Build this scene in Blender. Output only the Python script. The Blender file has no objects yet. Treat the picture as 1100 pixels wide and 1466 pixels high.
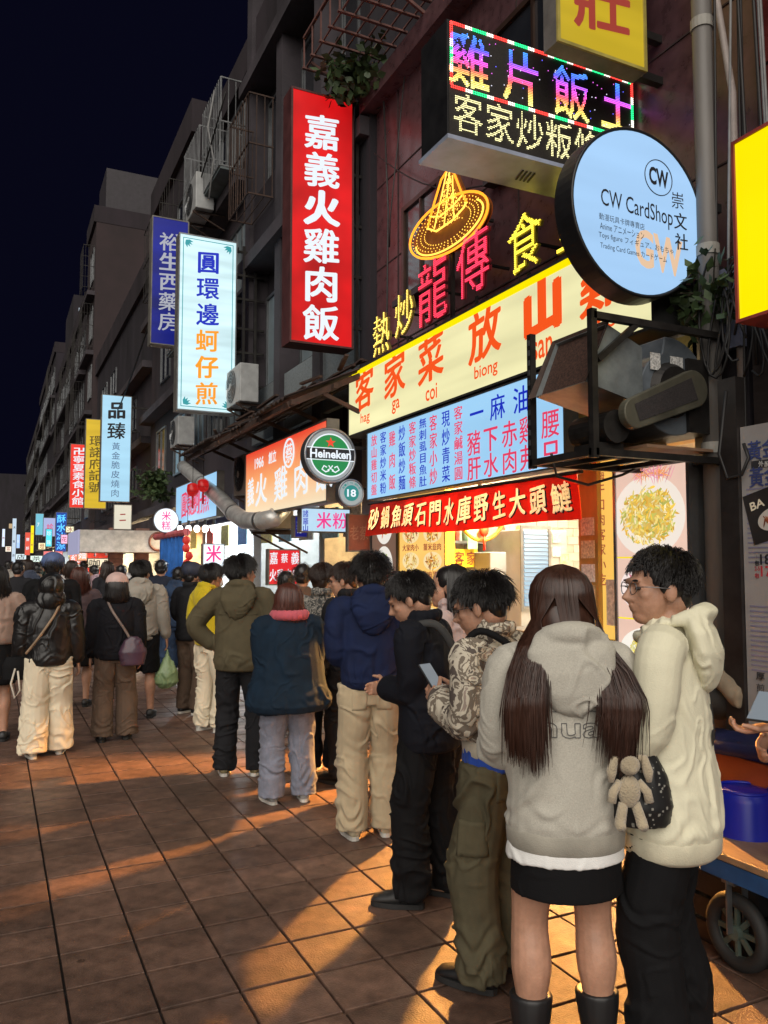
import bpy, bmesh, math, random
import numpy as np
from mathutils import Vector, Matrix, Euler
from mathutils.bvhtree import BVHTree
random.seed(7); RNG = np.random.default_rng(11)
SC = bpy.context.scene; COL = SC.collection
PI = math.pi; R = math.radians

# ---------------------------------------------------------------- camera
YAW, PITCH, FPX, CAMH = R(25.8), R(3.73), 1150.0, 1.6
FWD = Vector((math.sin(YAW)*math.cos(PITCH), math.cos(YAW)*math.cos(PITCH), math.sin(PITCH)))
RGT = Vector((math.cos(YAW), -math.sin(YAW), 0)); UPV = RGT.cross(FWD); CAM = Vector((0, 0, CAMH))
cd = bpy.data.cameras.new('camera'); cd.sensor_fit = 'HORIZONTAL'; cd.sensor_width = 36; cd.lens = 36*FPX/1100
cd.clip_start = 0.05; cd.clip_end = 2000
cam = bpy.data.objects.new('camera', cd); COL.objects.link(cam)
cam.matrix_world = Matrix((RGT, UPV, -FWD)).transposed().to_4x4(); cam.location = CAM
SC.camera = cam
# ---------------------------------------------------------------- night sky
W = bpy.data.worlds.new('World'); SC.world = W; W.use_nodes = True
bg = W.node_tree.nodes['Background']; bg.inputs[0].default_value = (0.12, 0.125, 0.44, 1); bg.inputs[1].default_value = 0.018
# ---------------------------------------------------------------- the one sun lamp: soft glow of the lit street
sl = bpy.data.lights.new('sun', 'SUN'); sl.energy = 3.3; sl.angle = R(70); sl.color = (1.0, 0.93, 0.84)
sun = bpy.data.objects.new('sun', sl); COL.objects.link(sun)
sun.rotation_euler = Vector((0.46, 0.68, -0.57)).to_track_quat('-Z', 'Y').to_euler()
SC.view_settings.view_transform = 'Standard'; SC.view_settings.look = 'None'
SC.view_settings.gamma = 1; SC.view_settings.exposure = 0.0; SC.view_settings.use_curve_mapping = False
SC.cycles.use_denoising = True
SC.cycles.max_bounces = 6; SC.cycles.diffuse_bounces = 3; SC.cycles.glossy_bounces = 3
SC.cycles.sample_clamp_indirect = 6

def P(px, py, X=None, Y=None, Z=None, D=None):
    """photo pixel -> the point where its ray meets a plane"""
    d = FWD*FPX + RGT*(px-550) + UPV*(733-py)
    if X is not None: t = X/d.x
    elif Y is not None: t = Y/d.y
    elif Z is not None: t = (Z-CAMH)/d.z
    else: t = D/FPX
    return CAM + d*t

# ---------------------------------------------------------------- noise in numpy
_pt = RNG.permutation(256); _pt = np.concatenate([_pt, _pt, _pt])
_gr = RNG.normal(size=(256, 3)); _gr /= np.linalg.norm(_gr, axis=1)[:, None]
def perlin(p):
    i = np.floor(p).astype(int); f = p-i; u = f*f*f*(f*(f*6-15)+10); i &= 255
    def g(a, b, c):
        h = _pt[_pt[_pt[(i[:, 0]+a) & 255]+((i[:, 1]+b) & 255)]+((i[:, 2]+c) & 255)]
        return (_gr[h]*(f-np.array([a, b, c]))).sum(1)
    def L(a, b, t): return a+(b-a)*t
    x0 = L(L(g(0,0,0), g(1,0,0), u[:,0]), L(g(0,1,0), g(1,1,0), u[:,0]), u[:,1])
    x1 = L(L(g(0,0,1), g(1,0,1), u[:,0]), L(g(0,1,1), g(1,1,1), u[:,0]), u[:,1])
    return L(x0, x1, u[:,2])*1.6

# ---------------------------------------------------------------- materials
MATS = {}
def _nodes(name):
    m = bpy.data.materials.new(name); m.use_nodes = True
    return m, m.node_tree.nodes, m.node_tree.links, m.node_tree.nodes['Principled BSDF']
def rgb(c): return (c[0], c[1], c[2], 1)
def mat(name, col, rough=.6, metal=0, ns=6, na=.35, bs=0, bst=.25, col2=None, stretch=(1,1,1), rnd=0, spec=.5, sheen=0, coat=0):
    """base colour broken up by noise (or mixed with col2), noise bump, optional per-object variation"""
    if name in MATS: return MATS[name]
    m, N, Lk, b = _nodes(name); MATS[name] = m
    tc = N.new('ShaderNodeTexCoord'); mp = N.new('ShaderNodeMapping'); mp.inputs['Scale'].default_value = stretch
    Lk.new(tc.outputs['Object'], mp.inputs['Vector'])
    nz = N.new('ShaderNodeTexNoise'); nz.inputs['Scale'].default_value = ns; nz.inputs['Detail'].default_value = 5; nz.inputs['Roughness'].default_value = .62
    Lk.new(mp.outputs[0], nz.inputs['Vector'])
    cr = N.new('ShaderNodeValToRGB'); cr.color_ramp.elements[0].position = .3; cr.color_ramp.elements[1].position = .7
    if col2 is None:
        cr.color_ramp.elements[0].color = rgb([c*(1-na) for c in col]); cr.color_ramp.elements[1].color = rgb([min(1, c*(1+na*.6)) for c in col])
    else:
        cr.color_ramp.elements[0].color = rgb(col); cr.color_ramp.elements[1].color = rgb(col2)
    Lk.new(nz.outputs['Fac'], cr.inputs[0]); out = cr.outputs[0]
    if rnd:
        oi = N.new('ShaderNodeObjectInfo'); mr = N.new('ShaderNodeMapRange'); mr.inputs[3].default_value = 1-rnd; mr.inputs[4].default_value = 1+rnd
        Lk.new(oi.outputs['Random'], mr.inputs[0]); mx = N.new('ShaderNodeVectorMath'); mx.operation = 'SCALE'
        Lk.new(out, mx.inputs[0]); Lk.new(mr.outputs[0], mx.inputs['Scale']); out = mx.outputs[0]
    Lk.new(out, b.inputs['Base Color'])
    rr = N.new('ShaderNodeMapRange'); rr.inputs[3].default_value = max(.05, rough-.12); rr.inputs[4].default_value = min(1, rough+.12)
    Lk.new(nz.outputs['Fac'], rr.inputs[0]); Lk.new(rr.outputs[0], b.inputs['Roughness'])
    b.inputs['Metallic'].default_value = metal; b.inputs['Specular IOR Level'].default_value = spec
    if sheen: b.inputs['Sheen Weight'].default_value = sheen; b.inputs['Sheen Roughness'].default_value = .5
    if coat: b.inputs['Coat Weight'].default_value = coat
    if bs:
        n2 = N.new('ShaderNodeTexNoise'); n2.inputs['Scale'].default_value = bs; n2.inputs['Detail'].default_value = 4
        Lk.new(mp.outputs[0], n2.inputs['Vector']); bp = N.new('ShaderNodeBump'); bp.inputs['Strength'].default_value = bst; bp.inputs['Distance'].default_value = .01
        Lk.new(n2.outputs['Fac'], bp.inputs['Height']); Lk.new(bp.outputs[0], b.inputs['Normal'])
    return m
def emit(name, col, st=1.0, var=0.0, ns=2.0, band=True):
    """a surface that gives off light (lit sign face, lamp, tube)"""
    if name in MATS: return MATS[name]
    m, N, Lk, b = _nodes(name); MATS[name] = m
    b.inputs['Base Color'].default_value = rgb([c*.1 for c in col]); b.inputs['Roughness'].default_value = .35
    b.inputs['Emission Color'].default_value = rgb(col); b.inputs['Emission Strength'].default_value = st
    if var:
        tc = N.new('ShaderNodeTexCoord'); nz = N.new('ShaderNodeTexNoise'); nz.inputs['Scale'].default_value = ns; nz.inputs['Detail'].default_value = 2
        mp = N.new('ShaderNodeMapping'); mp.inputs['Scale'].default_value = (.25,.25,2.2) if band else (1,1,1); Lk.new(tc.outputs['Object'], mp.inputs[0]); Lk.new(mp.outputs[0], nz.inputs['Vector']); mr = N.new('ShaderNodeMapRange')
        mr.inputs[1].default_value = .3; mr.inputs[2].default_value = .7; mr.inputs[3].default_value = st*(1-var); mr.inputs[4].default_value = st*(1+var)
        Lk.new(nz.outputs['Fac'], mr.inputs[0]); Lk.new(mr.outputs[0], b.inputs['Emission Strength'])
    return m
def emit_attr(name, st=1.0):
    if name in MATS: return MATS[name]
    m, N, Lk, b = _nodes(name); MATS[name] = m
    at = N.new('ShaderNodeAttribute'); at.attribute_name = 'Col'
    b.inputs['Base Color'].default_value = (.02,.02,.02,1); Lk.new(at.outputs['Color'], b.inputs['Emission Color']); b.inputs['Emission Strength'].default_value = st
    return m

# ---------------------------------------------------------------- mesh builder
class MB:
    def __init__(s): s.v = []; s.f = []; s.c = None
    def add(s, vs, fs):
        o = len(s.v); s.v += [tuple(v) for v in vs]; s.f += [tuple(i+o for i in f) for f in fs]; return s
    def box(s, x0, x1, y0, y1, z0, z1):
        vs = [(x, y, z) for z in (z0, z1) for y in (y0, y1) for x in (x0, x1)]
        return s.add(vs, [(0,2,3,1), (4,5,7,6), (0,1,5,4), (2,6,7,3), (0,4,6,2), (1,3,7,5)])
    def bar(s, a, b, w, h=None, up=(0,0,1)):
        a = Vector(a); b = Vector(b); h = h or w; d = (b-a).normalized(); u = Vector(up)
        if abs(d.dot(u)) > .98: u = Vector((1,0,0))
        sx = d.cross(u).normalized()*w/2; sz = sx.cross(d).normalized()*h/2
        vs = [p+sx*i+sz*j for p in (a, b) for (i, j) in ((-1,-1),(1,-1),(1,1),(-1,1))]
        return s.add(vs, [(3,2,1,0), (4,5,6,7), (0,1,5,4), (1,2,6,5), (2,3,7,6), (3,0,4,7)])
    def quad(s, *p): return s.add(p, [tuple(range(len(p)))])
    def tube(s, pts, r, n=8, cap=True):
        pts = [Vector(p) for p in pts]; rs = r if hasattr(r, '__len__') else [r]*len(pts)
        o = len(s.v); t0 = (pts[1]-pts[0]).normalized(); u = t0.orthogonal().normalized()
        for i, p in enumerate(pts):
            t = (pts[min(i+1, len(pts)-1)]-pts[max(i-1, 0)]).normalized()
            u = (u-t*u.dot(t)).normalized(); w = t.cross(u)
            for k in range(n):
                a = 2*PI*k/n; s.v.append(tuple(p+(u*math.cos(a)+w*math.sin(a))*rs[i]))
        for i in range(len(pts)-1):
            for k in range(n):
                a = o+i*n+k; b = o+i*n+(k+1) % n; s.f.append((a, b, b+n, a+n))
        if cap:
            s.f.append(tuple(o+k for k in range(n))[::-1]); e = o+(len(pts)-1)*n; s.f.append(tuple(e+k for k in range(n)))
        return s
    def loft(s, secs, n=16):
        """closed loft through (centre, axis_u, axis_v) ellipses"""
        o = len(s.v)
        for c, u, w in secs:
            c = Vector(c); u = Vector(u); w = Vector(w)
            for k in range(n):
                a = 2*PI*k/n; s.v.append(tuple(c+u*math.cos(a)+w*math.sin(a)))
        m = len(secs)
        for i in range(m-1):
            for k in range(n):
                a = o+i*n+k; b = o+i*n+(k+1) % n; s.f.append((a, b, b+n, a+n))
        s.f.append(tuple(o+k for k in range(n))[::-1]); e = o+(m-1)*n; s.f.append(tuple(e+k for k in range(n)))
        return s
    def zloft(s, rows, n=20):
        """rows of (z, rx, ry, cx, cy)"""
        return s.loft([((r[3] if len(r) > 3 else 0, r[4] if len(r) > 4 else 0, r[0]), (r[1],0,0), (0,r[2],0)) for r in rows], n)
    def ell(s, c, r, rot=None, nu=14, nv=9):
        o = len(s.v); c = Vector(c); M = rot or Matrix.Identity(3)
        for j in range(1, nv):
            t = PI*j/nv
            for k in range(nu):
                a = 2*PI*k/nu; s.v.append(tuple(c+M @ Vector((r[0]*math.sin(t)*math.cos(a), r[1]*math.sin(t)*math.sin(a), r[2]*math.cos(t)))))
        s.v.append(tuple(c+M @ Vector((0,0,r[2])))); s.v.append(tuple(c-M @ Vector((0,0,r[2])))); T = len(s.v)-2
        for j in range(nv-2):
            for k in range(nu):
                a = o+j*nu+k; b = o+j*nu+(k+1) % nu; s.f.append((a, a+nu, b+nu, b))
        for k in range(nu):
            s.f.append((T, o+k, o+(k+1) % nu)); e = o+(nv-2)*nu; s.f.append((T+1, e+(k+1) % nu, e+k))
        return s
    def cyl(s, a, b, r, n=24): return s.tube([a, b], r, n)
    def mesh(s, name, off=None):
        me = bpy.data.meshes.new(name); v = s.v
        if off is not None: v = [(p[0]-off[0], p[1]-off[1], p[2]-off[2]) for p in v]
        me.from_pydata(v, [], s.f)
        if s.c is not None:
            at = me.color_attributes.new('Col', 'FLOAT_COLOR', 'POINT'); at.data.foreach_set('color', np.array(s.c, dtype=np.float32).ravel())
        me.update(); return me

ORG = {}
def tag(o, label=None, cat=None, group=None, kind=None):
    if label: o['label'] = label
    if cat: o['category'] = cat
    if group: o['group'] = group
    if kind: o['kind'] = kind
    return o
def thing(name, loc, label, cat, group=None, rz=0):
    o = bpy.data.objects.new(name, None); COL.objects.link(o); o.location = loc; o.rotation_euler = (0, 0, rz); o.empty_display_size = .1
    ORG[o.name] = Vector(loc); return tag(o, label, cat, group)
def obj(name, mb, m, parent=None, smooth=False, bevel=0, local=False):
    """link one mesh object; mb is in world coordinates unless local"""
    off = None
    if parent is not None and not local: off = ORG[parent.name]
    me = mb.mesh(name, off) if isinstance(mb, MB) else mb
    if m is not None:
        me.materials.clear(); me.materials.append(m)
    if smooth: me.polygons.foreach_set('use_smooth', [True]*len(me.polygons))
    o = bpy.data.objects.new(name, me); COL.objects.link(o); o.parent = parent
    ORG[o.name] = ORG.get(parent.name, Vector()) if parent is not None else Vector()
    if bevel:
        b = o.modifiers.new('edge', 'BEVEL'); b.width = bevel; b.segments = 2; b.limit_method = 'ANGLE'; b.angle_limit = R(40)
    return o

# ---------------------------------------------------------------- lettering
_G = {}
_tc = bpy.data.curves.new('lettering_source', 'FONT'); _tc.resolution_u = 3
_to = bpy.data.objects.new('lettering_source', _tc)
def glyph(txt, bold=0.0):
    k = (txt, bold)
    if k not in _G:
        _tc.body = txt; _tc.offset = bold; me = _to.to_mesh()
        v = np.array([q.co[:2] for q in me.vertices]) if len(me.vertices) else np.zeros((0, 2))
        f = [tuple(q.vertices) for q in me.polygons]; _to.to_mesh_clear()
        _G[k] = (v, f)
    return _G[k]
def put(mb, txt, cx, cy, w, h, frame, bold=.02, brush=0, slant=0, d=.004, fit=False):
    """set one character (em box) or one fitted string, centred at (cx,cy), w x h, in frame (origin,u,v,n)"""
    cjk = len(txt) == 1 and ord(txt) > 255; rad = 0
    if cjk:   # thicken by stacking shifted copies: outline offset breaks dense characters
        rad = min(1.0, max(.42, 1.3-len(glyph(txt)[0])/85))*(bold*.8+brush*.42); bold = 0
    v, f = glyph(txt, round(bold, 4))
    if not len(v): return
    O, U, V, Nn = frame; q = v.copy()
    if fit or len(txt) > 1:
        lo = q.min(0); hi = q.max(0); q = (q-(lo+hi)/2)/np.maximum(hi-lo, 1e-6)
    else: q = q-np.array([.5, .385])
    if slant: q[:, 1] += slant*q[:, 0]
    cps = [(0, 0)]
    if rad > .004: cps += [(rad*1.15*math.cos(a+.5), rad*(1.0 if not brush else .8)*math.sin(a+.5)) for a in np.arange(7)*2*PI/7]
    for k, (ax, ay) in enumerate(cps):
        mb.add([O+U*(cx+(p[0]+ax)*w)+V*(cy+(p[1]+ay)*h)+Nn*(d+k*.0004) for p in q], f)
def dots(mb, txt, cx, cy, w, h, frame, n, colf, r, bold=.0, d=.01, edge=False, fit=False):
    """a character as a lattice of little lamps; colf(u,v in 0..1) gives each one's colour"""
    v, f = glyph(txt, bold); O, U, V, Nn = frame; q = v.copy()
    if fit:
        lo = q.min(0); hi = q.max(0); q = (q-(lo+hi)/2)/(hi-lo)
    else: q = q-np.array([.5, .385])
    g = (np.arange(n)+.5)/n-.5; gx, gy = np.meshgrid(g, g); pt = np.stack([gx.ravel(), gy.ravel()], 1); ins = np.zeros(len(pt), bool)
    for t in f:
        for k in range(1, len(t)-1):
            a, b, c = q[t[0]], q[t[k]], q[t[k+1]]
            s = [(b[0]-a[0])*(pt[:,1]-a[1])-(b[1]-a[1])*(pt[:,0]-a[0]), (c[0]-b[0])*(pt[:,1]-b[1])-(c[1]-b[1])*(pt[:,0]-b[0]), (a[0]-c[0])*(pt[:,1]-c[1])-(a[1]-c[1])*(pt[:,0]-c[0])]
            ins |= ((s[0] >= 0) & (s[1] >= 0) & (s[2] >= 0)) | ((s[0] <= 0) & (s[1] <= 0) & (s[2] <= 0))
    for x, y in pt[ins]: lamp(mb, O+U*(cx+x*w)+V*(cy+y*h)+Nn*d, U, V, Nn, r, colf(x+.5, y+.5))
def lamp(mb, c, U, V, Nn, r, col):
    if mb.c is None: mb.c = []
    o = len(mb.v); mb.v += [tuple(c+U*r), tuple(c+V*r), tuple(c-U*r), tuple(c-V*r), tuple(c+Nn*r*.9)]
    mb.f += [(o, o+1, o+4), (o+1, o+2, o+4), (o+2, o+3, o+4), (o+3, o, o+4)]; mb.c += [(col[0], col[1], col[2], 1)]*5
XV, YV, ZV = Vector((1,0,0)), Vector((0,1,0)), Vector((0,0,1))
def frame_perp(x0, x1, Y, z0, z1):   # face looking back along the street (-Y): u = +X
    return (Vector(((x0+x1)/2, Y, (z0+z1)/2)), XV, ZV, -YV)
def frame_para(X, yf, yn, z0, z1):   # face looking across the street (-X): u = -Y (far end left)
    return (Vector((X, (yf+yn)/2, (z0+z1)/2)), -YV, ZV, -XV)
def fbox(fr, w, h, d0, d1, cx=0, cy=0):
    """box in a sign frame: w x h, from depth d0 to d1 along the outward normal"""
    O, U, V, Nn = fr; m = MB(); vs = [O+U*(cx+i*w/2)+V*(cy+j*h/2)+Nn*d for d in (d0, d1) for (i, j) in ((-1,-1),(1,-1),(1,1),(-1,1))]
    return m.add(vs, [(3,2,1,0), (4,5,6,7), (0,1,5,4), (1,2,6,5), (2,3,7,6), (3,0,4,7)])
def rim(fr, w, h, t, d0, d1):
    m = MB()
    for b in (fbox(fr, w, t, d0, d1, 0, h/2-t/2), fbox(fr, w, t, d0, d1, 0, -h/2+t/2), fbox(fr, t, h-2*t, d0, d1, -w/2+t/2, 0), fbox(fr, t, h-2*t, d0, d1, w/2-t/2, 0)): m.add(b.v, b.f)
    return m
def lightbox(name, fr, w, h, depth, face, case, label, cat='sign', rimw=.025, rimm=None, group=None):
    """lit sign: casing behind, glowing face, metal rim"""
    t = thing(name, fr[0]-fr[2]*h/2-fr[3]*depth/2, label, cat, group)
    obj('casing', fbox(fr, w, h, -depth, 0), case, t)
    obj('face', fbox(fr, w-2*rimw, h-2*rimw, .001, .006), face, t)
    obj('rim', rim(fr, w, h, rimw, .0012, .016), rimm or case, t)
    return t
# ================================================================ the setting
M_TILE = mat('tile', (.148,.09,.068), .5, ns=11, na=.5, bs=130, bst=.4, rnd=.2, spec=.4)
def stain(m):
    """worn patches, spills and gum spots that run across the paving"""
    N, Lk = m.node_tree.nodes, m.node_tree.links; b = N['Principled BSDF']; src = b.inputs['Base Color'].links[0].from_socket
    g = N.new('ShaderNodeNewGeometry'); n1 = N.new('ShaderNodeTexNoise'); n1.inputs['Scale'].default_value = 1.3; n1.inputs['Detail'].default_value = 7; n1.inputs['Roughness'].default_value = .68; Lk.new(g.outputs['Position'], n1.inputs['Vector'])
    r1 = N.new('ShaderNodeValToRGB'); r1.color_ramp.elements[0].position = .36; r1.color_ramp.elements[0].color = (.58,.56,.54,1); r1.color_ramp.elements[1].position = .64; r1.color_ramp.elements[1].color = (1.25,1.2,1.15,1); Lk.new(n1.outputs['Fac'], r1.inputs[0])
    v = N.new('ShaderNodeTexVoronoi'); v.inputs['Scale'].default_value = 3.1; Lk.new(g.outputs['Position'], v.inputs['Vector']); r2 = N.new('ShaderNodeValToRGB'); r2.color_ramp.elements[0].position = .045; r2.color_ramp.elements[0].color = (.45,.42,.4,1); r2.color_ramp.elements[1].position = .06; r2.color_ramp.elements[1].color = (1,1,1,1); Lk.new(v.outputs['Distance'], r2.inputs[0])
    m1 = N.new('ShaderNodeVectorMath'); m1.operation = 'MULTIPLY'; Lk.new(src, m1.inputs[0]); Lk.new(r1.outputs[0], m1.inputs[1]); m2 = N.new('ShaderNodeVectorMath'); m2.operation = 'MULTIPLY'; Lk.new(m1.outputs[0], m2.inputs[0]); Lk.new(r2.outputs[0], m2.inputs[1]); Lk.new(m2.outputs[0], b.inputs['Base Color'])
    r3 = N.new('ShaderNodeMapRange'); r3.inputs[1].default_value = .35; r3.inputs[2].default_value = .65; r3.inputs[3].default_value = .62; r3.inputs[4].default_value = .34; Lk.new(n1.outputs['Fac'], r3.inputs[0]); Lk.new(r3.outputs[0], b.inputs['Roughness'])
stain(M_TILE)
M_GROUT = mat('grout', (.016,.012,.011), .9, ns=20)
M_CONC = mat('concrete', (.05,.042,.05), .85, ns=1.2, na=.5, bs=25, bst=.4)
M_CONCD = mat('concrete_dark', (.02,.016,.022), .85, ns=1.0, na=.6, bs=20, bst=.4, stretch=(1,1,.25))
M_CONCB = mat('concrete_brown', (.024,.017,.022), .85, ns=.9, na=.6, bs=20, bst=.4, stretch=(1,1,.3))
M_MAUVE = mat('mauve_granite', (.10,.05,.055), .3, ns=9, na=.4, bs=5, bst=.06)
M_STEEL = mat('steel', (.3,.31,.32), .38, .9, ns=4, na=.3)
M_DARKMET = mat('dark_metal', (.035,.032,.03), .5, .6, ns=8, na=.5)
M_RUST = mat('rusty_iron', (.09,.05,.035), .8, .3, ns=11, na=.6, bs=40, bst=.4, col2=(.04,.03,.027))
M_ALU = mat('aluminium_frame', (.2,.21,.22), .4, .8, ns=5)
M_GLASSD = mat('dark_window_glass', (.02,.022,.027), .08, ns=2, na=.3, spec=.8)
M_FROST = mat('frosted_glass', (.16,.2,.22), .35, ns=3, na=.25, bs=60, bst=.3)
M_WHITEP = mat('white_painted_steel', (.36,.37,.37), .45, ns=5, na=.25)
M_CABLE = mat('black_cable', (.018,.017,.017), .55, ns=8)
M_CABLEG = mat('grey_cable', (.2,.2,.2), .55, ns=8)
M_PVC = mat('grey_pvc', (.15,.14,.13), .5, ns=3, na=.4, stretch=(1,1,.2))
M_BLACK = mat('black_paint', (.012,.012,.013), .45, ns=6)
M_LEAF = mat('leaf', (.05,.085,.03), .55, ns=9, na=.5)
M_STEM = mat('plant_stem', (.06,.05,.03), .8, ns=9)

TP = .297; TX0 = .283; TY0 = 3.94
def make_ground():
    g = obj('ground', MB().quad((-60,-40,-.02), (60,-40,-.02), (60,320,-.02), (-60,320,-.02)), M_GROUT); tag(g, kind='structure')
    tm = bmesh.new(); h = TP/2-.0052
    bmesh.ops.create_cube(tm, size=1, matrix=Matrix.Translation((0,0,-.0095)) @ Matrix.Diagonal((2*h, 2*h-.006, .019, 1)))
    bmesh.ops.bevel(tm, geom=[e for e in tm.edges if all(v.co.z > -.005 for v in e.verts)], offset=.0022, segments=1, affect='EDGES')
    me = bpy.data.meshes.new('tile'); tm.to_mesh(me); tm.free(); me.materials.append(M_TILE)
    cells = []; ix0 = int((-3.2-TX0)/TP); ix1 = int((3.3-TX0)/TP)-1
    for i in range(ix0, ix1+1):
        for j in range(-20, 96):
            x = TX0+(i+.5)*TP; y = TY0+(j+.5)*TP; d = Vector((x, y, 0))-CAM; zc = d.dot(FWD)
            vis = zc > .3 and -30 < 550+FPX*d.dot(RGT)/zc < 1130 and 733-FPX*d.dot(UPV)/zc < 1500
            cells.append((not vis, zc if vis else 1e3+d.length, x, y))
    cells.sort(); rest = MB()
    for n, (iv, zc, x, y) in enumerate(cells):
        dz = random.uniform(-.0012, .0008); rx, ry = random.gauss(0, .0022), random.gauss(0, .0022)
        if n < 300:
            o = bpy.data.objects.new('tile', me); COL.objects.link(o); o.parent = g; o.location = (x, y, dz); o.rotation_euler = (rx, ry, random.choice((0, PI)))
        else:
            k = h; vs = [(x+a*k, y+b*(k-.003), dz+rx*b*k-ry*a*k) for a, b in ((-1,-1),(1,-1),(1,1),(-1,1))]
            rest.add(vs+[(p[0], p[1], -.019) for p in vs], [(0,1,2,3), (0,4,5,1), (1,5,6,2), (2,6,7,3), (3,7,4,0)])
    o = obj('paving_tiles', rest, M_TILE, g); o['kind'] = 'stuff'
make_ground()

def curb_and_platform():
    """raised, tiled shop floor behind a kerb, drain grating in front"""
    t = obj('shop_floor', MB().box(3.42, 7.6, 3.05, 7.9, -.02, .11), mat('shop_floor_base', (.1,.07,.05), .8)); tag(t, kind='structure')
    obj('kerb', MB().box(3.3, 3.418, 3.05, 7.9, -.02, .125), mat('kerb_stone', (.17,.13,.11), .7, bs=40), t, bevel=.012)
    tb = MB().box(-.146,.146,-.146,.146,0,.012).mesh('tile'); tb.materials.append(mat('floor_tile_orange', (.36,.2,.1), .4, ns=7, na=.35, rnd=.15, bs=60, bst=.15))
    for i in range(9):
        for j in range(16):
            o = bpy.data.objects.new('tile', tb); COL.objects.link(o); o.parent = t; o.location = (3.57+i*.297, 3.2+j*.297, .111+random.uniform(0, .001))
    gt = thing('drain_grating', (3.12, 6.2, 0), 'iron drain grating let into the paving in front of the kerb', 'grating')
    obj('frame', rim((Vector((3.15,6.1,.002)), YV, -XV, ZV), .9, .22, .02, 0, .008), M_RUST, gt)
    sm = MB().bar((-.09,0,0), (.09,0,0), .008, .008).mesh('bar'); sm.materials.append(M_RUST)
    for k in range(30):
        o = bpy.data.objects.new('bar', sm); COL.objects.link(o); o.parent = gt; o.location = Vector((3.15, 5.67+k*.0295, .006))-ORG[gt.name]
curb_and_platform()

# ---------------------------------------------------------------- buildings
def window(b, X, y0, y1, z0, z1, fm, gm, mull=1, sill=True, deep=.06, lit=None):
    """a window standing in the facade plane X: frame, mullions, panes, sill"""
    w = obj('window', rim(frame_para(X, y1, y0, z0, z1), y1-y0, z1-z0, .05, -.02, .035), fm, b)
    k = mull+1; s = (y1-y0-.1)/k
    for i in range(k):
        a = y0+.05+i*s; obj('pane', MB().box(X-.006, X+.004, a+.012, a+s-.012, z0+.055, z1-.055), lit or gm, w)
        if i: obj('mullion', MB().box(X-.03, X+.01, a-.014, a+.014, z0+.052, z1-.052), fm, w)
    if sill: obj('sill', MB().box(X-.12, X-.002, y0-.05, y1+.05, z0-.07, z0-.003), M_CONC, w)
    return w
def cage(b, X, y0, y1, z0, z1, out=.4, m=None, step=.14, name='window_cage'):
    m = m or M_RUST; c = MB(); xo = X-out
    for z in (z0, z1, (z0+z1)/2):
        c.bar((xo, y0, z), (xo, y1, z), .022); c.bar((X, y0, z), (xo, y0, z), .022); c.bar((X, y1, z), (xo, y1, z), .022)
    y = y0
    while y <= y1+.001: c.bar((xo-.011, y, z0), (xo-.011, y, z1), .013); y += step
    for k in range(int(out/.13)+1):
        x = X-.02-k*.13
        c.bar((x, y0, z0), (x, y0, z1), .013); c.bar((x, y1, z0), (x, y1, z1), .013); c.bar((x, y0, z0-.01), (x, y1, z0-.01), .013)
    return obj(name, c, m, b)
def aircon(loc, label, m=None, w=.8, h=.6, d=.3, rz=0, bracket=True):
    """outdoor unit, fan side towards local -X"""
    m = m or M_WHITEP; t = thing('air_conditioner', loc, label, 'air conditioner', 'outdoor air conditioner units', rz)
    obj('casing', MB().box(0, d, -w/2, w/2, 0, h), m, t, bevel=.015, local=True)
    fr = (Vector((-.001, w*.12, h*.52)), -YV, ZV, -XV); r = min(w*.34, h*.43)
    obj('fan_recess', MB().cyl((-.004, w*.12, h*.52), (-.001, w*.12, h*.52), r, 28), M_BLACK, t, local=True)
    g = MB()
    for k in range(1, 6): 
        rr = r*k/5; g.tube([(-.02, w*.12+rr*math.cos(a), h*.52+rr*math.sin(a)) for a in np.linspace(0, 2*PI, 25)], .004, 4, False)
    for k in range(10):
        a = 2*PI*k/10; g.bar((-.02, w*.12, h*.52), (-.02, w*.12+r*math.cos(a), h*.52+r*math.sin(a)), .005)
    obj('fan_grille', g, M_STEEL if m is M_WHITEP else M_DARKMET, t, local=True)
    obj('hub', MB().cyl((-.026, w*.12, h*.52), (-.006, w*.12, h*.52), r*.2, 14), m, t, local=True)
    if bracket:
        b = MB()
        for s in (-1, 1):
            b.bar((-.02, s*w*.33, -.02), (d+.25, s*w*.33, -.02), .035); b.bar((0, s*w*.33, -.03), (d+.25, s*w*.33, -.3), .025)
        obj('bracket', b, M_RUST, t, local=True)
    return t

# B1: the building over the restaurant
b1 = thing('apartment_building', (3.8, 5.4, 0), 'building with mauve stone wall above the lit restaurant front', 'building')
obj('wall', MB().box(3.8, 9, 3.02, 8.05, 3.05, 6.75), M_MAUVE, b1)
obj('pier', MB().box(3.62, 9, 7.62, 8.05, 0, 3.048), mat('pier_tile', (.2,.14,.1), .5), b1)
obj('pier', MB().box(3.62, 4.3, 2.98, 3.2, 0, 3.048), M_CONCD, b1)
obj('upper_wall', MB().box(4.3, 9, 3.0, 8.05, 6.98, 16), M_CONCB, b1)
obj('floor_slab', MB().box(3.62, 9, 2.9, 8.15, 6.752, 6.978), M_MAUVE, b1)
obj('floor_slab', MB().box(3.7, 4.298, 2.9, 8.15, 10.1, 10.3), M_CONCB, b1)
jm = MB()
for z in (3.95, 4.9, 5.85): jm.box(3.792, 3.799, 3.05, 8.04, z, z+.012)
for y in (4.2, 5.3, 6.4, 7.5): jm.box(3.791, 3.7985, y, y+.012, 3.06, 6.74)
obj('panel_joint', jm, mat('joint_dark', (.05,.03,.03), .8), b1)
M_BROWNF = mat('bronze_window_frame', (.07,.04,.03), .4, .5)
window(b1, 3.79, 6.55, 7.35, 4.35, 5.35, M_BROWNF, M_GLASSD, 1)
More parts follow.
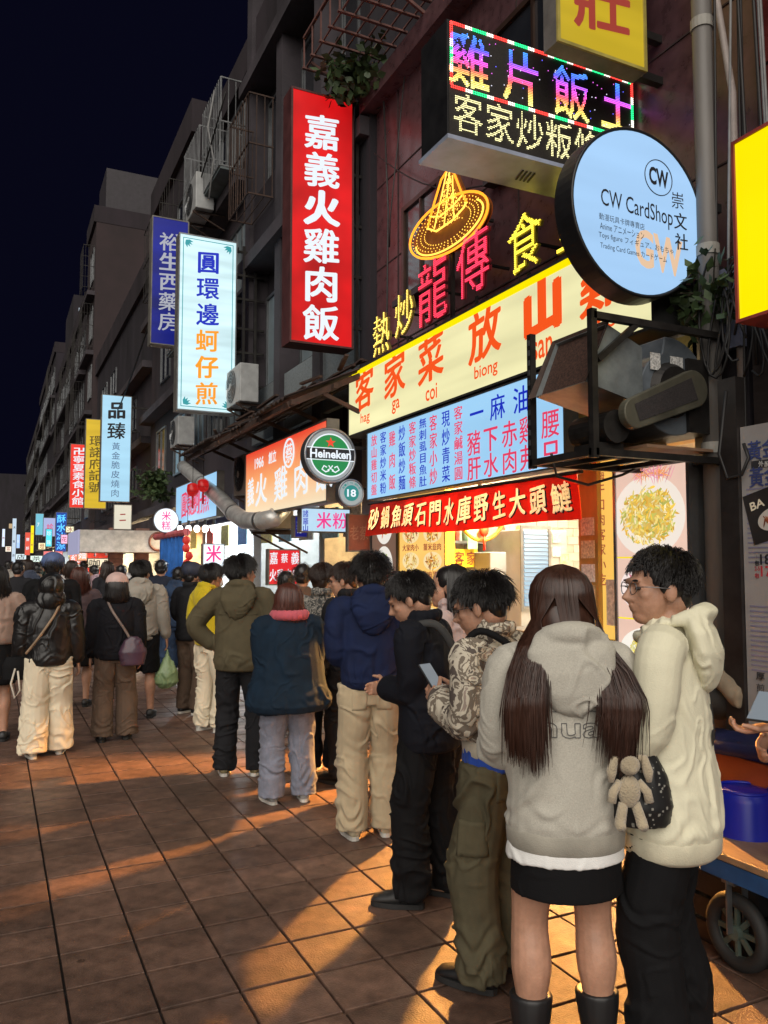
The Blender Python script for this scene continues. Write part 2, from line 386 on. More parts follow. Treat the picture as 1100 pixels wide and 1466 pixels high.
window(b1, 3.79, 4.5, 5.6, 4.9, 6.2, M_BROWNF, M_GLASSD, 1)
for y in (3.6, 5.4): window(b1, 4.28, y, y+1.3, 7.9, 9.3, M_ALU, M_GLASSD, 2)
# drying rack of flat bars high on the wall
rk = MB(); a, b_ = P(490, 92, X=3.05), P(603, -40, X=3.05)
for k in range(6):
    x = 3.05+k*.14; rk.bar((x, 6.5, 7.28), (x, 8.35, 7.28), .016)
for k in range(8): rk.bar((3.0, 6.5+k*.264, 7.26), (3.8, 6.5+k*.264, 7.26), .035, .02)
rk.bar((3.02, 6.5, 7.62), (3.02, 8.35, 7.62), .03); 
for k in range(8): rk.bar((3.02, 6.5+k*.264, 7.26), (3.02, 6.5+k*.264, 7.62), .016)
for y in (6.6, 8.2): rk.bar((3.05, y, 7.25), (3.8, y, 6.9), .03)
obj('drying_rack', rk, mat('pink_rust', (.16,.075,.065), .7, .2, ns=9), b1)

# B0: red tiled building at the right edge
b0 = thing('tiled_building', (3.7, 1.2, 0), 'building faced with dark red tiles behind the bright yellow sign', 'building')
obj('wall', MB().box(3.74, 9, -6, 2.97, 0, 15), mat('red_wall_bed', (.07,.03,.03), .8), b0)
rt = MB().box(-.022, 0, -.145, .145, -.3, .3).mesh('tile'); rt.materials.append(mat('red_tile', (.11,.014,.014), .35, ns=5, na=.4, rnd=.2))
for j in range(9):
    for k in range(9):
        o = bpy.data.objects.new('tile', rt); COL.objects.link(o); o.parent = b0; o.location = Vector((3.738, 2.8-j*.31, 3.4+k*.62))-ORG[b0.name]
obj('dark_shutter', MB().box(3.6, 3.735, 1.2, 2.94, 0, 2.9), mat('shutter_brown', (.04,.03,.028), .5, .3, stretch=(1,1,6)), b0)

# B2: behind the red turkey-rice sign
b2 = thing('apartment_building', (3.8, 10.6, 0), 'dark tenement with tall windows and balconies behind the red sign', 'building')
obj('wall', MB().box(4.05, 9, 8.07, 13.3, 3.0, 15.5), M_CONCD, b2)
for y in (8.2, 9.75, 11.4, 13.05): obj('pilaster', MB().box(3.72, 4.045, y-.14, y+.14, 3.0, 15.5), M_CONC if y > 9 else M_CONCD, b2)
for z in (6.5, 9.7, 12.9): obj('floor_slab', MB().box(3.6, 4.048, 8.08, 13.28, z, z+.22), M_CONC, b2)
for z in (3.55, 6.9, 10.1):
    for y in (8.4, 9.95, 11.6):
        window(b2, 4.0, y+.05, y+1.15, z+.95, z+2.5, M_ALU, M_FROST if (z < 4) else M_GLASSD, 1)
        obj('parapet', MB().box(3.76, 3.84, y, y+1.2, z, z+.85), mat('glass_block', (.17,.19,.2), .4, ns=40, na=.5, bs=70, bst=.5) if z < 4 else M_CONCB, b2)
for y, z in ((10.0, 10.6), (11.7, 7.3)): cage(b2, 3.74, y, y+1.1, z, z+1.6)
obj('roof_parapet', MB().box(3.7, 9, 8.06, 13.3, 15.5, 16.2), M_CONC, b2)
# B3
b3 = thing('apartment_building', (3.8, 17.5, 0), 'grey tenement with cages and air conditioners behind the white vertical sign', 'building')
obj('wall', MB().box(3.95, 9, 13.32, 18.4, 2.9, 10.4), mat('grimy_plaster', (.045,.035,.042), .85, ns=.8, na=.55, stretch=(1,1,.25), bs=15), b3)
for z in (5.9, 8.3): obj('floor_slab', MB().box(3.6, 3.948, 13.34, 18.38, z, z+.2), M_CONC, b3)
for z in (3.6, 5.95, 8.3):
    for y in (13.6, 15.2, 16.8):
        window(b3, 3.92, y, y+1.25, z+.55, z+1.9, M_ALU, M_FROST if random.random() < .4 else M_GLASSD, 2)
for y, z in ((13.55, 8.6), (15.2, 8.55), (16.75, 6.3)): cage(b3, 3.9, y, y+1.4, z, z+1.6, .55, M_STEEL, .12); obj('cage_floor', MB().box(3.36, 3.895, y, y+1.4, z-.06, z-.025), mat('pale_cage_floor', (.12,.15,.155), .7), b3)
obj('roof_parapet', MB().box(3.8, 9, 13.32, 18.4, 10.4, 11.0), M_CONCB, b3)
obj('blue_awning', MB().add([(3.94,13.5,6.2),(3.94,15.3,6.2),(3.2,15.3,5.6),(3.2,13.5,5.6),(3.94,13.5,6.18),(3.94,15.3,6.18),(3.2,15.3,5.58),(3.2,13.5,5.58)], [(0,1,2,3),(7,6,5,4),(3,2,6,7),(0,3,7,4),(1,5,6,2)]), mat('blue_plastic_sheet', (.1,.16,.26), .4), b3)

def far_building(y0, y1, X, h, m, label, nst, wy, seed, name='apartment_building'):
    rr = random.Random(seed); b = thing(name, (X, (y0+y1)/2, 0), label, 'building')
    obj("wall", MB().box(X, X+7, y0+.02, y1-.02, 2.95 if y0 < 80 else 0, h), m, b)
    for k in range(nst):
        z = 3.1+k*(h-3.6)/nst; s = (h-3.6)/nst
        obj('floor_slab', MB().box(X-.35, X-.003, y0+.05, y1-.05, z-.2, z), M_CONC, b)
        y = y0+.6
        while y+wy < y1-.3:
            if rr.random() < .85:
                window(b, X-.012, y, y+wy, z+.7, z+s-.55, M_ALU, M_GLASSD, 1, False)
            if rr.random() < .45: cage(b, X-.002, y-.05, y+wy+.05, z+.3, z+s-.5, .5, M_DARKMET, .3)
            y += wy+rr.uniform(.7, 1.3)
    obj('roof_parapet', MB().box(X-.12, X+7, y0, y1, h, h+.8), M_CONCB, b)
    if rr.random() < .8: obj('roof_hut', MB().box(X+.5, X+3.5, y0+1, y0+4, h+.8, h+3.2), mat('tin_hut', (.04,.035,.042), .6), b)
    return b
far_building(18.45, 24.0, 4.0, 11.8, M_CONCB, 'brownish tenement with caged windows behind the pale blue vertical sign', 3, 1.3, 1)
far_building(24.1, 39.4, 4.1, 10.4, M_CONCD, 'low dark tenement past the small red vertical sign', 3, 1.6, 2)
far_building(39.5, 43.0, 3.9, 17.9, mat('bare_end_wall', (.04,.026,.028), .85, ns=.6, na=.4), 'tall narrow block showing a bare brown end wall', 5, 1.4, 6)
far_building(43.1, 66, 3.9, 14.8, M_CONCB, 'far tenement block with a stepped balcony front', 4, 2.2, 3)
far_building(66.1, 90, 3.8, 18.0, M_CONCD, 'farther tenement block leading towards the street end', 5, 3.0, 4)
far_building(90.2, 135, 4.0, 17.0, M_CONCB, 'farthest tenement block on the shop side of the street', 5, 4.0, 5)
tw = thing('end_building', (-6, 170, 0), 'dark low block closing the far end of the street with few lit windows', 'building')
obj('wall', MB().box(-40, 12, 170, 185, 0, 19), M_CONCD, tw)
M_LITW = emit('lit_window', (1,.72,.4), .5)
for x, z in ((2.2, 8.5), (3.4, 6.2)): obj('window', MB().box(x, x+.8, 169.95, 169.99, z, z+.9), M_LITW, tw)
rh = thing('rooftop_hut', (4.6, 55, 15.6), 'small rooftop hut with a pale lit window band far down the street', 'hut')
obj('wall', MB().box(3.9, 8, 52, 58, 15.61, 18.2), M_CONCD, rh)
obj('window', MB().box(4.2, 7.0, 51.95, 51.99, 16.7, 17.4), emit('cool_window', (.55,.65,.75), .5), rh)

def plant(loc, n, spread, ln, label, seed):
    rr = random.Random(seed); t = thing('plant', loc, label, 'plant'); lv = MB(); st = MB()
    for k in range(n):
        a = rr.uniform(0, 2*PI); d = Vector((math.cos(a)*spread*rr.uniform(.2,1), math.sin(a)*spread*rr.uniform(.2,1), rr.uniform(-.25,.55)*spread*1.6)); st.tube([(0,0,0), d*.5+Vector((0,0,.04)), d], .004, 4)
        for q in range(14):
            p = d*rr.uniform(.25, 1.1)+Vector((rr.gauss(0,.05), rr.gauss(0,.05), rr.gauss(0,.05))); e = Vector((rr.gauss(0,1), rr.gauss(0,1), rr.gauss(-.3,.7))).normalized(); s = e.cross(Vector((rr.gauss(0,1), rr.gauss(0,1), 1))).normalized()*ln*.32
            lv.quad(p, p+e*ln*.5+s, p+e*ln, p+e*ln*.5-s)
    obj('foliage', lv, M_LEAF, t, local=True); obj('stem', st, M_STEM, t, local=True)
plant((3.5, 7.95, 6.98), 26, .42, .13, 'tuft of weeds growing on the ledge over the red vertical sign', 3)
plant(tuple(P(222, 700, X=3.3)), 40, .5, .16, 'bushy plant growing on the awning beside the pale blue sign', 4)
plant((3.5, 3.1, 3.0), 22, .3, .08, 'tangle of dry creeper on the pipe beside the round sign', 5)
# ================================================================ signs
def yz(px, py, X): p = P(px, py, X=X); return p.y, p.z
M_CASE = mat('sign_casing', (.2,.19,.17), .5, .3, ns=5, na=.4)
M_CASED = mat('sign_casing_dark', (.05,.05,.05), .5, .3, ns=5, na=.4)
M_GOLDTRIM = mat('yellow_trim', (.55,.38,.05), .45)
E_CREAM = emit('face_cream', (.9,.85,.47), .95, .14, 2.2)
E_WHITE = emit('face_white', (.66,.9,.95), 1.0, .16, 2.6)
E_SKY = emit('face_sky', (.36,.66,.95), .95, .06, 1.5)
E_RED = emit('face_red', (.72,.008,.01), .85, .4, 1.6, False)
E_YEL = emit('face_yellow', (1.0,.80,.0), 1.05, .05, 1.0)
E_YELD = emit('face_yellow_dim', (.62,.44,.02), .85, .25, 1.5)
E_BLUE = emit('face_blue', (.008,.02,.40), .45, .6, .9)
T_ORANGE = emit('letter_orange', (.9,.09,.012), 1.0); T_WHITE = emit('letter_white', (.85,.93,1), .95)
T_BLUE = emit('letter_blue', (.012,.03,.55), .9); T_CRIM = emit('letter_crimson', (.85,.05,.13), .9)
T_AMB = emit('letter_amber', (1,.36,.02), .95); T_DARK = mat('letter_dark', (.012,.014,.02), .6, na=.1)
T_TEAL = emit('letter_teal', (.05,.45,.5), .7); T_PINK = emit('letter_pink', (.95,.05,.3), .95)
T_PEACH = emit('letter_peach', (.85,.58,.38), .9); T_RUST = emit('letter_rust', (.45,.06,.04), .7)
BR = .035

def letters(t, m, items, fr, name='lettering', **k):
    mb = MB()
    for it in items:
        if it[3] >= .19 and len(it[0]) == 1: one = MB(); put(one, *it, fr, **k); obj('character', one, m, t)
        else: put(mb, *it, fr, **k)
    if mb.v: obj(name, mb, m, t)

# --- long cream sign over the restaurant
yf, zt = yz(500, 535, 3.3); zb = yz(505, 625, 3.3)[1]; yn = 3.32
fr = frame_para(3.3, yf, yn, zb, zt); W_, H_ = yf-yn, zt-zb; cy0, cz0 = (yf+yn)/2, (zb+zt)/2
t = lightbox('shop_sign', fr, W_, H_, .24, E_CREAM, M_CASED, 'long glowing cream sign with orange-red characters above the restaurant', rimw=.018)
obj('top_trim', fbox(fr, W_, .05, .007, .013, 0, H_/2-.045), E_YEL, t)
big = [('客',523,558), ('家',566,535), ('菜',618,513), ('放',695,473), ('山',778,430), ('雞',866,398)]
letters(t, T_ORANGE, [(c, cy0-yz(px, py, 3.3)[0], .095, .46, .42) for c, px, py in big], fr, bold=.035, brush=.075, slant=.10, d=.009)
letters(t, T_ORANGE, [(c, cy0-yz(px, py, 3.3)[0], -.205, w, .13) for c, px, py, w in (('hag',524,607,.22), ('ga',568,591,.16), ('coi',619,562,.2), ('biong',697,527,.32), ('san',778,490,.22), ('gie',866,455,.2))], fr, 'romanised_lettering', bold=.012, d=.009)
obj('end_panel', MB().box(3.56, 3.61, 2.98, 3.31, zb-.15, zb+.3), mat('blue_grey_panel', (.2,.22,.32), .4), t)

# --- pale blue menu board
yl, zt2 = yz(528, 632, 3.28); zb2 = yz(528, 717, 3.28)[1]; yr = 4.08; zt2 = zb-.03
fr = frame_para(3.27, yl, yr, zb2, zt2); H2 = zt2-zb2; c2 = (yl+yr)/2
t = lightbox('menu_board', fr, yl-yr, H2, .1, E_SKY, M_CASED, 'pale blue lit menu board of red and blue dish names under the cream sign', rimw=.012)
cols = [(537,'放山雞切盤',0), (550,'客家炒米粉',1), (563,'雞肉飯',0), (577,'炒飯炒麵',1), (592,'客家炒粄條',0), (607,'無刺虱目魚肚',1), (622,'客家小炒',0), (640,'現炒青菜',1), (658,'客家鹹湯圓',0)]
for cc, mm in ((0, T_CRIM), (1, T_BLUE)):
    it = []
    for px, s, k in cols:
        if k != cc: continue
        u = c2-yz(px, 640, 3.27)[0]; n = len(s); st = (H2-.07)/n
        it += [(ch, u, H2/2-.035-st*(i+.5), .135, min(st*.95, .15)) for i, ch in enumerate(s)]
    if cc == 0:
        for px, s in ((680,'豬肝'), (704,'下水'), (731,'赤肉'), (757,'雞弗'), (790,'腰只')):
            u = c2-yz(px, 610, 3.27)[0]; it += [(s[0], u, -.03, .2, .2), (s[1], u, -.225, .2, .19)]
    else:
        for px, s in ((684,'一'), (714,'麻'), (748,'油'), (786,'一')): it.append((s, c2-yz(px, 580, 3.27)[0], .19, .2, .2))
    letters(t, mm, it, fr, bold=.014, brush=.012, d=.0085)

# --- red cloth banner
def banner():
    yl, zt = yz(531, 722, 3.25); zb = yz(533, 768, 3.25)[1]; yr = yz(842, 735, 3.25)[0]; ytr = yz(826, 668, 3.25)[0]
    t = thing('banner', (3.25, (yl+yr)/2, zb), 'red cloth banner with pale raised characters under the menu board', 'banner')
    n, m = 60, 8; mb = MB()
    def pt(u, v, d=0):
        y = yl+(ytr+(yr-ytr)*v-yl)*u; z = zt-.015*u+(zb+.012*math.sin(u*9)-zt+.015*u)*v; x = 3.25-.05*v-.012*v*math.sin(u*23+v*2)-.006*math.sin(u*51)-d
        return Vector((x, y, z))
    for j in range(m+1):
        for i in range(n+1): mb.v.append(tuple(pt(i/n, j/m)))
    k = len(mb.v)
    for j in range(m+1):
        for i in range(n+1): mb.v.append(tuple(pt(i/n, j/m, -.004)))
    for j in range(m):
        for i in range(n):
            a = j*(n+1)+i; mb.f.append((a, a+1, a+n+2, a+n+1)); mb.f.append((k+a, k+a+n+1, k+a+n+2, k+a+1))
    mred = mat('banner_red', (.55,.04,.02), .55, ns=5, na=.3)
    nt = mred.node_tree; bs = nt.nodes['Principled BSDF']; tr = nt.nodes.new('ShaderNodeBsdfTranslucent'); tr.inputs[0].default_value = (.85,.08,.03,1); mx = nt.nodes.new('ShaderNodeMixShader'); mx.inputs[0].default_value = .5
    nt.links.new(bs.outputs[0], mx.inputs[1]); nt.links.new(tr.outputs[0], mx.inputs[2]); nt.links.new(mx.outputs[0], nt.nodes['Material Output'].inputs[0])
    obj('cloth', mb, mred, t, True)
    mlet = mat('banner_letter', (.95,.86,.66), .6, na=.1); nt = mlet.node_tree; tr = nt.nodes.new('ShaderNodeBsdfTranslucent'); tr.inputs[0].default_value = (.95,.8,.5,1); mx = nt.nodes.new('ShaderNodeAddShader'); nt.links.new(nt.nodes['Principled BSDF'].outputs[0], mx.inputs[0]); nt.links.new(tr.outputs[0], mx.inputs[1]); nt.links.new(mx.outputs[0], nt.nodes['Material Output'].inputs[0])
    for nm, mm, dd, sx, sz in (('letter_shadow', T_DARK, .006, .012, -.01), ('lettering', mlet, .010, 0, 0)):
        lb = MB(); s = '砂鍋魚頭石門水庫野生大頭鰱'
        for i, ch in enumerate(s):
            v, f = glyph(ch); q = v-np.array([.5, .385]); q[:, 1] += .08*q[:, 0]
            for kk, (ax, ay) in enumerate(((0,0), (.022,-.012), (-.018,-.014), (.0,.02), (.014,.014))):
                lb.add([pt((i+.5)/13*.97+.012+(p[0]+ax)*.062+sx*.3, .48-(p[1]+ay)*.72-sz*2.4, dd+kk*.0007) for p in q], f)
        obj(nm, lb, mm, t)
    obj('top_rod', MB().tube([(3.25, yl+.05, zt+.005), (3.25, ytr-.05, zt-.005)], .012), M_DARKMET, t)
banner()

# --- LED board
xl, xr, z0, z1, YL = 2.335, 3.79, 4.13, 4.85, 3.97
fr = frame_perp(xl, xr, YL, z0, z1); w, h = xr-xl, z1-z0
t = thing('led_board', (3.0, 4.1, z0), 'black light-emitting dot board with rainbow characters projecting from the wall', 'sign')
obj('casing', MB().box(xl, xr, YL, YL+.32, z0, z1), M_BLACK, t)
obj('under_plate', MB().box(xl-.015, xr-.25, YL-.03, YL+.33, z0-.03, z0-.004), mat('brushed_aluminium', (.42,.48,.62), .35, .35, ns=3), t)
obj('face', fbox(fr, w-.02, h-.02, .001, .006), mat('led_panel', (.018,.015,.012), .6, ns=150, na=.8), t)
ld = MB()
def grad(u, v):
    s = [(0.0,(1,.95,.35)), (.18,(1,.75,.15)), (.36,(1,.12,.12)), (.55,(.9,.1,.8)), (.75,(.1,.12,1)), (1,(.05,.35,1))]
    for (a, ca), (b, cb) in zip(s, s[1:]):
        if v <= b: k = (v-a)/(b-a); return [ca[i]+(cb[i]-ca[i])*k for i in range(3)]
    return s[-1][1]
for i, ch in enumerate('雞片飯土'): dots(ld, ch, -w/2+.15+i*.385, .135, .30, .36, fr, 34, grad, .0046, .012)
for i, ch in enumerate('客家炒粄條'): dots(ld, ch, -w/2+.14+i*.225, -.2, .22, .26, fr, 24, lambda u, v: (1,.92,.45), .0040, .004)
bc = [(1,.05,.04), (1,.05,.04), (1,.9,.75), (.02,.9,.25), (.02,.9,.25), (1,.9,.75)]; bw, b0_, b1_ = w-.05, h/2-.02, -.055
def border(a, b, n):
    for k in range(n):
        for q in (-.006, .006): 
            c = fr[0]+fr[1]*(a[0]+(b[0]-a[0])*k/n+(q if a[0] == b[0] else 0))+fr[2]*(a[1]+(b[1]-a[1])*k/n+(q if a[0] != b[0] else 0)); lamp(ld, c-YV*.01, fr[1], fr[2], fr[3], .0062, bc[(k//4) % 6])
border((-bw/2, b0_), (bw/2, b0_), 110); border((-bw/2, b1_), (bw/2, b1_), 110); border((bw/2, b0_), (bw/2, b1_), 30); border((-bw/2, b0_), (-bw/2, b1_), 30)
for k in range(70):
    x, y = random.uniform(-w/2+.05, w/2-.05), random.uniform(-.02, .3); lamp(ld, fr[0]+fr[1]*x+fr[2]*y-YV*.01, XV, ZV, -YV, .004, random.choice([(.1,.1,.8),(.6,.1,.6),(.5,.5,.6)]))
o = obj('lamp_dots', ld, emit_attr('led_dots', 2.6), t); o['kind'] = 'stuff'
vb = MB()
for k in range(4): vb.bar((2.95+k*.03, YL+.1, z0-.034), (2.98+k*.03, YL+.22, z0-.034), .012, .004)
obj('vent_slots', vb, M_BLACK, t)
obj('bracket', MB().bar((xr, YL+.1, z1-.1), (3.85, YL+.1, z1-.1), .05).bar((xr, YL+.1, z0+.1), (3.85, YL+.1, z0+.1), .05), M_DARKMET, t)

# --- yellow sign above it
fr = frame_perp(2.87, 3.56, 3.62, 4.65, 6.6)
t = lightbox('vertical_sign', fr, .69, 1.95, .12, E_YELD, M_CASE, 'yellow lit sign with one red character cut off by the top edge', rimw=.02, rimm=mat('yellow_rim', (.4,.33,.08), .5))
letters(t, T_RUST, [('莊', 0, -.58, .46, .5), ('山', 0, -.02, .46, .5)], fr, bold=.014, brush=.04, slant=.1, d=.009)
obj('bracket', MB().bar((3.56,3.74,5.0), (3.85,3.74,5.0), .05).bar((3.56,3.74,4.72), (3.85,3.74,4.72), .05), M_DARKMET, t)

def disc_sign(name, c, r, th, face, case, label, bandw=.02):
    t = thing(name, (c[0], c[1], c[2]-r), label, 'sign')
    obj('casing', MB().cyl((c[0], c[1], c[2]), (c[0], c[1]+th, c[2]), r, 64), case, t)
    obj('face', MB().cyl((c[0], c[1]-.006, c[2]), (c[0], c[1]-.001, c[2]), r-bandw, 64), face, t)
    obj('rim', MB().tube([(c[0]+(r-bandw*.4)*math.cos(a), c[1]-.002, c[2]+(r-bandw*.4)*math.sin(a)) for a in np.linspace(0, 2*PI, 65)], bandw*.45, 6, False), case, t, True)
    return t, (Vector(c), XV, ZV, -YV)
# --- round card-shop sign
t, fr = disc_sign('round_sign', (3.05, 3.17, 3.475), .462, .13, emit('face_pale_blue', (.38,.62,.93), .95, .08, 2.2), M_BLACK, 'round pale blue lit sign of the card shop on a black casing')
letters(t, T_PEACH, [('GW', .13, -.2, .34, .21)], fr, 'large_monogram', bold=.03, slant=-.1, d=.0075)
letters(t, T_DARK, [('CW CardShop', -.02, .01, .5, .12)], fr, bold=.004, slant=-.18, d=.0095)
letters(t, T_DARK, [('崇', .27, .12, .1, .1), ('文', .285, .005, .1, .1), ('社', .29, -.11, .1, .1)], fr, 'character_column', bold=.005, brush=.012, slant=.06, d=.0095)
letters(t, T_DARK, [('動漫玩具卡牌專賣店', -.13, -.075, .31, .036), ('Anime アニメーション', -.13, -.125, .3, .04), ('Toys figure フィギュア、おもちゃ', -.03, -.175, .52, .042), ('Trading Card Games カードゲーム', -.05, -.23, .46, .042)], fr, 'small_print', bold=.0, slant=-.10, d=.0095)
letters(t, T_DARK, [('CW', .135, .22, .14, .1)], fr, 'badge_letters', bold=.035, slant=-.1, d=.0095)
obj('badge_ring', MB().tube([(3.05+.135+.098*math.cos(a), 3.162, 3.475+.22+.098*math.sin(a)) for a in np.linspace(0, 2*PI, 40)], .0028, 5, False), T_DARK, t)
obj('bracket', MB().bar((3.4,3.24,3.65), (3.72,3.24,3.65), .05).bar((3.4,3.24,3.28), (3.72,3.24,3.28), .05), M_BLACK, t)
obj('trailing_wires', MB().tube([(3.45,3.25,3.3), (3.5,3.2,3.1), (3.58,3.2,3.02), (3.66,3.2,3.25)], .006, 5).tube([(3.4,3.26,3.12), (3.5,3.22,2.96), (3.66,3.2,3.1)], .006, 5), M_CABLE, t)

# --- bright yellow sign at the right edge
y1, zt = yz(1050, 205, 2.95); zb = yz(1068, 460, 2.95)[1]
lightbox('side_sign', frame_para(2.95, y1, .9, zb, zt), y1-.9, zt-zb, .2, E_YEL, mat('red_case', (.3,.05,.04), .5), 'blank bright yellow lit sign cut by the picture edge', rimw=.014)

# --- red turkey rice sign
fr = frame_perp(2.815, 3.575, 8.2, 4.02, 6.91)
t = lightbox('vertical_sign', fr, .76, 2.89, .26, E_RED, mat('sign_case_maroon', (.09,.03,.03), .5), 'tall red vertical sign with six white characters', rimw=.022)
letters(t, T_WHITE, [(c, -.01, 1.0-i*.437, .44, .42) for i, c in enumerate('嘉義火雞肉飯')], fr, bold=.035, brush=.06, slant=.1, d=.009)
lb = MB()
for z in (4.3, 4.9, 5.5, 6.1, 6.6): lb.bar((3.575, 8.3, z), (3.82, 8.3, z), .035)
lb.bar((3.66, 8.3, 3.9), (3.66, 8.3, 6.95), .04); obj('bracket', lb, M_DARKMET, t)
# --- white oyster omelette sign
fr = frame_perp(2.5, 3.45, 12.7, 4.03, 6.9)
t = lightbox('vertical_sign', fr, .95, 2.87, .24, E_WHITE, M_CASE, 'tall white vertical sign with three blue and three orange characters', rimw=.02, rimm=M_STEEL)
letters(t, T_BLUE, [(c, .0, 1.02-i*.43, .38, .38) for i, c in enumerate('圓環邊')], fr, bold=.025, brush=.05, slant=.1, d=.009)
letters(t, T_AMB, [(c, .0, 1.02-(i+3)*.43, .38, .38) for i, c in enumerate('蚵仔煎')], fr, 'orange_lettering', bold=.025, brush=.05, slant=.1, d=.009)
obj('border_line', rim(fr, .82, 2.74, .012, .0068, .009), T_TEAL, t)
cm = MB()
for sx in (-1, 1):
    for sz in (-1, 1):
        for k in range(4):
            a = k*.4+.15; c = fr[0]+XV*sx*.37+ZV*sz*1.33; e = Vector((-sx*math.cos(a), 0, -sz*math.sin(a))); s = Vector((e.z, 0, -e.x))*.022
            cm.quad(*[q-YV*(.0098+k*.0004) for q in (c, c+e*.06+s, c+e*.13, c+e*.06-s)])
obj('corner_ornament', cm, T_TEAL, t)
lb = MB()
for z in (4.2, 4.55, 5.1, 5.5, 6.0, 6.4, 6.8): lb.bar((3.45, 12.82, z), (3.96, 12.82, z), .035)
lb.bar((3.6, 12.82, 3.9), (3.6, 12.82, 6.9), .045); lb.bar((3.8, 12.82, 3.9), (3.8, 12.82, 6.9), .045); obj('bracket', lb, M_DARKMET, t)

def vsign(pxl, pxr, pyt, pyb, Y, face, tm, text, label, case=M_CASE, pad=.12, sz=.8, brush=.03, bold=.014, dep=.24, slant=.08, circ=None):
    a, b = P(pxl, pyt, Y=Y), P(pxr, pyb, Y=Y); c = P(pxl, pyb, Y=Y); x0, x1, zt, zb = a.x, b.x, a.z, c.z
    fr = frame_perp(x0, x1, Y, zb, zt); w, h = x1-x0, zt-zb
    t = lightbox('vertical_sign', fr, w, h, dep, face, case, label, rimw=.02)
    n = len(text); st = (h-2*pad)/n
    letters(t, tm, [(ch, 0, h/2-pad-st*(i+.5), w*sz, min(st*.97, w*sz*1.15)) for i, ch in enumerate(text)], fr, bold=bold, brush=brush, slant=slant, d=.009)
    for z_ in (zb+.3, zt-.3): obj('bracket', MB().bar((x1, Y+.1, z_), (4.1, Y+.1, z_), .05), M_DARKMET, t)
    return t, fr, w, h
vsign(218, 268, 308, 492, 14.2, E_BLUE, emit('letter_grey', (.5,.52,.6), .75), '裕生西藥房', 'dark blue vertical pharmacy sign half hidden by the white sign', pad=.25, sz=.62)
t, fr, w, h = vsign(146, 186, 564, 718, 23.5, emit('face_lightblue', (.42,.72,.92), .95, .1, 1.2), T_DARK, '品臻', 'pale blue vertical sign with two dark brush characters down the street', pad=.1, sz=.0001)
letters(t, T_DARK, [('品', 0, h*.36, w*.62, w*.62), ('臻', 0, h*.36-w*.72, w*.62, w*.62)], fr, 'brush_lettering', bold=.02, brush=.05, slant=.08, d=.01)
letters(t, emit('letter_greyblue', (.1,.17,.32), .8), [(c, 0, h*.02-i*.265, .24, .23) for i, c in enumerate('黃金脆皮燒肉')], fr, 'small_column', bold=.01, d=.01)
vsign(123, 152, 599, 728, 26.5, emit('face_gold', (.75,.5,.03), .9, .2, 1.2), emit('letter_olive', (.14,.1,.02), .7), '環諾府記號', 'golden yellow vertical sign partly behind the pale blue one', pad=.5, sz=.66)
vsign(101, 124, 635, 727, 30, emit('face_red2', (.85,.04,.025), 1.0, .15, 1.2), T_WHITE, '卍寧夏素食小館', 'narrow red vertical sign of a vegetarian restaurant farther down', pad=.1, sz=.72)
vsign(80, 95, 733, 790, 44, emit('face_neonblue', (.02,.1,.5), .7), emit('letter_cyan', (.1,.5,1), 1.6), '酥水冰涼', 'small blue neon sign in the distance', pad=.1, sz=.8)
vsign(62, 81, 741, 768, 48, emit('face_paleviolet', (.45,.5,.8), .9), T_CRIM, '診', 'little square pale violet sign in the distance', pad=.1, sz=.5)
vsign(51, 62, 735, 766, 52, emit('face_cyan', (.2,.6,.75), .9), T_WHITE, '7', 'small cyan sign far down the street', pad=.2, sz=.6)
vsign(44, 48, 752, 792, 60, E_YEL, T_RUST, '小吃', 'thin yellow sign far down the street', pad=.2, sz=.6)
vsign(36, 43, 762, 795, 66, emit('face_red3', (.8,.1,.06), 1), T_WHITE, '鹽酥', 'thin red sign far down the street', pad=.2, sz=.6)
vsign(18, 22, 742, 808, 85, emit('face_far_white', (.6,.75,.9), .9), T_DARK, '大飯店', 'thin white sign standing farthest down the street', pad=.2, sz=.6)

# --- neon above the cream sign
XN = 3.42
def neon_char(ch, px, py, wpx, hpx, col, label, n=24, r=.0068):
    p = P(px, py, X=XN); zc = (p-CAM).dot(FWD); h = hpx/FPX*zc; w = h*.92
    fr = (p, -YV, ZV, -XV); t = thing('neon_character', p-ZV*h/2, label, 'neon sign', 'bulb-lit characters above the cream sign')
    bk = MB(); put(bk, ch, 0, 0, w, h, fr, bold=.03, d=-.02); put(bk, ch, 0, 0, w, h, fr, bold=.03, d=.0)
    obj('backing', bk, mat('neon_back_%d' % int(col[1]*99), tuple(c*.25+.02 for c in col), .5), t)
    d = MB(); dots(d, ch, 0, 0, w, h, fr, n, lambda u, v: col, r, .0, d=.012); o = obj('bulbs', d, emit_attr('bulb_dots', 2.6), t); o['kind'] = 'stuff'
    obj('post', MB().bar(p-ZV*h*.5+XV*.03, Vector((XN+.03, p.y, zt_main)), .02).bar(p+XV*.03, p+XV*.35, .02), M_DARKMET, t)
zt_main = 3.6
neon_char('熱', 547, 478, 40, 62, (1,.72,.12), 'gold bulb character standing first at the left above the cream sign', 30)
neon_char('炒', 580, 448, 40, 66, (.95,.68,.12), 'gold bulb character second from the left above the cream sign', 30)
neon_char('龍', 620, 415, 60, 98, (1,.04,.09), 'red neon character beneath the brim of the neon hat', 36)
neon_char('傳', 678, 375, 60, 98, (1,.04,.10), 'red neon character to the right under the neon hat', 36)
neon_char('食', 752, 345, 60, 92, (1,.78,.06), 'yellow bulb character left of the round sign', 32)
neon_char('堂', 822, 312, 60, 92, (1,.78,.06), 'yellow bulb character mostly hidden by the round sign', 32)
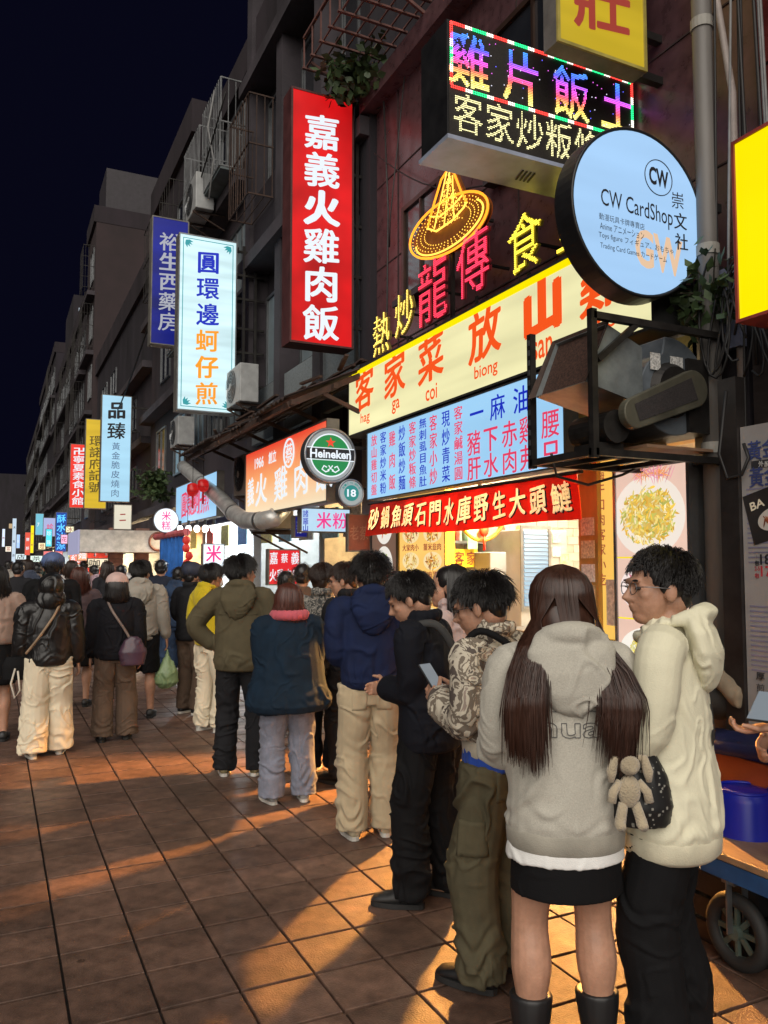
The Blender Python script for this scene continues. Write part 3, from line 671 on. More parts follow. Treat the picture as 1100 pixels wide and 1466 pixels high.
def hat():
    p = P(645, 305, X=XN); t = thing('neon_hat', p-ZV*.5, 'orange neon sombrero above the red neon characters', 'neon sign')
    def q(px, py): return P(px, py+5, X=XN)
    def ellp(cx, cy, a, b, rot, t0=0, t1=2*PI, n=40):
        return [q(cx+a*math.cos(s)*math.cos(rot)-b*math.sin(s)*math.sin(rot), cy+a*math.cos(s)*math.sin(rot)+b*math.sin(s)*math.cos(rot)) for s in np.linspace(t0, t1, n)]
    rot = R(-38); E = emit('neon_orange', (1,.33,.02), 1.9); E2 = emit('neon_amber', (1,.6,.08), 2.0)
    obj('brim_tube', MB().tube(ellp(643, 317, 66, 33, rot), .011, 6, False), E, t, True)
    obj('inner_brim_tube', MB().tube(ellp(644, 320, 58, 24, rot, -.3, PI+.3), .008, 6), E2, t, True)
    obj('crown_tube', MB().tube([q(612,322), q(622,285), q(632,252), q(641,238), q(650,242), q(660,268), q(668,284)], .010, 6), E, t, True)
    obj('band_tube', MB().tube([q(612,322), q(625,326), q(648,310), q(664,292), q(668,284)], .009, 6).tube([q(616,305), q(630,305), q(650,288), q(662,274)], .007, 6), E2, t, True)
    for a in ((622,322,640,240), (636,318,644,240), (650,306,648,246)): obj('crown_rib', MB().tube([q(a[0],a[1]), q((a[0]+a[2])/2,(a[1]+a[3])/2), q(a[2],a[3])], .006, 6), E2, t, True)
    d = MB()
    for k in range(46):
        for s in (.9, .8, .7, .6): 
            e = ellp(643, 318, 66*s, 31*s, rot, 2*PI*k/46, 2*PI*k/46+.01, 2)[0]; lamp(d, e-XV*.012, -YV, ZV, -XV, .007, (1,.55,.06))
    for k in range(260):
        v = random.random(); u = random.uniform(-1, 1)*(1-v)*24; lamp(d, q(640+v*5+u+(1-v)*2, 318-v*76-u*.45)-XV*.012, -YV, ZV, -XV, .006, (1,.6,.08))
    o = obj('bulbs', d, emit_attr('bulb_dots', 2.6), t); o['kind'] = 'stuff'
    bk = MB(); e = ellp(643, 317, 64, 32, rot, 0, 2*PI, 41)[:-1]; bk.v = [tuple(v+XV*.03) for v in e]; bk.f = [tuple(range(40))]
    e2 = [q(612,322), q(632,252), q(641,238), q(650,242), q(668,284)]; o_ = len(bk.v); bk.v += [tuple(v+XV*.025) for v in e2]; bk.f.append(tuple(range(o_, o_+5)))
    bk.v += [tuple(Vector(v)+XV*.03) for v in bk.v[:]]; nb = len(bk.v)//2; bk.f += [tuple(i+nb for i in f)[::-1] for f in bk.f[:]]
    obj('backing', bk, mat('hat_back', (.3,.1,.02), .6), t)
    obj('post', MB().bar(q(640,345)+XV*.06, Vector((XN+.06, q(640,345).y, 3.6)), .025).bar(q(655,300)+XV*.06, q(655,300)+XV*.36, .025), M_DARKMET, t)
hat()

for k_, (px, py, w_, h_, Y_, c_, tx, lab) in enumerate(((70,770,9,26,46,(.1,.75,.9),'珍珠','small turquoise upright sign above the blue cap'), (92,772,10,14,38,(.95,.5,.75),'花','square rose sign beyond the blue neon sign'), (60,782,10,10,56,(1,.9,.5),'燈','tiny amber sign above the distant heads'), (26,775,5,20,80,(.4,.6,1),'旅','thin blue upright sign near the street end'), (12,786,8,8,95,(.95,.85,.7),'茶','tiny cream sign near the picture edge'), (40,778,6,16,74,(1,.35,.2),'火','tiny orange upright sign near the street end'), (5,770,4,26,110,(.7,.8,1),'宿','faint white upright sign at the picture edge'), (100,758,12,10,33,(.9,.9,.6),'冰','small ivory sign below the red vertical sign'))):
    p_ = P(px, py, Y=Y_); z_ = (p_-CAM).dot(FWD)/FPX; fr_ = (p_, XV, ZV, -YV); t_ = lightbox('hanging_sign', fr_, w_*z_, h_*z_, .15, emit('far_sign_%d' % k_, c_, 1.15), M_CASE, lab, rimw=.03); n_ = len(tx); letters(t_, T_WHITE if k_ in (0,3,5) else T_RUST, [(ch, 0, ((n_-1)/2-i)*h_*z_/n_, w_*z_*.7, min(h_*z_/n_, w_*z_)*.8) for i, ch in enumerate(tx)], fr_, d=.01)
    obj('bracket', MB().bar(p_+XV*w_*z_/2, Vector((4.0, p_.y, p_.z)), .04), M_DARKMET, t_)
# ================================================================ turkey rice front (under the tin canopy)
def grad_face(name, top, bot, z0, z1):
    m, N, Lk, b = _nodes(name); g = N.new('ShaderNodeNewGeometry'); s = N.new('ShaderNodeSeparateXYZ'); Lk.new(g.outputs['Position'], s.inputs[0])
    mr = N.new('ShaderNodeMapRange'); mr.inputs[1].default_value = z0; mr.inputs[2].default_value = z1; Lk.new(s.outputs['Z'], mr.inputs[0])
    cr = N.new('ShaderNodeValToRGB'); cr.color_ramp.elements[0].color = rgb(bot); cr.color_ramp.elements[1].color = rgb(top); cr.color_ramp.elements.new(.5).color = (.9,.36,.12,1)
    Lk.new(mr.outputs[0], cr.inputs[0]); Lk.new(cr.outputs[0], b.inputs['Emission Color']); b.inputs['Emission Strength'].default_value = .95; b.inputs['Base Color'].default_value = (.4,.3,.2,1)
    return m
yf, zt = yz(353, 650, 3.0); zb = yz(357, 740, 3.0)[1]; yn = 7.5
fr = frame_para(3.0, yf, yn, zb, zt); c3 = (yf+yn)/2; w, h = yf-yn, zt-zb
t = lightbox('shop_sign', fr, w, h, .12, grad_face('face_sunset', (.85,.03,.015), (.82,.72,.5), zb, zt), M_CASE, 'shop sign fading from red to cream under the tin canopy', rimw=.02)
letters(t, T_WHITE, [(c, c3-yz(px, 680, 3.0)[0], -.1, .5, .42) for c, px in (('嘉',361), ('義',367), ('火',375), ('雞',403), ('肉',432), ('飯',465))][2:]+[('義', c3-yz(360, 700, 3.0)[0], -.1, .3, .38)], fr, bold=.015, brush=.04, slant=.08, d=.009)
letters(t, T_WHITE, [('1966', c3-yz(372, 660, 3.0)[0], .24, .38, .14), ('創立', c3-yz(391, 650, 3.0)[0], .25, .3, .15), ('蔡', c3-yz(415, 645, 3.0)[0], .22, .26, .24)], fr, 'small_lettering', bold=.02, d=.009)
cc = fr[0]+fr[1]*(c3-yz(415, 645, 3.0)[0])+ZV*.22; obj('ring', MB().tube([cc-XV*.01-YV*.17*math.cos(a)+ZV*.16*math.sin(a) for a in np.linspace(0, 2*PI, 40)], .012, 6, False), T_WHITE, t)

c = P(473, 652, Y=7.25)
t, fr = disc_sign('beer_sign', (c.x, 7.25, c.z), .275, .1, emit('face_silver', (.5,.55,.55), .6, .15, 4), M_STEEL, 'round green and silver beer sign with a red star', .03)
E_GREEN = emit('face_green', (.01,.3,.07), .75); E_GREEND = emit('face_deep_green', (.005,.12,.035), .7)
obj('green_field', MB().cyl((c.x, 7.2415, c.z), (c.x, 7.2435, c.z), .205, 48), E_GREEN, t)
obj('oval_ring', MB().tube([(c.x+.208*math.cos(a), 7.241, c.z+.208*math.sin(a)) for a in np.linspace(0, 2*PI, 49)], .007, 5, False), T_WHITE, t)
obj('black_band', fbox(fr, .50, .105, .0095, .0125, 0, .012), M_BLACK, t)
obj('band_edge', fbox(fr, .50, .008, .0096, .0128, 0, .07).add(fbox(fr, .50, .008, .0096, .0128, 0, -.047).v, fbox(fr, .5, .008, 0, 1).f), T_WHITE, t)
letters(t, T_WHITE, [('Heineken', 0, .012, .43, .085)], fr, bold=.03, d=.014)
sm = MB(); pts = [Vector((c.x+(.055 if k % 2 == 0 else .022)*math.sin(k*PI/5), 7.2385, c.z+.125+(.055 if k % 2 == 0 else .022)*math.cos(k*PI/5))) for k in range(10)]
sm.v = [tuple(p) for p in pts]+[(c.x, 7.238, c.z+.125)]; sm.f = [(k, 10, (k+1) % 10) for k in range(10)]; obj('star', sm, emit('star_red', (.9,.06,.02), .9), t)
sw = MB()
for s in (-1, 1): sw.tube([(c.x+s*x, 7.238, c.z+z) for x, z in ((.015,-.15), (.05,-.165), (.09,-.14), (.07,-.105), (.04,-.12))], .007, 5).tube([(c.x+s*x, 7.238, c.z+z) for x, z in ((.02,-.1), (.0,-.13), (.03,-.145))], .006, 5)
obj('hop_emblem', sw, T_WHITE, t)
obj('bracket', MB().bar((c.x+.25, 7.3, c.z+.1), (3.4, 7.3, c.z+.1), .03), M_DARKMET, t)
c = P(503, 706, Y=7.2)
t, fr = disc_sign('age_limit_sign', (c.x, 7.2, c.z), .14, .08, emit('face_greywhite', (.5,.58,.58), .6), M_STEEL, 'small round teal sign numbered 18 hanging below the beer sign', .02)
E_TEAL = emit('face_teal', (.02,.3,.27), .75)
obj('teal_disc', MB().cyl((c.x, 7.1915, c.z), (c.x, 7.1935, c.z), .078, 32), E_TEAL, t)
letters(t, T_WHITE, [('18', 0, 0, .095, .075)], fr, bold=.03, d=.0105)
mb = MB()
for k, ch in enumerate('BUILT TO SERVE'):
    if ch == ' ': continue
    a = R(150-k*9.2); U_ = XV*math.sin(a)-ZV*math.cos(a); V_ = XV*math.cos(a)+ZV*math.sin(a); put(mb, ch, 0, 0, .016, .02, (fr[0]+V_*.1, U_, V_, -YV), bold=.02, d=.009, fit=True)
obj('ring_lettering', mb, E_TEAL, t)
obj('bracket', MB().bar((c.x+.12, 7.24, c.z+.05), (3.4, 7.24, c.z+.05), .025), M_DARKMET, t)

# --- tin canopy
cn = thing('tin_canopy', (3.3, 9.6, 3.3), 'rusty corrugated tin canopy over the rice shop', 'canopy')
M_TIN = mat('rusty_tin', (.075,.055,.046), .7, .4, ns=4, na=.6, bs=30, col2=(.03,.02,.017))
for k in range(9):
    y0 = 7.35+k*.52; mb = MB(); n = 12; dz = random.uniform(-.03, .03); ox = random.uniform(-.08, .06)
    for i in range(n+1):
        y = y0+i*.55/n; z = .018*math.sin(i*PI/1.5)
        mb.v += [(2.5+ox, y, 3.22+z+dz+(k % 2)*.012), (3.72, y, 3.78+z+(k % 2)*.012), (2.5+ox, y, 3.205+z+dz+(k % 2)*.012), (3.72, y, 3.772+z+(k % 2)*.012)]
    for i in range(n): a = i*4; mb.f += [(a, a+1, a+5, a+4), (a+2, a+6, a+7, a+3), (a, a+4, a+6, a+2)]
    obj('tin_sheet', mb, M_TIN, cn)
fm = MB()
for y in np.arange(7.4, 12.1, .9): fm.bar((2.52, y, 3.15), (3.72, y, 3.72), .06); fm.bar((2.9, y, 3.3), (3.7, y, 3.0), .04)
for x, z in ((2.56, 3.2), (3.0, 3.4), (3.35, 3.56)): fm.bar((x, 7.3, z-.03), (x, 12.1, z-.03), .05)
obj('frame', fm, M_RUST, cn)
rr = random.Random(5); jk = MB()
for k in range(26): a = Vector((rr.uniform(2.55, 3.5), rr.uniform(7.4, 11.5), 3.8)); a.z = 3.30+(a.x-2.5)*.46; jk.bar(a, a+Vector((rr.uniform(-.1,.1), rr.uniform(-.6,.6), rr.uniform(0,.05))), .04, .02)
obj('loose_planks', jk, M_RUST, cn)['kind'] = 'stuff'

# --- stalls beyond: pale awning, round duct, units
aircon((3.15, 10.3, 2.05), 'big grey outdoor unit hung low beside the bent duct', mat('dusty_unit', (.26,.23,.2), .6), 1.0, .68, .3)
aircon((3.2, 11.4, 2.62), 'dusty brown outdoor unit above the bent duct', mat('brown_unit', (.2,.15,.12), .6), .85, .58, .3)
aircon((3.3, 12.3, 4.1), 'white outdoor unit standing behind the canopy beside the white sign', None, .8, .6, .3)
aircon((3.2, 16.6, 6.3), 'white outdoor unit on a wall bracket above the white vertical sign', None, .9, .75, .35)
aircon((3.2, 15.2, 8.3), 'pale outdoor unit on the upper storey of the grey tenement', None, .9, .7, .35)
aircon((3.35, 17.2, 4.1), 'old white outdoor unit beside the bushy plant', None, .8, .6, .35)
du = thing('exhaust_duct', (3.0, 9.8, 2.0), 'silver bent exhaust duct in front of the outdoor units', 'duct')
pth = [P(262, 668, X=3.05), P(290, 692, X=2.98), P(318, 716, X=2.9), P(335, 735, X=2.86), P(350, 745, X=2.86), P(372, 746, X=2.9), P(392, 742, X=3.0), P(405, 728, X=3.2)]
sp = []
for i in range(len(pth)-1):
    for k in range(4): sp.append(pth[i].lerp(pth[i+1], k/4))
sp.append(pth[-1]); obj('pipe', MB().tube(sp, .11, 20), mat('galvanised_duct', (.62,.62,.6), .4, .45, ns=6, na=.3), du, True)
for i in (4, 12, 20): 
    d = (sp[i+1]-sp[i]).normalized()*.02; obj('collar', MB().tube([sp[i]-d, sp[i]+d], .117, 20), M_STEEL, du)

def para_sign(pxl, pxr, pyt, pyb, X, face, rows, label, dep=.1, name='shop_sign', case=M_CASE):
    yl, zt = yz(pxl, pyt, X); zb = yz(pxl, pyb, X)[1]; yr = yz(pxr, pyt, X)[0]; fr = frame_para(X, yl, yr, zb, zt)
    t = lightbox(name, fr, yl-yr, zt-zb, dep, face, case, label, rimw=.015)
    for tm, txt, cx, cy, sz in rows:
        n = len(txt); st = (yl-yr)*.9/n
        letters(t, tm, [(ch, (yl-yr)*cx+(i-(n-1)/2)*st*min(1, sz), (zt-zb)*cy, min(st, (zt-zb)*sz)*.95, (zt-zb)*sz*.95) for i, ch in enumerate(txt)], fr, bold=.02, brush=.02, slant=.05, d=.009)
    return t
def perp_sign(pxl, pxr, pyt, pyb, Y, face, rows, label, dep=.1, name='shop_sign', case=M_CASE):
    a, b, c = P(pxl, pyt, Y=Y), P(pxr, pyt, Y=Y), P(pxl, pyb, Y=Y); fr = frame_perp(a.x, b.x, Y, c.z, a.z); w, h = b.x-a.x, a.z-c.z
    t = lightbox(name, fr, w, h, dep, face, case, label, rimw=.015)
    for tm, txt, cx, cy, sz, ws in rows:
        n = len(txt)
        letters(t, tm, [(ch, w*cx+(i-(n-1)/2)*w*ws, h*cy, w*ws*.95, h*sz) for i, ch in enumerate(txt)], fr, bold=.02, brush=.02, slant=.05, d=.009)
    return t
for k_, (px, py, w_, h_, Y_, c_, tx, lab) in enumerate(((108,800,16,16,36,(.9,.25,.18),'紅','red lit panel over the distant stall'), (76,795,26,12,40,(.95,.2,.2),'小吃','glowing pink-red strip sign in the distance'), (118,792,14,22,34,(.9,.4,.2),'麵','orange lit panel beside the brick pillars'), (30,797,14,8,70,(.7,.85,.9),'店','tiny white lit panel deep in the street'), (52,800,16,9,58,(.75,.9,.8),'茶','tiny mint lit panel deep in the street'), (146,806,40,14,21.0,(1,.85,.6),'咖啡','cream lit counter sign between the brick pillars'))):
    p_ = P(px, py, Y=Y_); z_ = (p_-CAM).dot(FWD)/FPX; fr_ = (p_, XV, ZV, -YV); t_ = lightbox('shop_sign', fr_, w_*z_, h_*z_, .1, emit('far_panel_%d' % k_, c_, 1.1), M_CASE, lab, rimw=.02); letters(t_, T_DARK if k_ > 2 else T_WHITE, [(ch, (i-(len(tx)-1)/2)*w_*z_/len(tx), 0, w_*z_/len(tx)*.8, h_*z_*.8) for i, ch in enumerate(tx)], fr_, d=.01)
E_BWHITE = emit('face_bright_white', (.82,.92,1), 1.25, .05)
para_sign(253, 312, 698, 752, 3.0, E_SKY, [(T_CRIM, '圓環邊蚵仔煎', 0, -.02, .72)], 'pale blue shop sign with crimson characters beside the bent duct')
perp_sign(430, 502, 726, 762, 8.6, emit('face_paleblue2', (.5,.72,.9), 1.0), [(T_PINK, '米粉', .12, 0, .7, .32), (T_BLUE, '諸', -.4, .25, .3, .12), (T_BLUE, '羅', -.4, -.05, .3, .12), (T_BLUE, '山', -.4, -.32, .3, .12)], 'pale blue rice noodle sign hanging across the shop entrance')
perp_sign(384, 430, 786, 838, 9.4, emit('face_red4', (.75,.02,.03), 1.0), [(T_WHITE, '嘉', -.33, .25, .36, .28), (T_WHITE, '義', .33, .25, .36, .28), (T_WHITE, '火雞肉飯', 0, -.22, .36, .235), (T_WHITE, '蔡', 0, .25, .28, .24)], 'red sign with white characters low behind the queue')
perp_sign(421, 441, 738, 770, 9.0, E_BLUE, [(T_WHITE, '蔡', 0, 0, .6, .7)], 'small blue sign beside the rice noodle sign')
perp_sign(497, 531, 735, 790, 7.75, mat('brown_board', (.34,.1,.055), .5), [(mat('faded_letter', (.5,.22,.13), .6), '老蔡', 0, 0, .4, .42)], 'faded brown board hanging at the edge of the restaurant', .04)
perp_sign(290, 322, 778, 812, 12.2, E_BWHITE, [(T_PINK, '米', 0, .08, .75, .75)], 'glowing white sign with a pink character behind the capped heads')
perp_sign(163, 189, 722, 758, 20.0, emit('face_ivory', (.8,.75,.6), .9), [(T_RUST, '二', 0, 0, .4, .4)], 'cream box sign below the pale blue vertical sign')
o, fr = disc_sign('oval_sign', tuple(P(238, 745, Y=14.4)), .22, .08, E_BWHITE, M_STEEL, 'round white rice cake sign at the end of the pale blue shop sign', .012)
letters(o, T_PINK, [('米', 0, .08, .17, .17), ('糕', 0, -.09, .17, .17)], fr, bold=.02, d=.009)
# shop bodies under the far buildings: lit fronts
def stall(y0, y1, X, wallm, lit, label, zt=2.9, seed=0):
    """an open shop front: ceiling strip of light, back wall, counter, posters"""
    rr = random.Random(seed); t = thing('food_shop', (X, (y0+y1)/2, 0), label, 'shop')
    obj('back_wall', MB().box(X+2.2, X+2.3, y0+.06, y1-.06, 0, zt), wallm, t); obj('side_wall', MB().box(X+.3, X+2.195, y1-.055, y1-.02, 0, zt), wallm, t)
    obj('side_wall', MB().box(X+.3, X+2.195, y0+.02, y0+.055, 0, zt), wallm, t)
    obj('fascia', MB().box(X-.1, X+.02, y0+.03, y1-.03, zt-.45, zt), M_CONC, t)
    obj('ceiling', MB().box(X+.03, X+2.19, y0+.06, y1-.06, zt-.1, zt-.02), M_WHITEP, t)
    for k in range(2):
        y = y0+(y1-y0)*(k+.5)/2; obj('light_tube', MB().tube([(X+.3, y, zt-.16), (X+1.5, y, zt-.16)], .03, 8), emit('tube_'+lit[0], lit[1], lit[2]), t)
    LPW = (110 if y0 < 13 else 420)*(y1-y0)/3; ll = bpy.data.lights.new('stall_light', 'AREA'); ll.energy = LPW; ll.color = lit[1]; ll.shape = 'RECTANGLE'; ll.size = 1.2; ll.size_y = (y1-y0)*.7; lo = bpy.data.objects.new('stall_light', ll); COL.objects.link(lo); lo.parent = t; lo.location = Vector((X+.9, (y0+y1)/2, zt-.2))-ORG[t.name]; lo.rotation_euler = (0, R(25), 0)
    obj('counter', MB().box(X+.35, X+.95, y0+.3, y0+.6*(y1-y0), 0, .9), M_STEEL, t)
    for z in (1.35, 1.75):
        obj('shelf', MB().box(X+1.95, X+2.16, y0+.1, y1-.4, z, z+.03), M_STEEL, t)
        for k in range(int((y1-y0)*3)): y = rr.uniform(y0+.2, y1-.5); obj('jar', MB().zloft([(z+.03,.05,.05,X+2.05,y), (z+.15,.055,.055,X+2.05,y), (z+.2,.03,.03,X+2.05,y)], 10), mat('jar_%d' % rr.randint(0,4), (rr.uniform(.1,.6), rr.uniform(.06,.4), rr.uniform(.03,.3)), .4), t)
    for k in range(3): y = y0+(y1-y0)*(k+.5)/3; obj('hanging_menu', MB().box(X+.25, X+.27, y-.28, y+.28, 1.95, 2.35), mat('menu_card_%d' % ((k+seed) % 4), [(.7,.6,.15),(.7,.12,.1),(.65,.62,.55),(.2,.4,.5)][(k+seed) % 4], .5, ns=20, na=.5), t)
    for k in range(7):
        y = rr.uniform(y0+.3, y1-.8); z = rr.uniform(1.2, 2.0); obj('poster', MB().box(X+2.17, X+2.196, y, y+rr.uniform(.4,.8), z, z+rr.uniform(.3,.6)), mat('poster_%d' % rr.randint(0, 5), (rr.uniform(.3,.8), rr.uniform(.2,.7), rr.uniform(.05,.6)), .5, ns=12), t)
    return t
COOL = ('cool', (.85,.95,1), 9); WARM = ('warm', (1,.75,.42), 9)
M_TILEW = mat('white_wall_tile', (.6,.6,.58), .35, ns=6, na=.2)
stall(8.1, 10.3, 3.75, mat('stall_cream', (.6,.5,.36), .6), WARM, 'rice shop interior with warm light behind the queue', 2.9, 1)
stall(10.4, 13.2, 3.75, M_TILEW, COOL, 'bright white noodle shop beyond the bent duct', 2.9, 2)
stall(13.4, 17.0, 3.7, M_TILEW, COOL, 'bright stall behind the blue curtain', 2.8, 3)
stall(17.2, 21.6, 3.7, mat('stall_peach', (.6,.42,.3), .6), WARM, 'stall with brown pillars below the cream box sign', 2.8, 4)
stall(22.2, 30.5, 3.8, M_TILEW, WARM, 'lit stall with pale awning down the street', 2.8, 5)
stall(31.5, 43.5, 3.7, mat('stall_red', (.6,.12,.08), .6), ('pinkred', (1,.3,.22), 7), 'red lit stall in the distance', 2.8, 6)
stall(44.5, 61, 3.8, M_TILEW, COOL, 'distant white lit shop', 2.8, 7)
stall(62.5, 89, 3.7, M_TILEW, WARM, 'distant warm lit shop near the street end', 2.8, 8)
aw = thing('awning', (2.9, 19.0, 2.7), 'pale grey box awning with a dark round mark down the street', 'awning')
a = P(108, 758, Y=18.8); b = P(184, 758, Y=18.8); c = P(108, 790, Y=18.8)
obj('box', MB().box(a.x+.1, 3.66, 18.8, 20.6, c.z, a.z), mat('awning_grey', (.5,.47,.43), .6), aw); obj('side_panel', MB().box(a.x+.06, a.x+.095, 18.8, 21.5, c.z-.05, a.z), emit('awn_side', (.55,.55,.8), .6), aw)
obj('round_mark', MB().tube([(3.35+.2*math.cos(s), 18.79, (a.z+c.z)/2+.2*math.sin(s)) for s in np.linspace(0, 2*PI, 30)], .03, 5, False), mat('brown_mark', (.2,.07,.05), .6), aw)
for x in (2.6, 3.2): 
    pl = thing('brick_pillar', (x, 20.2, 0), 'brown brick pillar %s under the grey awning' % ('nearer the street' if x < 3 else 'nearer the wall'), 'pillar')
    obj('shaft', MB().box(x-.15, x+.15, 20.05, 20.35, 0, c.z-.02), mat('pillar_brown', (.2,.1,.08), .7, ns=8), pl)
    for k in range(16): obj('brick_course', MB().box(x-.157, x+.157, 20.043, 20.357, .1+k*.15, .22+k*.15), mat('pillar_brick', (.26,.13,.1), .7, ns=6, rnd=.2), pl)
cu = thing('blue_curtain', (2.9, 15.4, 0), 'plain blue cloth screen hanging from a red rail', 'curtain')
p0, p1 = P(229, 772, X=2.75), P(262, 772, X=2.75); cb = MB(); n = 24; zt_, zb_ = p0.z, 1.0
for i in range(n+1):
    y = p0.y+(p1.y-p0.y)*i/n; x = 2.75+.03*math.sin(i*1.7)
    cb.v += [(x, y, zt_), (x+.012*math.sin(i), y, zb_)]
for i in range(n): cb.f.append((2*i, 2*i+1, 2*i+3, 2*i+2))
o = obj('cloth', cb, mat('blue_cloth', (.03,.16,.55), .7), cu, True); so = o.modifiers.new('t', 'SOLIDIFY'); so.thickness = .006
obj('rail', MB().tube([(2.75, p0.y+.4, zt_+.05), (2.75, p1.y-.3, zt_+.05)], .06, 10), mat('red_pink_roll', (.6,.12,.13), .6), cu)
for i, (px, py, Y, r) in enumerate(((276, 702, 12.0, .09), (291, 696, 11.8, .085))):
    p = P(px, py, Y=Y); l = thing('red_lantern', p-ZV*r, 'red paper lantern %s over the pale blue shop sign' % ('hanging on the left' if i == 0 else 'hanging on the right'), 'lantern', 'red lanterns')
    obj('shade', MB().zloft([(p.z-r, r*.4, r*.4, p.x, p.y), (p.z-r*.6, r*.85, r*.85, p.x, p.y), (p.z, r, r, p.x, p.y), (p.z+r*.9, r*.9, r*.85, p.x, p.y), (p.z+r*1.2, r*.4, r*.4, p.x, p.y)], 16), emit('lantern_red', (.7,.015,.015), .6, .35, 9), l, True)
    obj('tassel', MB().tube([(p.x, p.y, p.z-r), (p.x, p.y, p.z-r-.18)], .015, 6), mat('tassel_red', (.5,.02,.02), .7), l)
    obj('cord', MB().tube([(p.x, p.y, p.z+r), (p.x, p.y, p.z+.5)], .005, 4), M_CABLE, l)
p = P(268, 800, Y=12.5); l = thing('red_pennant', (p.x, 12.5, 1.3), 'string of red charms hanging beside the blue screen', 'decoration')
for k in range(7): obj('charm', MB().ell((p.x+.03*math.sin(k*2), 12.5, 1.25+k*.12), (.06,.03,.07)), mat('charm_red', (.7,.03,.02), .5), l, True)
obj('cord', MB().tube([(p.x, 12.5, 1.2), (p.x, 12.5, 2.75)], .005, 4), M_CABLE, l)
for k in range(5):
    p = P(258+k*12, 757, X=2.95); l = thing('bulb', p, ['leftmost','second from left','middle','second from right','rightmost'][k]+' bare white bulb under the pale blue shop sign', 'bulb', 'row of bulbs under the pale blue shop sign')
    obj('glass', MB().ell(p, (.05,.05,.06)), emit('bulb_white', (1,.97,.9), 6), l, True); obj('socket', MB().cyl(p+ZV*.055, p+ZV*.14, .025, 10), M_BLACK, l)
# ================================================================ restaurant interior and front
sh = thing('restaurant_interior', (5, 5.4, .11), 'bright tiled restaurant kitchen behind the open front', 'interior')
M_SHOPW = mat('shop_wall_warm', (.62,.47,.27), .5, ns=3, na=.2)
obj('back_wall', MB().box(6.6, 6.7, 3.25, 7.6, .11, 3.0), mat('kitchen_wall', (.62,.6,.55), .4, ns=3, na=.15), sh)
kt = MB().box(-.072, .072, -.012, 0, -.045, .045).mesh('tile'); kt.materials.append(mat('kitchen_tile', (.68,.64,.56), .22, ns=4, na=.15, rnd=.2))
for j in range(17):
    for k in range(13):
        o = bpy.data.objects.new('tile', kt); COL.objects.link(o); o.parent = sh; o.location = Vector((3.95+j*.15+(k % 2)*.075, 7.557, 1.4+k*.096))-ORG[sh.name]
obj('side_wall', MB().box(3.64, 6.595, 7.56, 7.615, .13, 3.0), mat('kitchen_side', (.5,.46,.4), .4, ns=3, na=.15), sh); obj('side_wall', MB().box(3.5, 6.595, 3.2, 3.25, .13, 3.0), M_SHOPW, sh)
obj('ceiling', MB().box(3.5, 6.6, 3.26, 7.55, 2.9, 3.0), mat('shop_ceiling', (.7,.62,.48), .6), sh)
for k, (x, y) in enumerate(((4.6, 4.6), (4.6, 6.3), (5.8, 5.4))):
    obj('light_tube', MB().tube([(x, y-.55, 2.83), (x, y+.55, 2.83)], .022, 8), emit('tube_shop', (1,.84,.58), 11), sh)
# floodlight that throws the long shadows
fl = thing('floodlight', (4.25, 5.95, 2.45), 'warm floodlight under the restaurant ceiling', 'lamp')
obj('housing', MB().box(4.26, 4.36, 5.83, 6.07, 2.4, 2.58), M_BLACK, fl, bevel=.01); obj('lens', MB().box(4.245, 4.257, 5.85, 6.05, 2.42, 2.56), emit('flood_lens', (1,.62,.25), 12), fl)
obj('arm', MB().bar((4.32, 5.95, 2.58), (4.32, 5.95, 2.9), .03), M_BLACK, fl)
lp = bpy.data.lights.new('flood_light', 'SPOT'); lp.energy = 2700; lp.color = (1,.42,.08); lp.shadow_soft_size = .06; lp.spot_size = R(150); lp.spot_blend = .5
lo = bpy.data.objects.new('flood_light', lp); COL.objects.link(lo); lo.parent = fl; lo.location = Vector((4.2, 5.95, 2.47))-ORG[fl.name]; lo.rotation_euler = Vector((-1, -.25, -.62)).to_track_quat('-Z', 'Y').to_euler()
for (x, y, e) in ((4.7, 4.6, 105), (4.7, 6.4, 105), (5.9, 5.4, 80)):
    la = bpy.data.lights.new('shop_tube_light', 'AREA'); la.energy = e; la.color = (1,.86,.62); la.shape = 'RECTANGLE'; la.size = .2; la.size_y = 1.1; lo = bpy.data.objects.new('shop_tube_light', la); COL.objects.link(lo); lo.parent = sh; lo.location = Vector((x, y, 2.79))-ORG[sh.name]
# fridge, steel cabinet with louvred door, counter, pots
f = thing('refrigerator', (5.4, 5.3, .125), 'tall grey steel refrigerator in the restaurant kitchen', 'refrigerator')
q0, q1 = P(702, 790, Y=6.9), P(742, 790, Y=6.9); obj('body', MB().box(q0.x, q1.x, 6.9, 7.5, .125, q0.z), mat('grey_steel_door', (.4,.44,.48), .35, .3, ns=3, na=.2), f, bevel=.01); obj('door_handle', MB().bar((q1.x-.06, 6.87, 1.2), (q1.x-.06, 6.87, 1.7), .02), M_DARKMET, f)
f = thing('steel_cabinet', (5.2, 6.7, .125), 'steel cabinet with pale blue louvred window behind the long-haired head', 'cabinet')
q0, q1 = P(745, 758, Y=6.65), P(812, 758, Y=6.65); obj('body', MB().box(q0.x, q1.x, 6.65, 7.5, .125, q0.z), mat('cabinet_steel', (.45,.47,.48), .35, .4, ns=3, na=.2), f, bevel=.01)
lw = (q1.x-q0.x)*.5; xc = q0.x+lw*.62; lvm = MB().box(-lw/2, lw/2, -.01, .0, -.018, .018).mesh('louvre'); lvm.materials.append(emit('louvre_blue', (.3,.52,.72), .75))
for k in range(18):
    o = bpy.data.objects.new('louvre', lvm); COL.objects.link(o); o.parent = f; o.location = Vector((xc, 6.643, 1.2+k*.042))-ORG[f.name]; o.rotation_euler = (-.3, 0, 0)
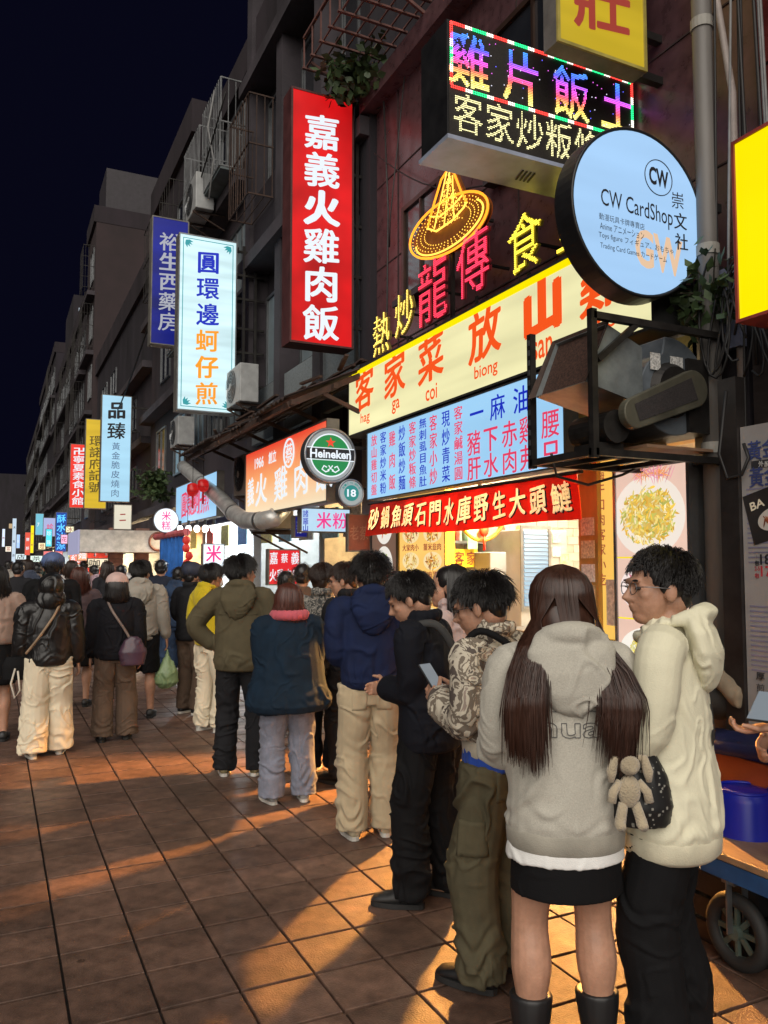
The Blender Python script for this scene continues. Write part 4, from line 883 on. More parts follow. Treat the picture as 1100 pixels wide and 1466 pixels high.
obj('window_frame', rim((Vector((xc, 6.65, 1.56)), XV, ZV, -YV), lw+.08, .86, .03, 0, .015), M_STEEL, f)
for k, (px, py, c_) in enumerate(((797,770,(.3,.55,.4)), (797,790,(.7,.7,.65)), (808,800,(.6,.5,.3)))): p = P(px, py, Y=6.64); obj('sticker', MB().box(p.x-.05, p.x+.05, 6.636, 6.642, p.z-.05, p.z+.05), mat('sticker_%d' % k, c_, .5, ns=40, na=.5), f)
f = thing('steel_counter', (4.6, 5.4, .125), 'steel prep counter behind the queue', 'counter')
obj('top', MB().box(4.4, 5.0, 4.7, 6.6, .95, .99), M_STEEL, f); obj('front', MB().box(4.45, 4.47, 4.72, 6.58, .3, .948), M_STEEL, f)
for x in (4.45, 4.95):
    for y in (4.75, 6.55): obj('leg', MB().bar((x, y, .123), (x, y, .95), .04), M_STEEL, f)
for i, (px, r, h) in enumerate(((690, .15, .28), (715, .17, .34))):
    p = P(px, 870, X=4.75); k_ = thing('stock_pot', (p.x, p.y, .99), ('smaller' if i == 0 else 'larger')+' steel stock pot on the prep counter', 'pot', 'stock pots'); obj('body', MB().zloft([(.991, r, r, p.x, p.y), (.991+h, r, r, p.x, p.y)], 24), M_STEEL, k_); obj('lid', MB().zloft([(.993+h, r*1.04, r*1.04, p.x, p.y), (1.03+h, r*.5, r*.5, p.x, p.y)], 24), M_STEEL, k_)
p = P(690, 752, Y=6.4); ck = thing('wall_clock', p, 'round pale clock with a red knot charm below the banner', 'clock')
obj('rim', MB().tube([(p.x+.24*math.cos(a), 6.4, p.z+.1+.24*math.sin(a)) for a in np.linspace(0, 2*PI, 40)], .02, 6, False), M_GOLDTRIM, ck, True); obj('dial', MB().cyl((p.x, 6.4, p.z+.1), (p.x, 6.42, p.z+.1), .235, 32), mat('dial', (.6,.56,.46), .5), ck)
obj('red_knot', MB().ell((p.x, 6.36, p.z-.05), (.05,.03,.06)).tube([(p.x, 6.36, p.z-.08), (p.x, 6.36, p.z-.24)], .012, 6), mat('knot_red', (.6,.03,.02), .6), ck, True)
obj('hanger', MB().bar((p.x, 6.43, p.z+.3), (p.x, 6.43, 2.9), .02), M_DARKMET, ck)
shf = thing('kitchen_shelf', (4.8, 7.4, 1.4), 'steel wall shelf of bowls and bottles on the tiled kitchen wall', 'shelf')
for z in (1.45, 1.82):
    obj('board', MB().box(4.25, 5.35, 7.28, 7.54, z, z+.03), M_STEEL, shf)
    for k in range(9):
        x = 4.32+k*.115; r_ = random.uniform(.035, .055); h_ = random.uniform(.08, .24); tall = h_ > .15; obj('bottle' if tall else 'bowl', MB().zloft([(z+.031, r_*(.9 if tall else .5), r_*(.9 if tall else .5), x, 7.4), (z+.03+h_*.7, r_, r_, x, 7.4), (z+.03+h_, r_*(.4 if tall else 1.1), r_*(.4 if tall else 1.1), x, 7.4)], 12), mat('ware_%d' % (k % 5), [(.6,.58,.5),(.5,.1,.05),(.15,.3,.2),(.6,.45,.1),(.1,.08,.06)][k % 5], .3), shf, True)
def pcard(Y, pxl, pxr, pyt, pyb, m, label, txt=None):
    a_, b_ = P(pxl, pyt, Y=Y), P(pxr, pyb, Y=Y); fr = (Vector(((a_.x+b_.x)/2, Y, (a_.z+b_.z)/2)), XV, ZV, -YV); t = thing('notice', fr[0], label, 'notice', 'notices in the restaurant'); obj('sheet', fbox(fr, b_.x-a_.x, a_.z-b_.z, -.004, 0), m, t)
    if txt: letters(t, T_RUST, [(c, (i-(len(txt)-1)/2)*(b_.x-a_.x)/len(txt), 0, (b_.x-a_.x)/len(txt)*.9, (a_.z-b_.z)*.8) for i, c in enumerate(txt)], fr, bold=.015, d=.002)
pcard(7.2, 648, 684, 786, 812, mat('yellow_card', (.75,.55,.02), .6), 'yellow price card on the kitchen shelf', '客家')
pcard(7.15, 670, 684, 768, 786, mat('green_card', (.35,.6,.35), .6), 'pale green card above the yellow one')
def card(X, pxl, pxr, pyt, pyb, m, label, name='notice', rows=None, tm=None):
    yl, zt = yz(pxl, pyt, X); yr = yz(pxr, pyt, X)[0]; zb = yz(pxl, pyb, X)[1]; fr = frame_para(X, yl, yr, zb, zt)
    t = thing(name, fr[0], label, name, 'notices in the restaurant'); obj('sheet', fbox(fr, yl-yr, zt-zb, -.004, 0), m, t)
    if rows:
        n = len(rows); it = []
        for j, s in enumerate(rows):
            for i, c in enumerate(s): it.append((c, (i-(len(s)-1)/2)*(yl-yr)*.9/len(s), (zt-zb)*(.5-(j+.5)/n), (yl-yr)*.85/len(s), (zt-zb)*.8/n))
        letters(t, tm or T_RUST, it, fr, bold=.015, d=.002)
    return t
# lit menu panels
def food(mb, fr, cx, cy, rx, rz, pal, n, d, rr):
    O, U, V, Nn = fr
    if mb.c is None: mb.c = []
    for k in range(n):
        a = rr.uniform(0, 2*PI); q = math.sqrt(rr.random())*.9; x, y = cx+rx*q*math.cos(a), cy+rz*q*math.sin(a); th = rr.uniform(0, PI); q_ = min(1, 8/math.sqrt(n)); l, w = rx*rr.uniform(.15,.36)*q_, rz*rr.uniform(.05,.12)*q_; col = pal[rr.randrange(len(pal))]; g = rr.uniform(.7, 1.1)
        e = U*math.cos(th)+V*math.sin(th); s = V*math.cos(th)-U*math.sin(th); c = O+U*x+V*y+Nn*(d+k*.000012); o = len(mb.v)
        mb.v += [tuple(c-e*l), tuple(c-e*l*.3-s*w), tuple(c+e*l*.6-s*w*.8), tuple(c+e*l), tuple(c+e*l*.4+s*w), tuple(c-e*l*.5+s*w*.9)]; mb.f.append(tuple(range(o, o+6))); mb.c += [(col[0]*g, col[1]*g, col[2]*g, 1)]*6
def plate(mb, fr, cx, cy, rx, rz, d, col):
    if mb.c is None: mb.c = []
    O, U, V, Nn = fr; o = len(mb.v); n = 36; mb.v += [tuple(O+U*(cx+rx*math.cos(2*PI*k/n))+V*(cy+rz*math.sin(2*PI*k/n))+Nn*d) for k in range(n)]; mb.f.append(tuple(range(o, o+n))); mb.c += [(col[0], col[1], col[2], 1)]*n
E_PRINT = emit_attr('lit_print', 1.0); rr = random.Random(9)
PAL = [[(.95,.5,.05),(.8,.25,.02),(.9,.7,.2),(.35,.12,.02)], [(.75,.2,.03),(.9,.45,.1),(.4,.08,.02),(.3,.45,.1)], [(.95,.75,.3),(.9,.6,.15),(.6,.3,.05)]]
y0, y1 = yz(572, 760, 3.6)[0], yz(640, 760, 3.6)[0]; fr = frame_para(3.6, y0, y1, .95, 2.28); w, h = y0-y1, 1.33
t = lightbox('menu_lightbox', fr, w, h, .08, emit('menu_amber', (1,.62,.16), .95, .08), M_GOLDTRIM, 'amber lit menu panel with two columns of dish pictures', rimw=.02)
pm = MB(); it = []
for j in range(5):
    for i in range(2):
        cx, cy = (i-.5)*w*.46, h/2-.14-j*.255; plate(pm, fr, cx, cy, .17, .085, .007, (.95,.75,.4)); food(pm, fr, cx, cy, .14, .075, PAL[rr.randrange(3)], 45, .008, rr)
        it += [(c, cx+(k-1.5)*.085, cy-.125, .085, .07) for k, c in enumerate(rr.sample('客家小炒薑絲大腸鹹豬肉韭菜雞炒米粉梅干扣肉', 4))]
obj('dish_pictures', pm, E_PRINT, t); letters(t, T_RUST, it, fr, bold=.015, d=.008)
y0, y1 = yz(533, 760, 3.58)[0], yz(570, 760, 3.58)[0]; fr = frame_para(3.58, y0, y1, 1.0, 2.25); w = y0-y1
t = lightbox('dish_poster', fr, w, 1.25, .05, emit('poster_brown', (.22,.13,.09), .8), M_CASED, 'brown poster of round plates at the far end of the restaurant front', rimw=.015)
pm = MB()
for j in range(3):
    plate(pm, fr, 0, .38-j*.42, .2, .2, .007, (.85,.8,.72)); food(pm, fr, 0, .38-j*.42, .13, .13, PAL[1]+[(.9,.2,.35)]*(j == 1), 60, .008, rr)
obj('dish_pictures', pm, E_PRINT, t)
y0, y1 = yz(880, 700, 3.4)[0], yz(990, 700, 3.4)[0]; zt = P(880, 672, X=3.4).z; fr = frame_para(3.4, y0, y1, .95, zt); w, h = y0-y1, zt-.95
t = lightbox('dish_poster', fr, w, h, .12, emit('poster_pink', (.9,.62,.5), .9, .06), M_STEEL, 'tall lit photograph of noodle dishes beside the drainpipe', rimw=.022)
pm = MB(); plate(pm, fr, -.02, h/2-.30, w*.47, .235, .0068, (.9,.8,.7)); plate(pm, fr, -.02, h/2-.3, w*.30, .13, .0074, (.7,.46,.1)); food(pm, fr, -.02, h/2-.3, w*.40, .185, [(.95,.62,.08),(.95,.75,.22),(.8,.45,.06),(.55,.55,.12),(.98,.85,.5)], 420, .008, rr); food(pm, fr, .05, h/2-.06, w*.3, .03, [(.9,.3,.45),(.95,.35,.1)], 60, .027, rr)
plate(pm, fr, .02, h/2-.72, w*.46, .16, .007, (.95,.8,.75)); food(pm, fr, .02, h/2-.7, w*.34, .12, [(.9,.15,.3),(.95,.4,.5),(.95,.75,.5)], 120, .008, rr)
plate(pm, fr, 0, h/2-1.08, w*.44, .14, .007, (.95,.9,.8)); food(pm, fr, 0, h/2-1.08, w*.34, .1, [(.95,.75,.1),(.9,.85,.4)], 110, .008, rr)
obj('dish_pictures', pm, E_PRINT, t); obj('divider', fbox(fr, w-.05, .008, .0065, .0095, 0, h/2-.54).add(fbox(fr, w-.05, .008, .0065, .0095, 0, h/2-.9).v, fbox(fr, 1, 1, 0, 1).f), E_YEL, t)
# golden pillar with notes
pl = thing('wooden_post', (3.6, 4.3, .12), 'golden wooden post with paper notes at the restaurant front', 'post')
ya, yb = yz(829, 760, 3.62)[0], yz(856, 760, 3.62)[0]; obj('shaft', MB().box(3.62, 3.8, yb, ya, .12, 2.9), mat('golden_wood', (.5,.3,.08), .45, ns=5, na=.4, stretch=(1,1,.15)), pl)
for k, (py, h_) in enumerate(((745,30), (778,26), (812,24), (842,20))): 
    z = P(842, py, X=3.6).z; obj('note', MB().box(3.612, 3.618, yb+.03, ya-.03, z-.1, z+.02), mat('note_%d' % k, [(.75,.7,.55),(.7,.62,.4),(.8,.76,.7),(.6,.5,.3)][k], .6, ns=60, na=.5), pl)
fr = frame_para(3.66, yz(858, 760, 3.66)[0], yz(882, 760, 3.66)[0], 1.1, 2.3)
t = lightbox('menu_strip', fr, .24, 1.2, .04, emit('strip_amber', (1,.6,.12), .9), M_GOLDTRIM, 'narrow amber menu strip between the post and the lit photograph', rimw=.01)
letters(t, T_RUST, [(c, -.05, .5-i*.1, .085, .085) for i, c in enumerate('梅干扣肉客家小吃')], fr, bold=.015, d=.008)
obj('white_note', fbox(fr, .1, .3, .0065, .0095, .04, -.35), mat('note_white', (.7,.65,.55), .6, ns=40, na=.4), t)
obj('header', MB().box(3.5, 3.6, 3.22, 7.6, 2.3, 2.9), mat('header_yellow', (.55,.4,.12), .5), sh)
tb = thing('side_table', (3.95, 4.0, .125), 'small wooden table inside the restaurant front', 'table')
obj('top', MB().box(3.7, 4.3, 3.75, 4.25, .8, .83), mat('table_wood', (.35,.2,.09), .4, stretch=(1,6,1)), tb)
for x in (3.75, 4.25):
    for y in (3.8, 4.2): obj('leg', MB().bar((x, y, .123), (x, y, .8), .03), M_STEEL, tb)
bk = thing('black_bucket', (3.9, 4.05, .83), 'black plastic bucket on the small table', 'bucket'); obj('body', MB().zloft([(.831,.09,.09,3.9,4.05), (1.05,.12,.12,3.9,4.05)], 20), M_BLACK, bk, True)

# ---------------------------------------------------------------- exhaust blower in its steel frame
def blower():
    t = thing('exhaust_blower', (2.9, 3.3, 2.1), 'grimy centrifugal exhaust blower hung in an angle-iron frame below the round sign', 'blower')
    xo, ya, yb, xw, z0, z1 = 2.62, 3.06, 3.56, 3.5, 2.15, 2.83; fm = MB()
    for x, y in ((xo, ya), (xo, yb)): fm.bar((x, y, z0-.03), (x, y, z1+.03), .035)
    for z in (z0, z1):
        fm.bar((xo, ya, z), (xw, ya, z), .035); 
        if z == z0: fm.bar((xo, ya, z), (xo, yb, z), .035); fm.bar((xo, yb, z), (xw, yb, z), .035)
    for k in range(4): fm.bar((xo+.2+k*.2, ya, z0), (xo+.2+k*.2, yb, z0), .025)
    fm.bar((xo+.03, ya, z1-.22), (xo+.3, ya, z1), .03); obj('angle_frame', fm, M_DARKMET, t)
    hm = MB()
    for k in range(12): hm.box(xo-.0205, xo-.0185, yb-.009, yb+.009, z0+.04+k*.055, z0+.07+k*.055)
    obj('slot', hm, M_ALU, t)
    # outlet horn opening up and outwards
    M_GALV = mat('galvanised_grimy', (.32,.36,.37), .4, .6, ns=4, na=.5); M_SOOT = mat('sooty_mesh', (.07,.035,.025), .85, .2, ns=90, na=.8)
    A = [Vector(v) for v in ((2.98,3.1,2.72), (2.98,3.5,2.72), (2.98,3.5,2.42), (2.98,3.1,2.42))]; B = [Vector(v) for v in ((2.62,3.09,2.80), (2.62,3.54,2.80), (2.5,3.54,2.44), (2.5,3.09,2.44))]
    B = [Vector(v) for v in ((2.74,3.09,2.81), (2.74,3.5,2.81), (2.60,3.5,2.5), (2.60,3.09,2.5))]
    mb = MB(); mb.add(A+B, [(0,1,5,4), (1,2,6,5), (2,3,7,6), (3,0,4,7)]); o = obj('outlet_horn', mb, M_GALV, t); so = o.modifiers.new('t', 'SOLIDIFY'); so.thickness = .004
    obj('outlet_mesh', MB().quad(*[b.lerp(a, .08) for a, b in zip(A, B)]), M_SOOT, t)
    hd = MB(); hd.add([B[0]+Vector((-.0,-.03,.02)), B[1]+Vector((0,.03,.02)), B[2]+Vector((-.03,.03,-.01)), B[3]+Vector((-.03,-.03,-.01)), B[0]+Vector((-.0,0,0)), B[1], B[2], B[3]], [(0,1,5,4), (1,2,6,5), (2,3,7,6), (3,0,4,7)]); obj('horn_lip', hd, M_RUST, t)
    # scroll casing: snail outline extruded along y
    pr = []
    for k in range(36):
        a = 2*PI*k/36; r = .20+.09*(k/36); pr.append((3.2+r*math.cos(a+PI*.6), 2.52+r*math.sin(a+PI*.6)))
    mb = MB(); n = len(pr); mb.v = [(x, 3.12, z) for x, z in pr]+[(x, 3.44, z) for x, z in pr]; mb.f = [tuple(range(n))[::-1], tuple(range(n, 2*n))]+[(k, (k+1) % n, (k+1) % n+n, k+n) for k in range(n)]
    obj('scroll_casing', mb, mat('casing_blue_grey', (.14,.165,.19), .45, .3, ns=5, na=.4), t, bevel=.006)
    obj('inlet_cone', MB().tube([(3.2,3.121,2.52), (3.2,3.08,2.52)], [.15,.12], 28), M_DARKMET, t)
    # belt guard: slotted capsule on the near side
    gd = MB(); a, b = Vector((2.88,3.04,2.36)), Vector((3.28,3.04,2.52)); d = (b-a).normalized(); u = Vector((-d.z,0,d.x)); out = []
    for k in range(13): s = PI/2+PI*k/12; out.append(a+d*.08*math.cos(s)+u*.08*math.sin(s))
    for k in range(13): s = -PI/2+PI*k/12; out.append(b+d*.10*math.cos(s)+u*.10*math.sin(s))
    m = len(out); gd.v = [tuple(p) for p in out]+[tuple(p+YV*.05) for p in out]; gd.f = [tuple(range(m)), tuple(range(m, 2*m))[::-1]]+[((k+1) % m, k, k+m, (k+1) % m+m) for k in range(m)]
    obj('belt_guard', gd, mat('guard_olive', (.10,.095,.07), .45, .3, ns=6), t, bevel=.006)
    obj('guard_grille', MB().quad(*[p-YV*.003 for p in (a+u*.045, a-u*.045, b-u*.06, b+u*.06)]), mat('guard_mesh', (.03,.025,.025), .8, ns=200, na=.9), t)
    obj('back_plate', MB().box(2.98, 3.5, 3.46, 3.5, 2.2, 2.76), M_DARKMET, t)
    obj('motor', MB().cyl((2.82,3.12,2.3), (2.82,3.4,2.3), .085, 20).box(2.74,2.9,3.16,3.36,2.17,2.22), M_DARKMET, t)
    obj('drip_tray', MB().box(2.98,3.45,3.08,3.54,2.20,2.215), mat('tray_brown', (.22,.13,.08), .6), t)
    obj('wall_mount', MB().box(3.3,3.5,3.1,3.5,2.3,2.7).bar((3.48,3.06,2.15), (3.66,3.06,2.15), .035).bar((3.48,3.06,2.83), (3.66,3.06,2.83), .035).bar((3.48,3.54,2.15), (3.66,3.54,2.15), .035), M_DARKMET, t)
    fr = (Vector((3.17,3.115,2.66)), XV, ZV, -YV)
    obj('rating_label', fbox(fr, .07, .09, .004, .006, -.09, 0).add(fbox(fr, .09, .06, .004, .006, .06, .01).v, fbox(fr, 1, 1, 0, 1).f), mat('label_white', (.6,.6,.58), .5, ns=90, na=.7), t)
    ov = MB().loft([(fr[0]-YV*.006+ZV*-.055, XV*.08, ZV*.022), (fr[0]-YV*.004+ZV*-.055, XV*.08, ZV*.022)], 24); obj('oval_label', ov, mat('label_oval', (.65,.65,.62), .5, ns=60, na=.5), t)
    obj('power_cable', MB().tube([(2.7,3.5,2.2), (2.75,3.52,2.08), (2.95,3.5,2.04), (3.15,3.45,2.1), (3.3,3.45,2.16)], .008, 6), M_CABLE, t, True)
    return t
blower()

# ---------------------------------------------------------------- pipes and wires on the wall by the round sign
def sag(a, b, s, n=10): a = Vector(a); b = Vector(b); return [a.lerp(b, k/n)-ZV*s*math.sin(PI*k/n) for k in range(n+1)]
p = P(1016, 440, X=3.5); dp = thing('drainpipe', (3.5, p.y, .0), 'grey drainpipe running up beside the lit photograph', 'drainpipe')
obj('pipe', MB().tube([(3.5, p.y, .0), (3.5, p.y, 7.5)], .055, 18), M_PVC, dp, True)
for z in (1.1, 2.2, 3.3, 4.6): obj('collar', MB().tube([(3.5, p.y, z), (3.5, p.y, z+.06)], .062, 18), mat('pipe_tape', (.3,.29,.26), .6), dp)
p2 = P(1045, 300, X=3.55); dp = thing('conduit', (3.55, p2.y, 2.5), 'thin pale conduit climbing the red tiled wall', 'conduit')
obj('pipe', MB().tube([(3.6, p2.y, 2.4), (3.6, p2.y, 4.2), (3.6, p2.y+.15, 5.2), (3.6, p2.y+.2, 7)], .02, 10), mat('pale_conduit', (.42,.36,.33), .5), dp, True)
rw = random.Random(21)
def wire(pts, r, label, m=M_CABLE):
    t = obj('cable', MB().tube(pts, r, 5), m, None, True); tag(t, label, 'cable', 'loose cables on the walls'); return t
for k in range(9):
    x = 3.5+rw.uniform(-.05,.15); y = p.y-.12-rw.uniform(0,.35); wire(sag((x, y, 4.9+rw.uniform(0,1.5)), (x+rw.uniform(-.05,.05), y+rw.uniform(-.15,.15), 1.9+rw.uniform(0,.9)), rw.uniform(-.05,.05), 12), .006+.004*rw.random(), 'thin cable hanging on the wall beside the drainpipe', random.choice([M_CABLE, M_CABLE, M_CABLEG]))
for k in range(6):
    y = p.y-.1-.05*k; pts = [(3.42, y+.1*math.sin(s*2), 2.95+.3*math.cos(s*2+k)-.04*s) for s in np.linspace(0, 3, 16)]; wire(pts, .007, 'looped cable bundle under the round sign')
wire([P(1040, 560, X=3.2), P(1030, 650, X=3.2), P(1042, 685, X=3.2), P(1062, 680, X=3.19), P(1072, 655, X=3.19), P(1065, 635, X=3.19)], .009, 'black cable looped in front of the grey poster board')
wire(sag((3.7, 7.9, 6.2), (3.75, 5.2, 4.75), .25), .008, 'black cable sagging across the mauve wall')
wire([(3.72, 7.7, 6.7), (3.7, 7.55, 5.4), (3.71, 7.6, 4.3), (3.7, 7.62, 3.7)], .012, 'dark cable running down the mauve wall')
wire([(3.72, 7.2, 6.7), (3.7, 7.5, 5.3), (3.72, 7.56, 5.0)], .008, 'thin cable crossing the mauve wall diagonally')
wire(sag((3.3, 13.0, 9.6), (3.3, 20, 8.2), .5), .015, 'cable slung along the grey tenement')
wire(sag((3.0, 18, 7.2), (3.0, 30, 6.0), .7), .02, 'cable slung past the pale blue sign')
wire([(3.35, 14.0, 10.2), (3.25, 14.05, 9.5), (3.35, 14.0, 8.9), (3.3, 14.1, 8.2)], .02, 'pale hose dangling from the upper balcony', M_CABLEG)

# ---------------------------------------------------------------- right-hand side: board, table, bucket, cart
yl, zt = yz(1060, 612, 3.22); fr = frame_para(3.22, yl, 1.5, .85, zt); c5 = (yl+1.5)/2; H5 = zt-.85; m5 = .85+H5/2
t = thing('poster_board', (3.25, c5, .85), 'grey and white price poster with blue characters beside the drainpipe', 'poster')
obj('board', fbox(fr, yl-1.5, H5, -.03, 0), mat('poster_white', (.3,.285,.28), .5, ns=6, na=.12), t); obj('dark_edge', MB().box(3.2, 3.26, yl+.003, yl+.11, .3, zt+.25), mat('dark_steel_strip', (.06,.052,.05), .35, .7), t)
def u5(px, py): yy, zz = yz(px, py, 3.22); return c5-yy, zz-m5
T_NAVY = mat('print_navy', (.05,.07,.22), .6); T_INK = mat('print_ink', (.03,.03,.035), .6); T_PR = mat('print_red', (.5,.03,.05), .6)
letters(t, T_NAVY, [('黃', *u5(1081, 645), .085, .1), ('金', *u5(1103, 640), .085, .1), ('黃', *u5(1084, 683), .085, .1), ('金', *u5(1106, 680), .085, .1)], fr, bold=.03, d=.002)
obj('slogan_band', fbox(fr, .3, .035, .001, .003, u5(1100, 662)[0]+.06, u5(1090, 664)[1]), T_INK, t); letters(t, mat('print_pale', (.6,.6,.58), .6), [('外', *u5(1091, 664), .03, .03), ('酥', *u5(1100, 664), .03, .03)], fr, 'slogan', d=.004)
letters(t, T_INK, [('18', u5(1097, 801)[0], u5(1097, 801)[1], .06, .05), ('1', u5(1085, 797)[0], u5(1085, 797)[1], .012, .02), ('包', *u5(1085, 806), .025, .025)], fr, 'price_lettering', bold=.02, d=.002, fit=False)
letters(t, T_PR, [('17', u5(1098, 818)[0], u5(1098, 818)[1], .06, .05), ('2-5', u5(1085, 814)[0], u5(1085, 814)[1], .028, .02), ('包', *u5(1085, 824), .025, .025)], fr, 'red_price_lettering', bold=.02, d=.002)
a5 = u5(1092, 735); o = obj('photo_card', fbox((fr[0]+fr[1]*(a5[0]+.05)+fr[2]*a5[1], (fr[1]+fr[2]*.25).normalized(), (fr[2]-fr[1]*.25).normalized(), fr[3]), .26, .24, .001, .004), mat('card_black', (.025,.022,.022), .4), t)
fc = (fr[0]+fr[1]*(a5[0]+.05)+fr[2]*a5[1], (fr[1]+fr[2]*.25).normalized(), (fr[2]-fr[1]*.25).normalized(), fr[3]); letters(t, mat('print_cream', (.7,.65,.5), .6), [('BA', -.06, .06, .08, .04)], fc, 'card_lettering', bold=.02, slant=.1, d=.006)
pm = MB(); plate(pm, fc, .02, -.03, .1, .055, .006, (.5,.48,.44)); food(pm, fc, .02, -.025, .075, .04, [(.3,.06,.03),(.4,.14,.06),(.2,.05,.02)], 40, .007, rr)
mp_, N_, L_, b_ = _nodes('flat_print'); at_ = N_.new('ShaderNodeAttribute'); at_.attribute_name = 'Col'; L_.new(at_.outputs['Color'], b_.inputs['Base Color']); b_.inputs['Roughness'].default_value = .5
obj('dish_picture', pm, mp_, t)
st5 = MB()
for k in range(16):
    b5 = fbox(fr, .28, .007, .001, .002, u5(1080, 720)[0]+.1, u5(1080, 700+k*7)[1]); st5.add(b5.v, b5.f)
for k in range(14):
    b5 = fbox(fr, .28, .008, .001, .002, u5(1080, 720)[0]+.1, u5(1080, 868+k*7)[1]); st5.add(b5.v, b5.f)
obj('grey_stripes', st5, mat('print_lilac', (.2,.19,.28), .6), t)
letters(t, T_INK, [('厚', *u5(1090, 968), .05, .04), ('煎', *u5(1090, 985), .05, .04)], fr, 'foot_lettering', bold=.01, d=.003)

ct = thing('stall_counter', (3.1, 2.0, 0), 'orange stall counter topped with dark blue sheet at the right edge', 'counter')
ye = P(1010, 1060, X=3.05).y; obj('front_panel', MB().box(3.02, 3.05, .6, ye, .25, .735), mat('orange_panel', (.42,.085,.02), .5, ns=4, na=.3), ct); obj('side_panel', MB().box(3.055, 3.6, ye-.03, ye, .0, .735), mat('orange_panel2', (.45,.1,.03), .5), ct)
tp = MB(); nx, ny = 10, 24
for j in range(ny+1):
    for i in range(nx+1): tp.v.append((2.98+.62*i/nx, .6+(ye+.03-.6)*j/ny, .80+.012*math.sin(i*1.3+j*.7)))
for j in range(ny):
    for i in range(nx): a = j*(nx+1)+i; tp.f.append((a, a+1, a+nx+2, a+nx+1))
o = obj('blue_sheet', tp, mat('dark_blue_sheet', (.012,.016,.06), .45, bs=20), ct, True); so = o.modifiers.new('t', 'SOLIDIFY'); so.thickness = .06; so.offset = -1
for y in (.7, ye-.1): obj('leg', MB().bar((3.1, y, 0), (3.1, y, .3), .04), M_DARKMET, ct)
bkt = P(1066, 1130, Z=.62); BX, BY = 2.93, P(1066, 1140, X=2.93).y
b = thing('blue_bucket', (BX, BY, 0), 'upturned blue plastic bucket on a crate behind the cart', 'bucket')
M_BLUEP = mat('blue_plastic', (.008,.02,.42), .35, ns=3, na=.15)
ORG[b.name] = Vector((BX, BY, .3)); b.location = (BX, BY, .3)
obj('body', MB().zloft([(.3,.145,.145,BX,BY), (.34,.142,.142,BX,BY), (.60,.122,.122,BX,BY), (.63,.115,.115,BX,BY), (.635,.108,.108,BX,BY)], 32), M_BLUEP, b, True)
obj('rim', MB().tube([(BX+.146*math.cos(s), BY+.146*math.sin(s), .312) for s in np.linspace(0, 2*PI, 33)], .011, 6, False), M_BLUEP, b, True)
obj('base_ring', MB().tube([(BX+.106*math.cos(s), BY+.106*math.sin(s), .637) for s in np.linspace(0, 2*PI, 33)], .008, 6, False), M_BLUEP, b, True)
cr = thing('crate', (BX, BY, 0), 'dark plastic crate under the upturned blue bucket', 'crate')
for z in (0, .1, .2): obj('slat', MB().box(BX-.17, BX+.06, BY-.2, BY+.2, z+.002, z+.085), M_BLACK, cr)
obj('lid', MB().box(BX-.175, BX+.065, BY-.205, BY+.205, .288, .299), M_BLACK, cr)
# flat cart
c0 = P(985, 1208, Z=.44); k0 = c0.x; cy1 = c0.y; ca = thing('flat_cart', (k0+.3, cy1-.6, 0), 'low flatbed cart with a worn wooden board and blue frame', 'cart')
bd = MB(); outl = [(k0, cy1-.08), (k0+.03, cy1-.02), (k0+.09, cy1), (k0+.55, cy1), (k0+.6, cy1-.05), (k0+.6, cy1-1.4), (k0, cy1-1.4)]; n = len(outl)
bd.v = [(x, y, .425) for x, y in outl]+[(x, y, .455) for x, y in outl]; bd.f = [tuple(range(n)), tuple(range(n, 2*n))[::-1]]+[((k+1) % n, k, k+n, (k+1) % n+n) for k in range(n)]
obj('board', bd, mat('worn_ply', (.3,.2,.12), .5, ns=5, na=.35, stretch=(4,1,1), bs=50, bst=.15), ca, bevel=.006)
M_BLUEF = mat('blue_frame', (.02,.09,.26), .4, .2, ns=6, na=.4)
obj('frame', MB().box(k0+.005, k0+.04, cy1-1.38, cy1-.06, .355, .423).box(k0+.56, k0+.595, cy1-1.38, cy1-.06, .355, .423).box(k0+.042, k0+.558, cy1-.1, cy1-.06, .355, .423).box(k0+.042, k0+.558, cy1-.8, cy1-.76, .355, .423), M_BLUEF, ca)
for (x, y) in ((k0+.06, cy1-.19), (k0+.54, cy1-.19), (k0+.06, cy1-1.2), (k0+.54, cy1-1.2)):
    wz = .15; w = obj('wheel', MB().tube([(x, y+.12*math.cos(s), wz+.12*math.sin(s)) for s in np.linspace(0, 2*PI, 33)], 0.03, 8, False), mat('tyre_rubber', (.016,.016,.016), .7), ca, True)
    hb = MB().cyl((x-.03,y,wz), (x+.03,y,wz), .028, 12)
    for k in range(8): s = 2*PI*k/8; hb.bar((x, y, wz), (x, y+.105*math.cos(s), wz+.105*math.sin(s)), .012, .02)
    hb.tube([(x, y+.1*math.cos(s), wz+.1*math.sin(s)) for s in np.linspace(0, 2*PI, 25)], .009, 6, False); obj('rim', hb, mat('rim_green_grey', (.09,.12,.1), .5, .3), w)
    obj('fork', MB().bar((x-.045, y, wz), (x-.045, y, .355), .006, .03).bar((x+.045, y, wz), (x+.045, y, .355), .006, .03).box(x-.05, x+.05, y-.03, y+.03, .34, .354), M_STEEL, ca)
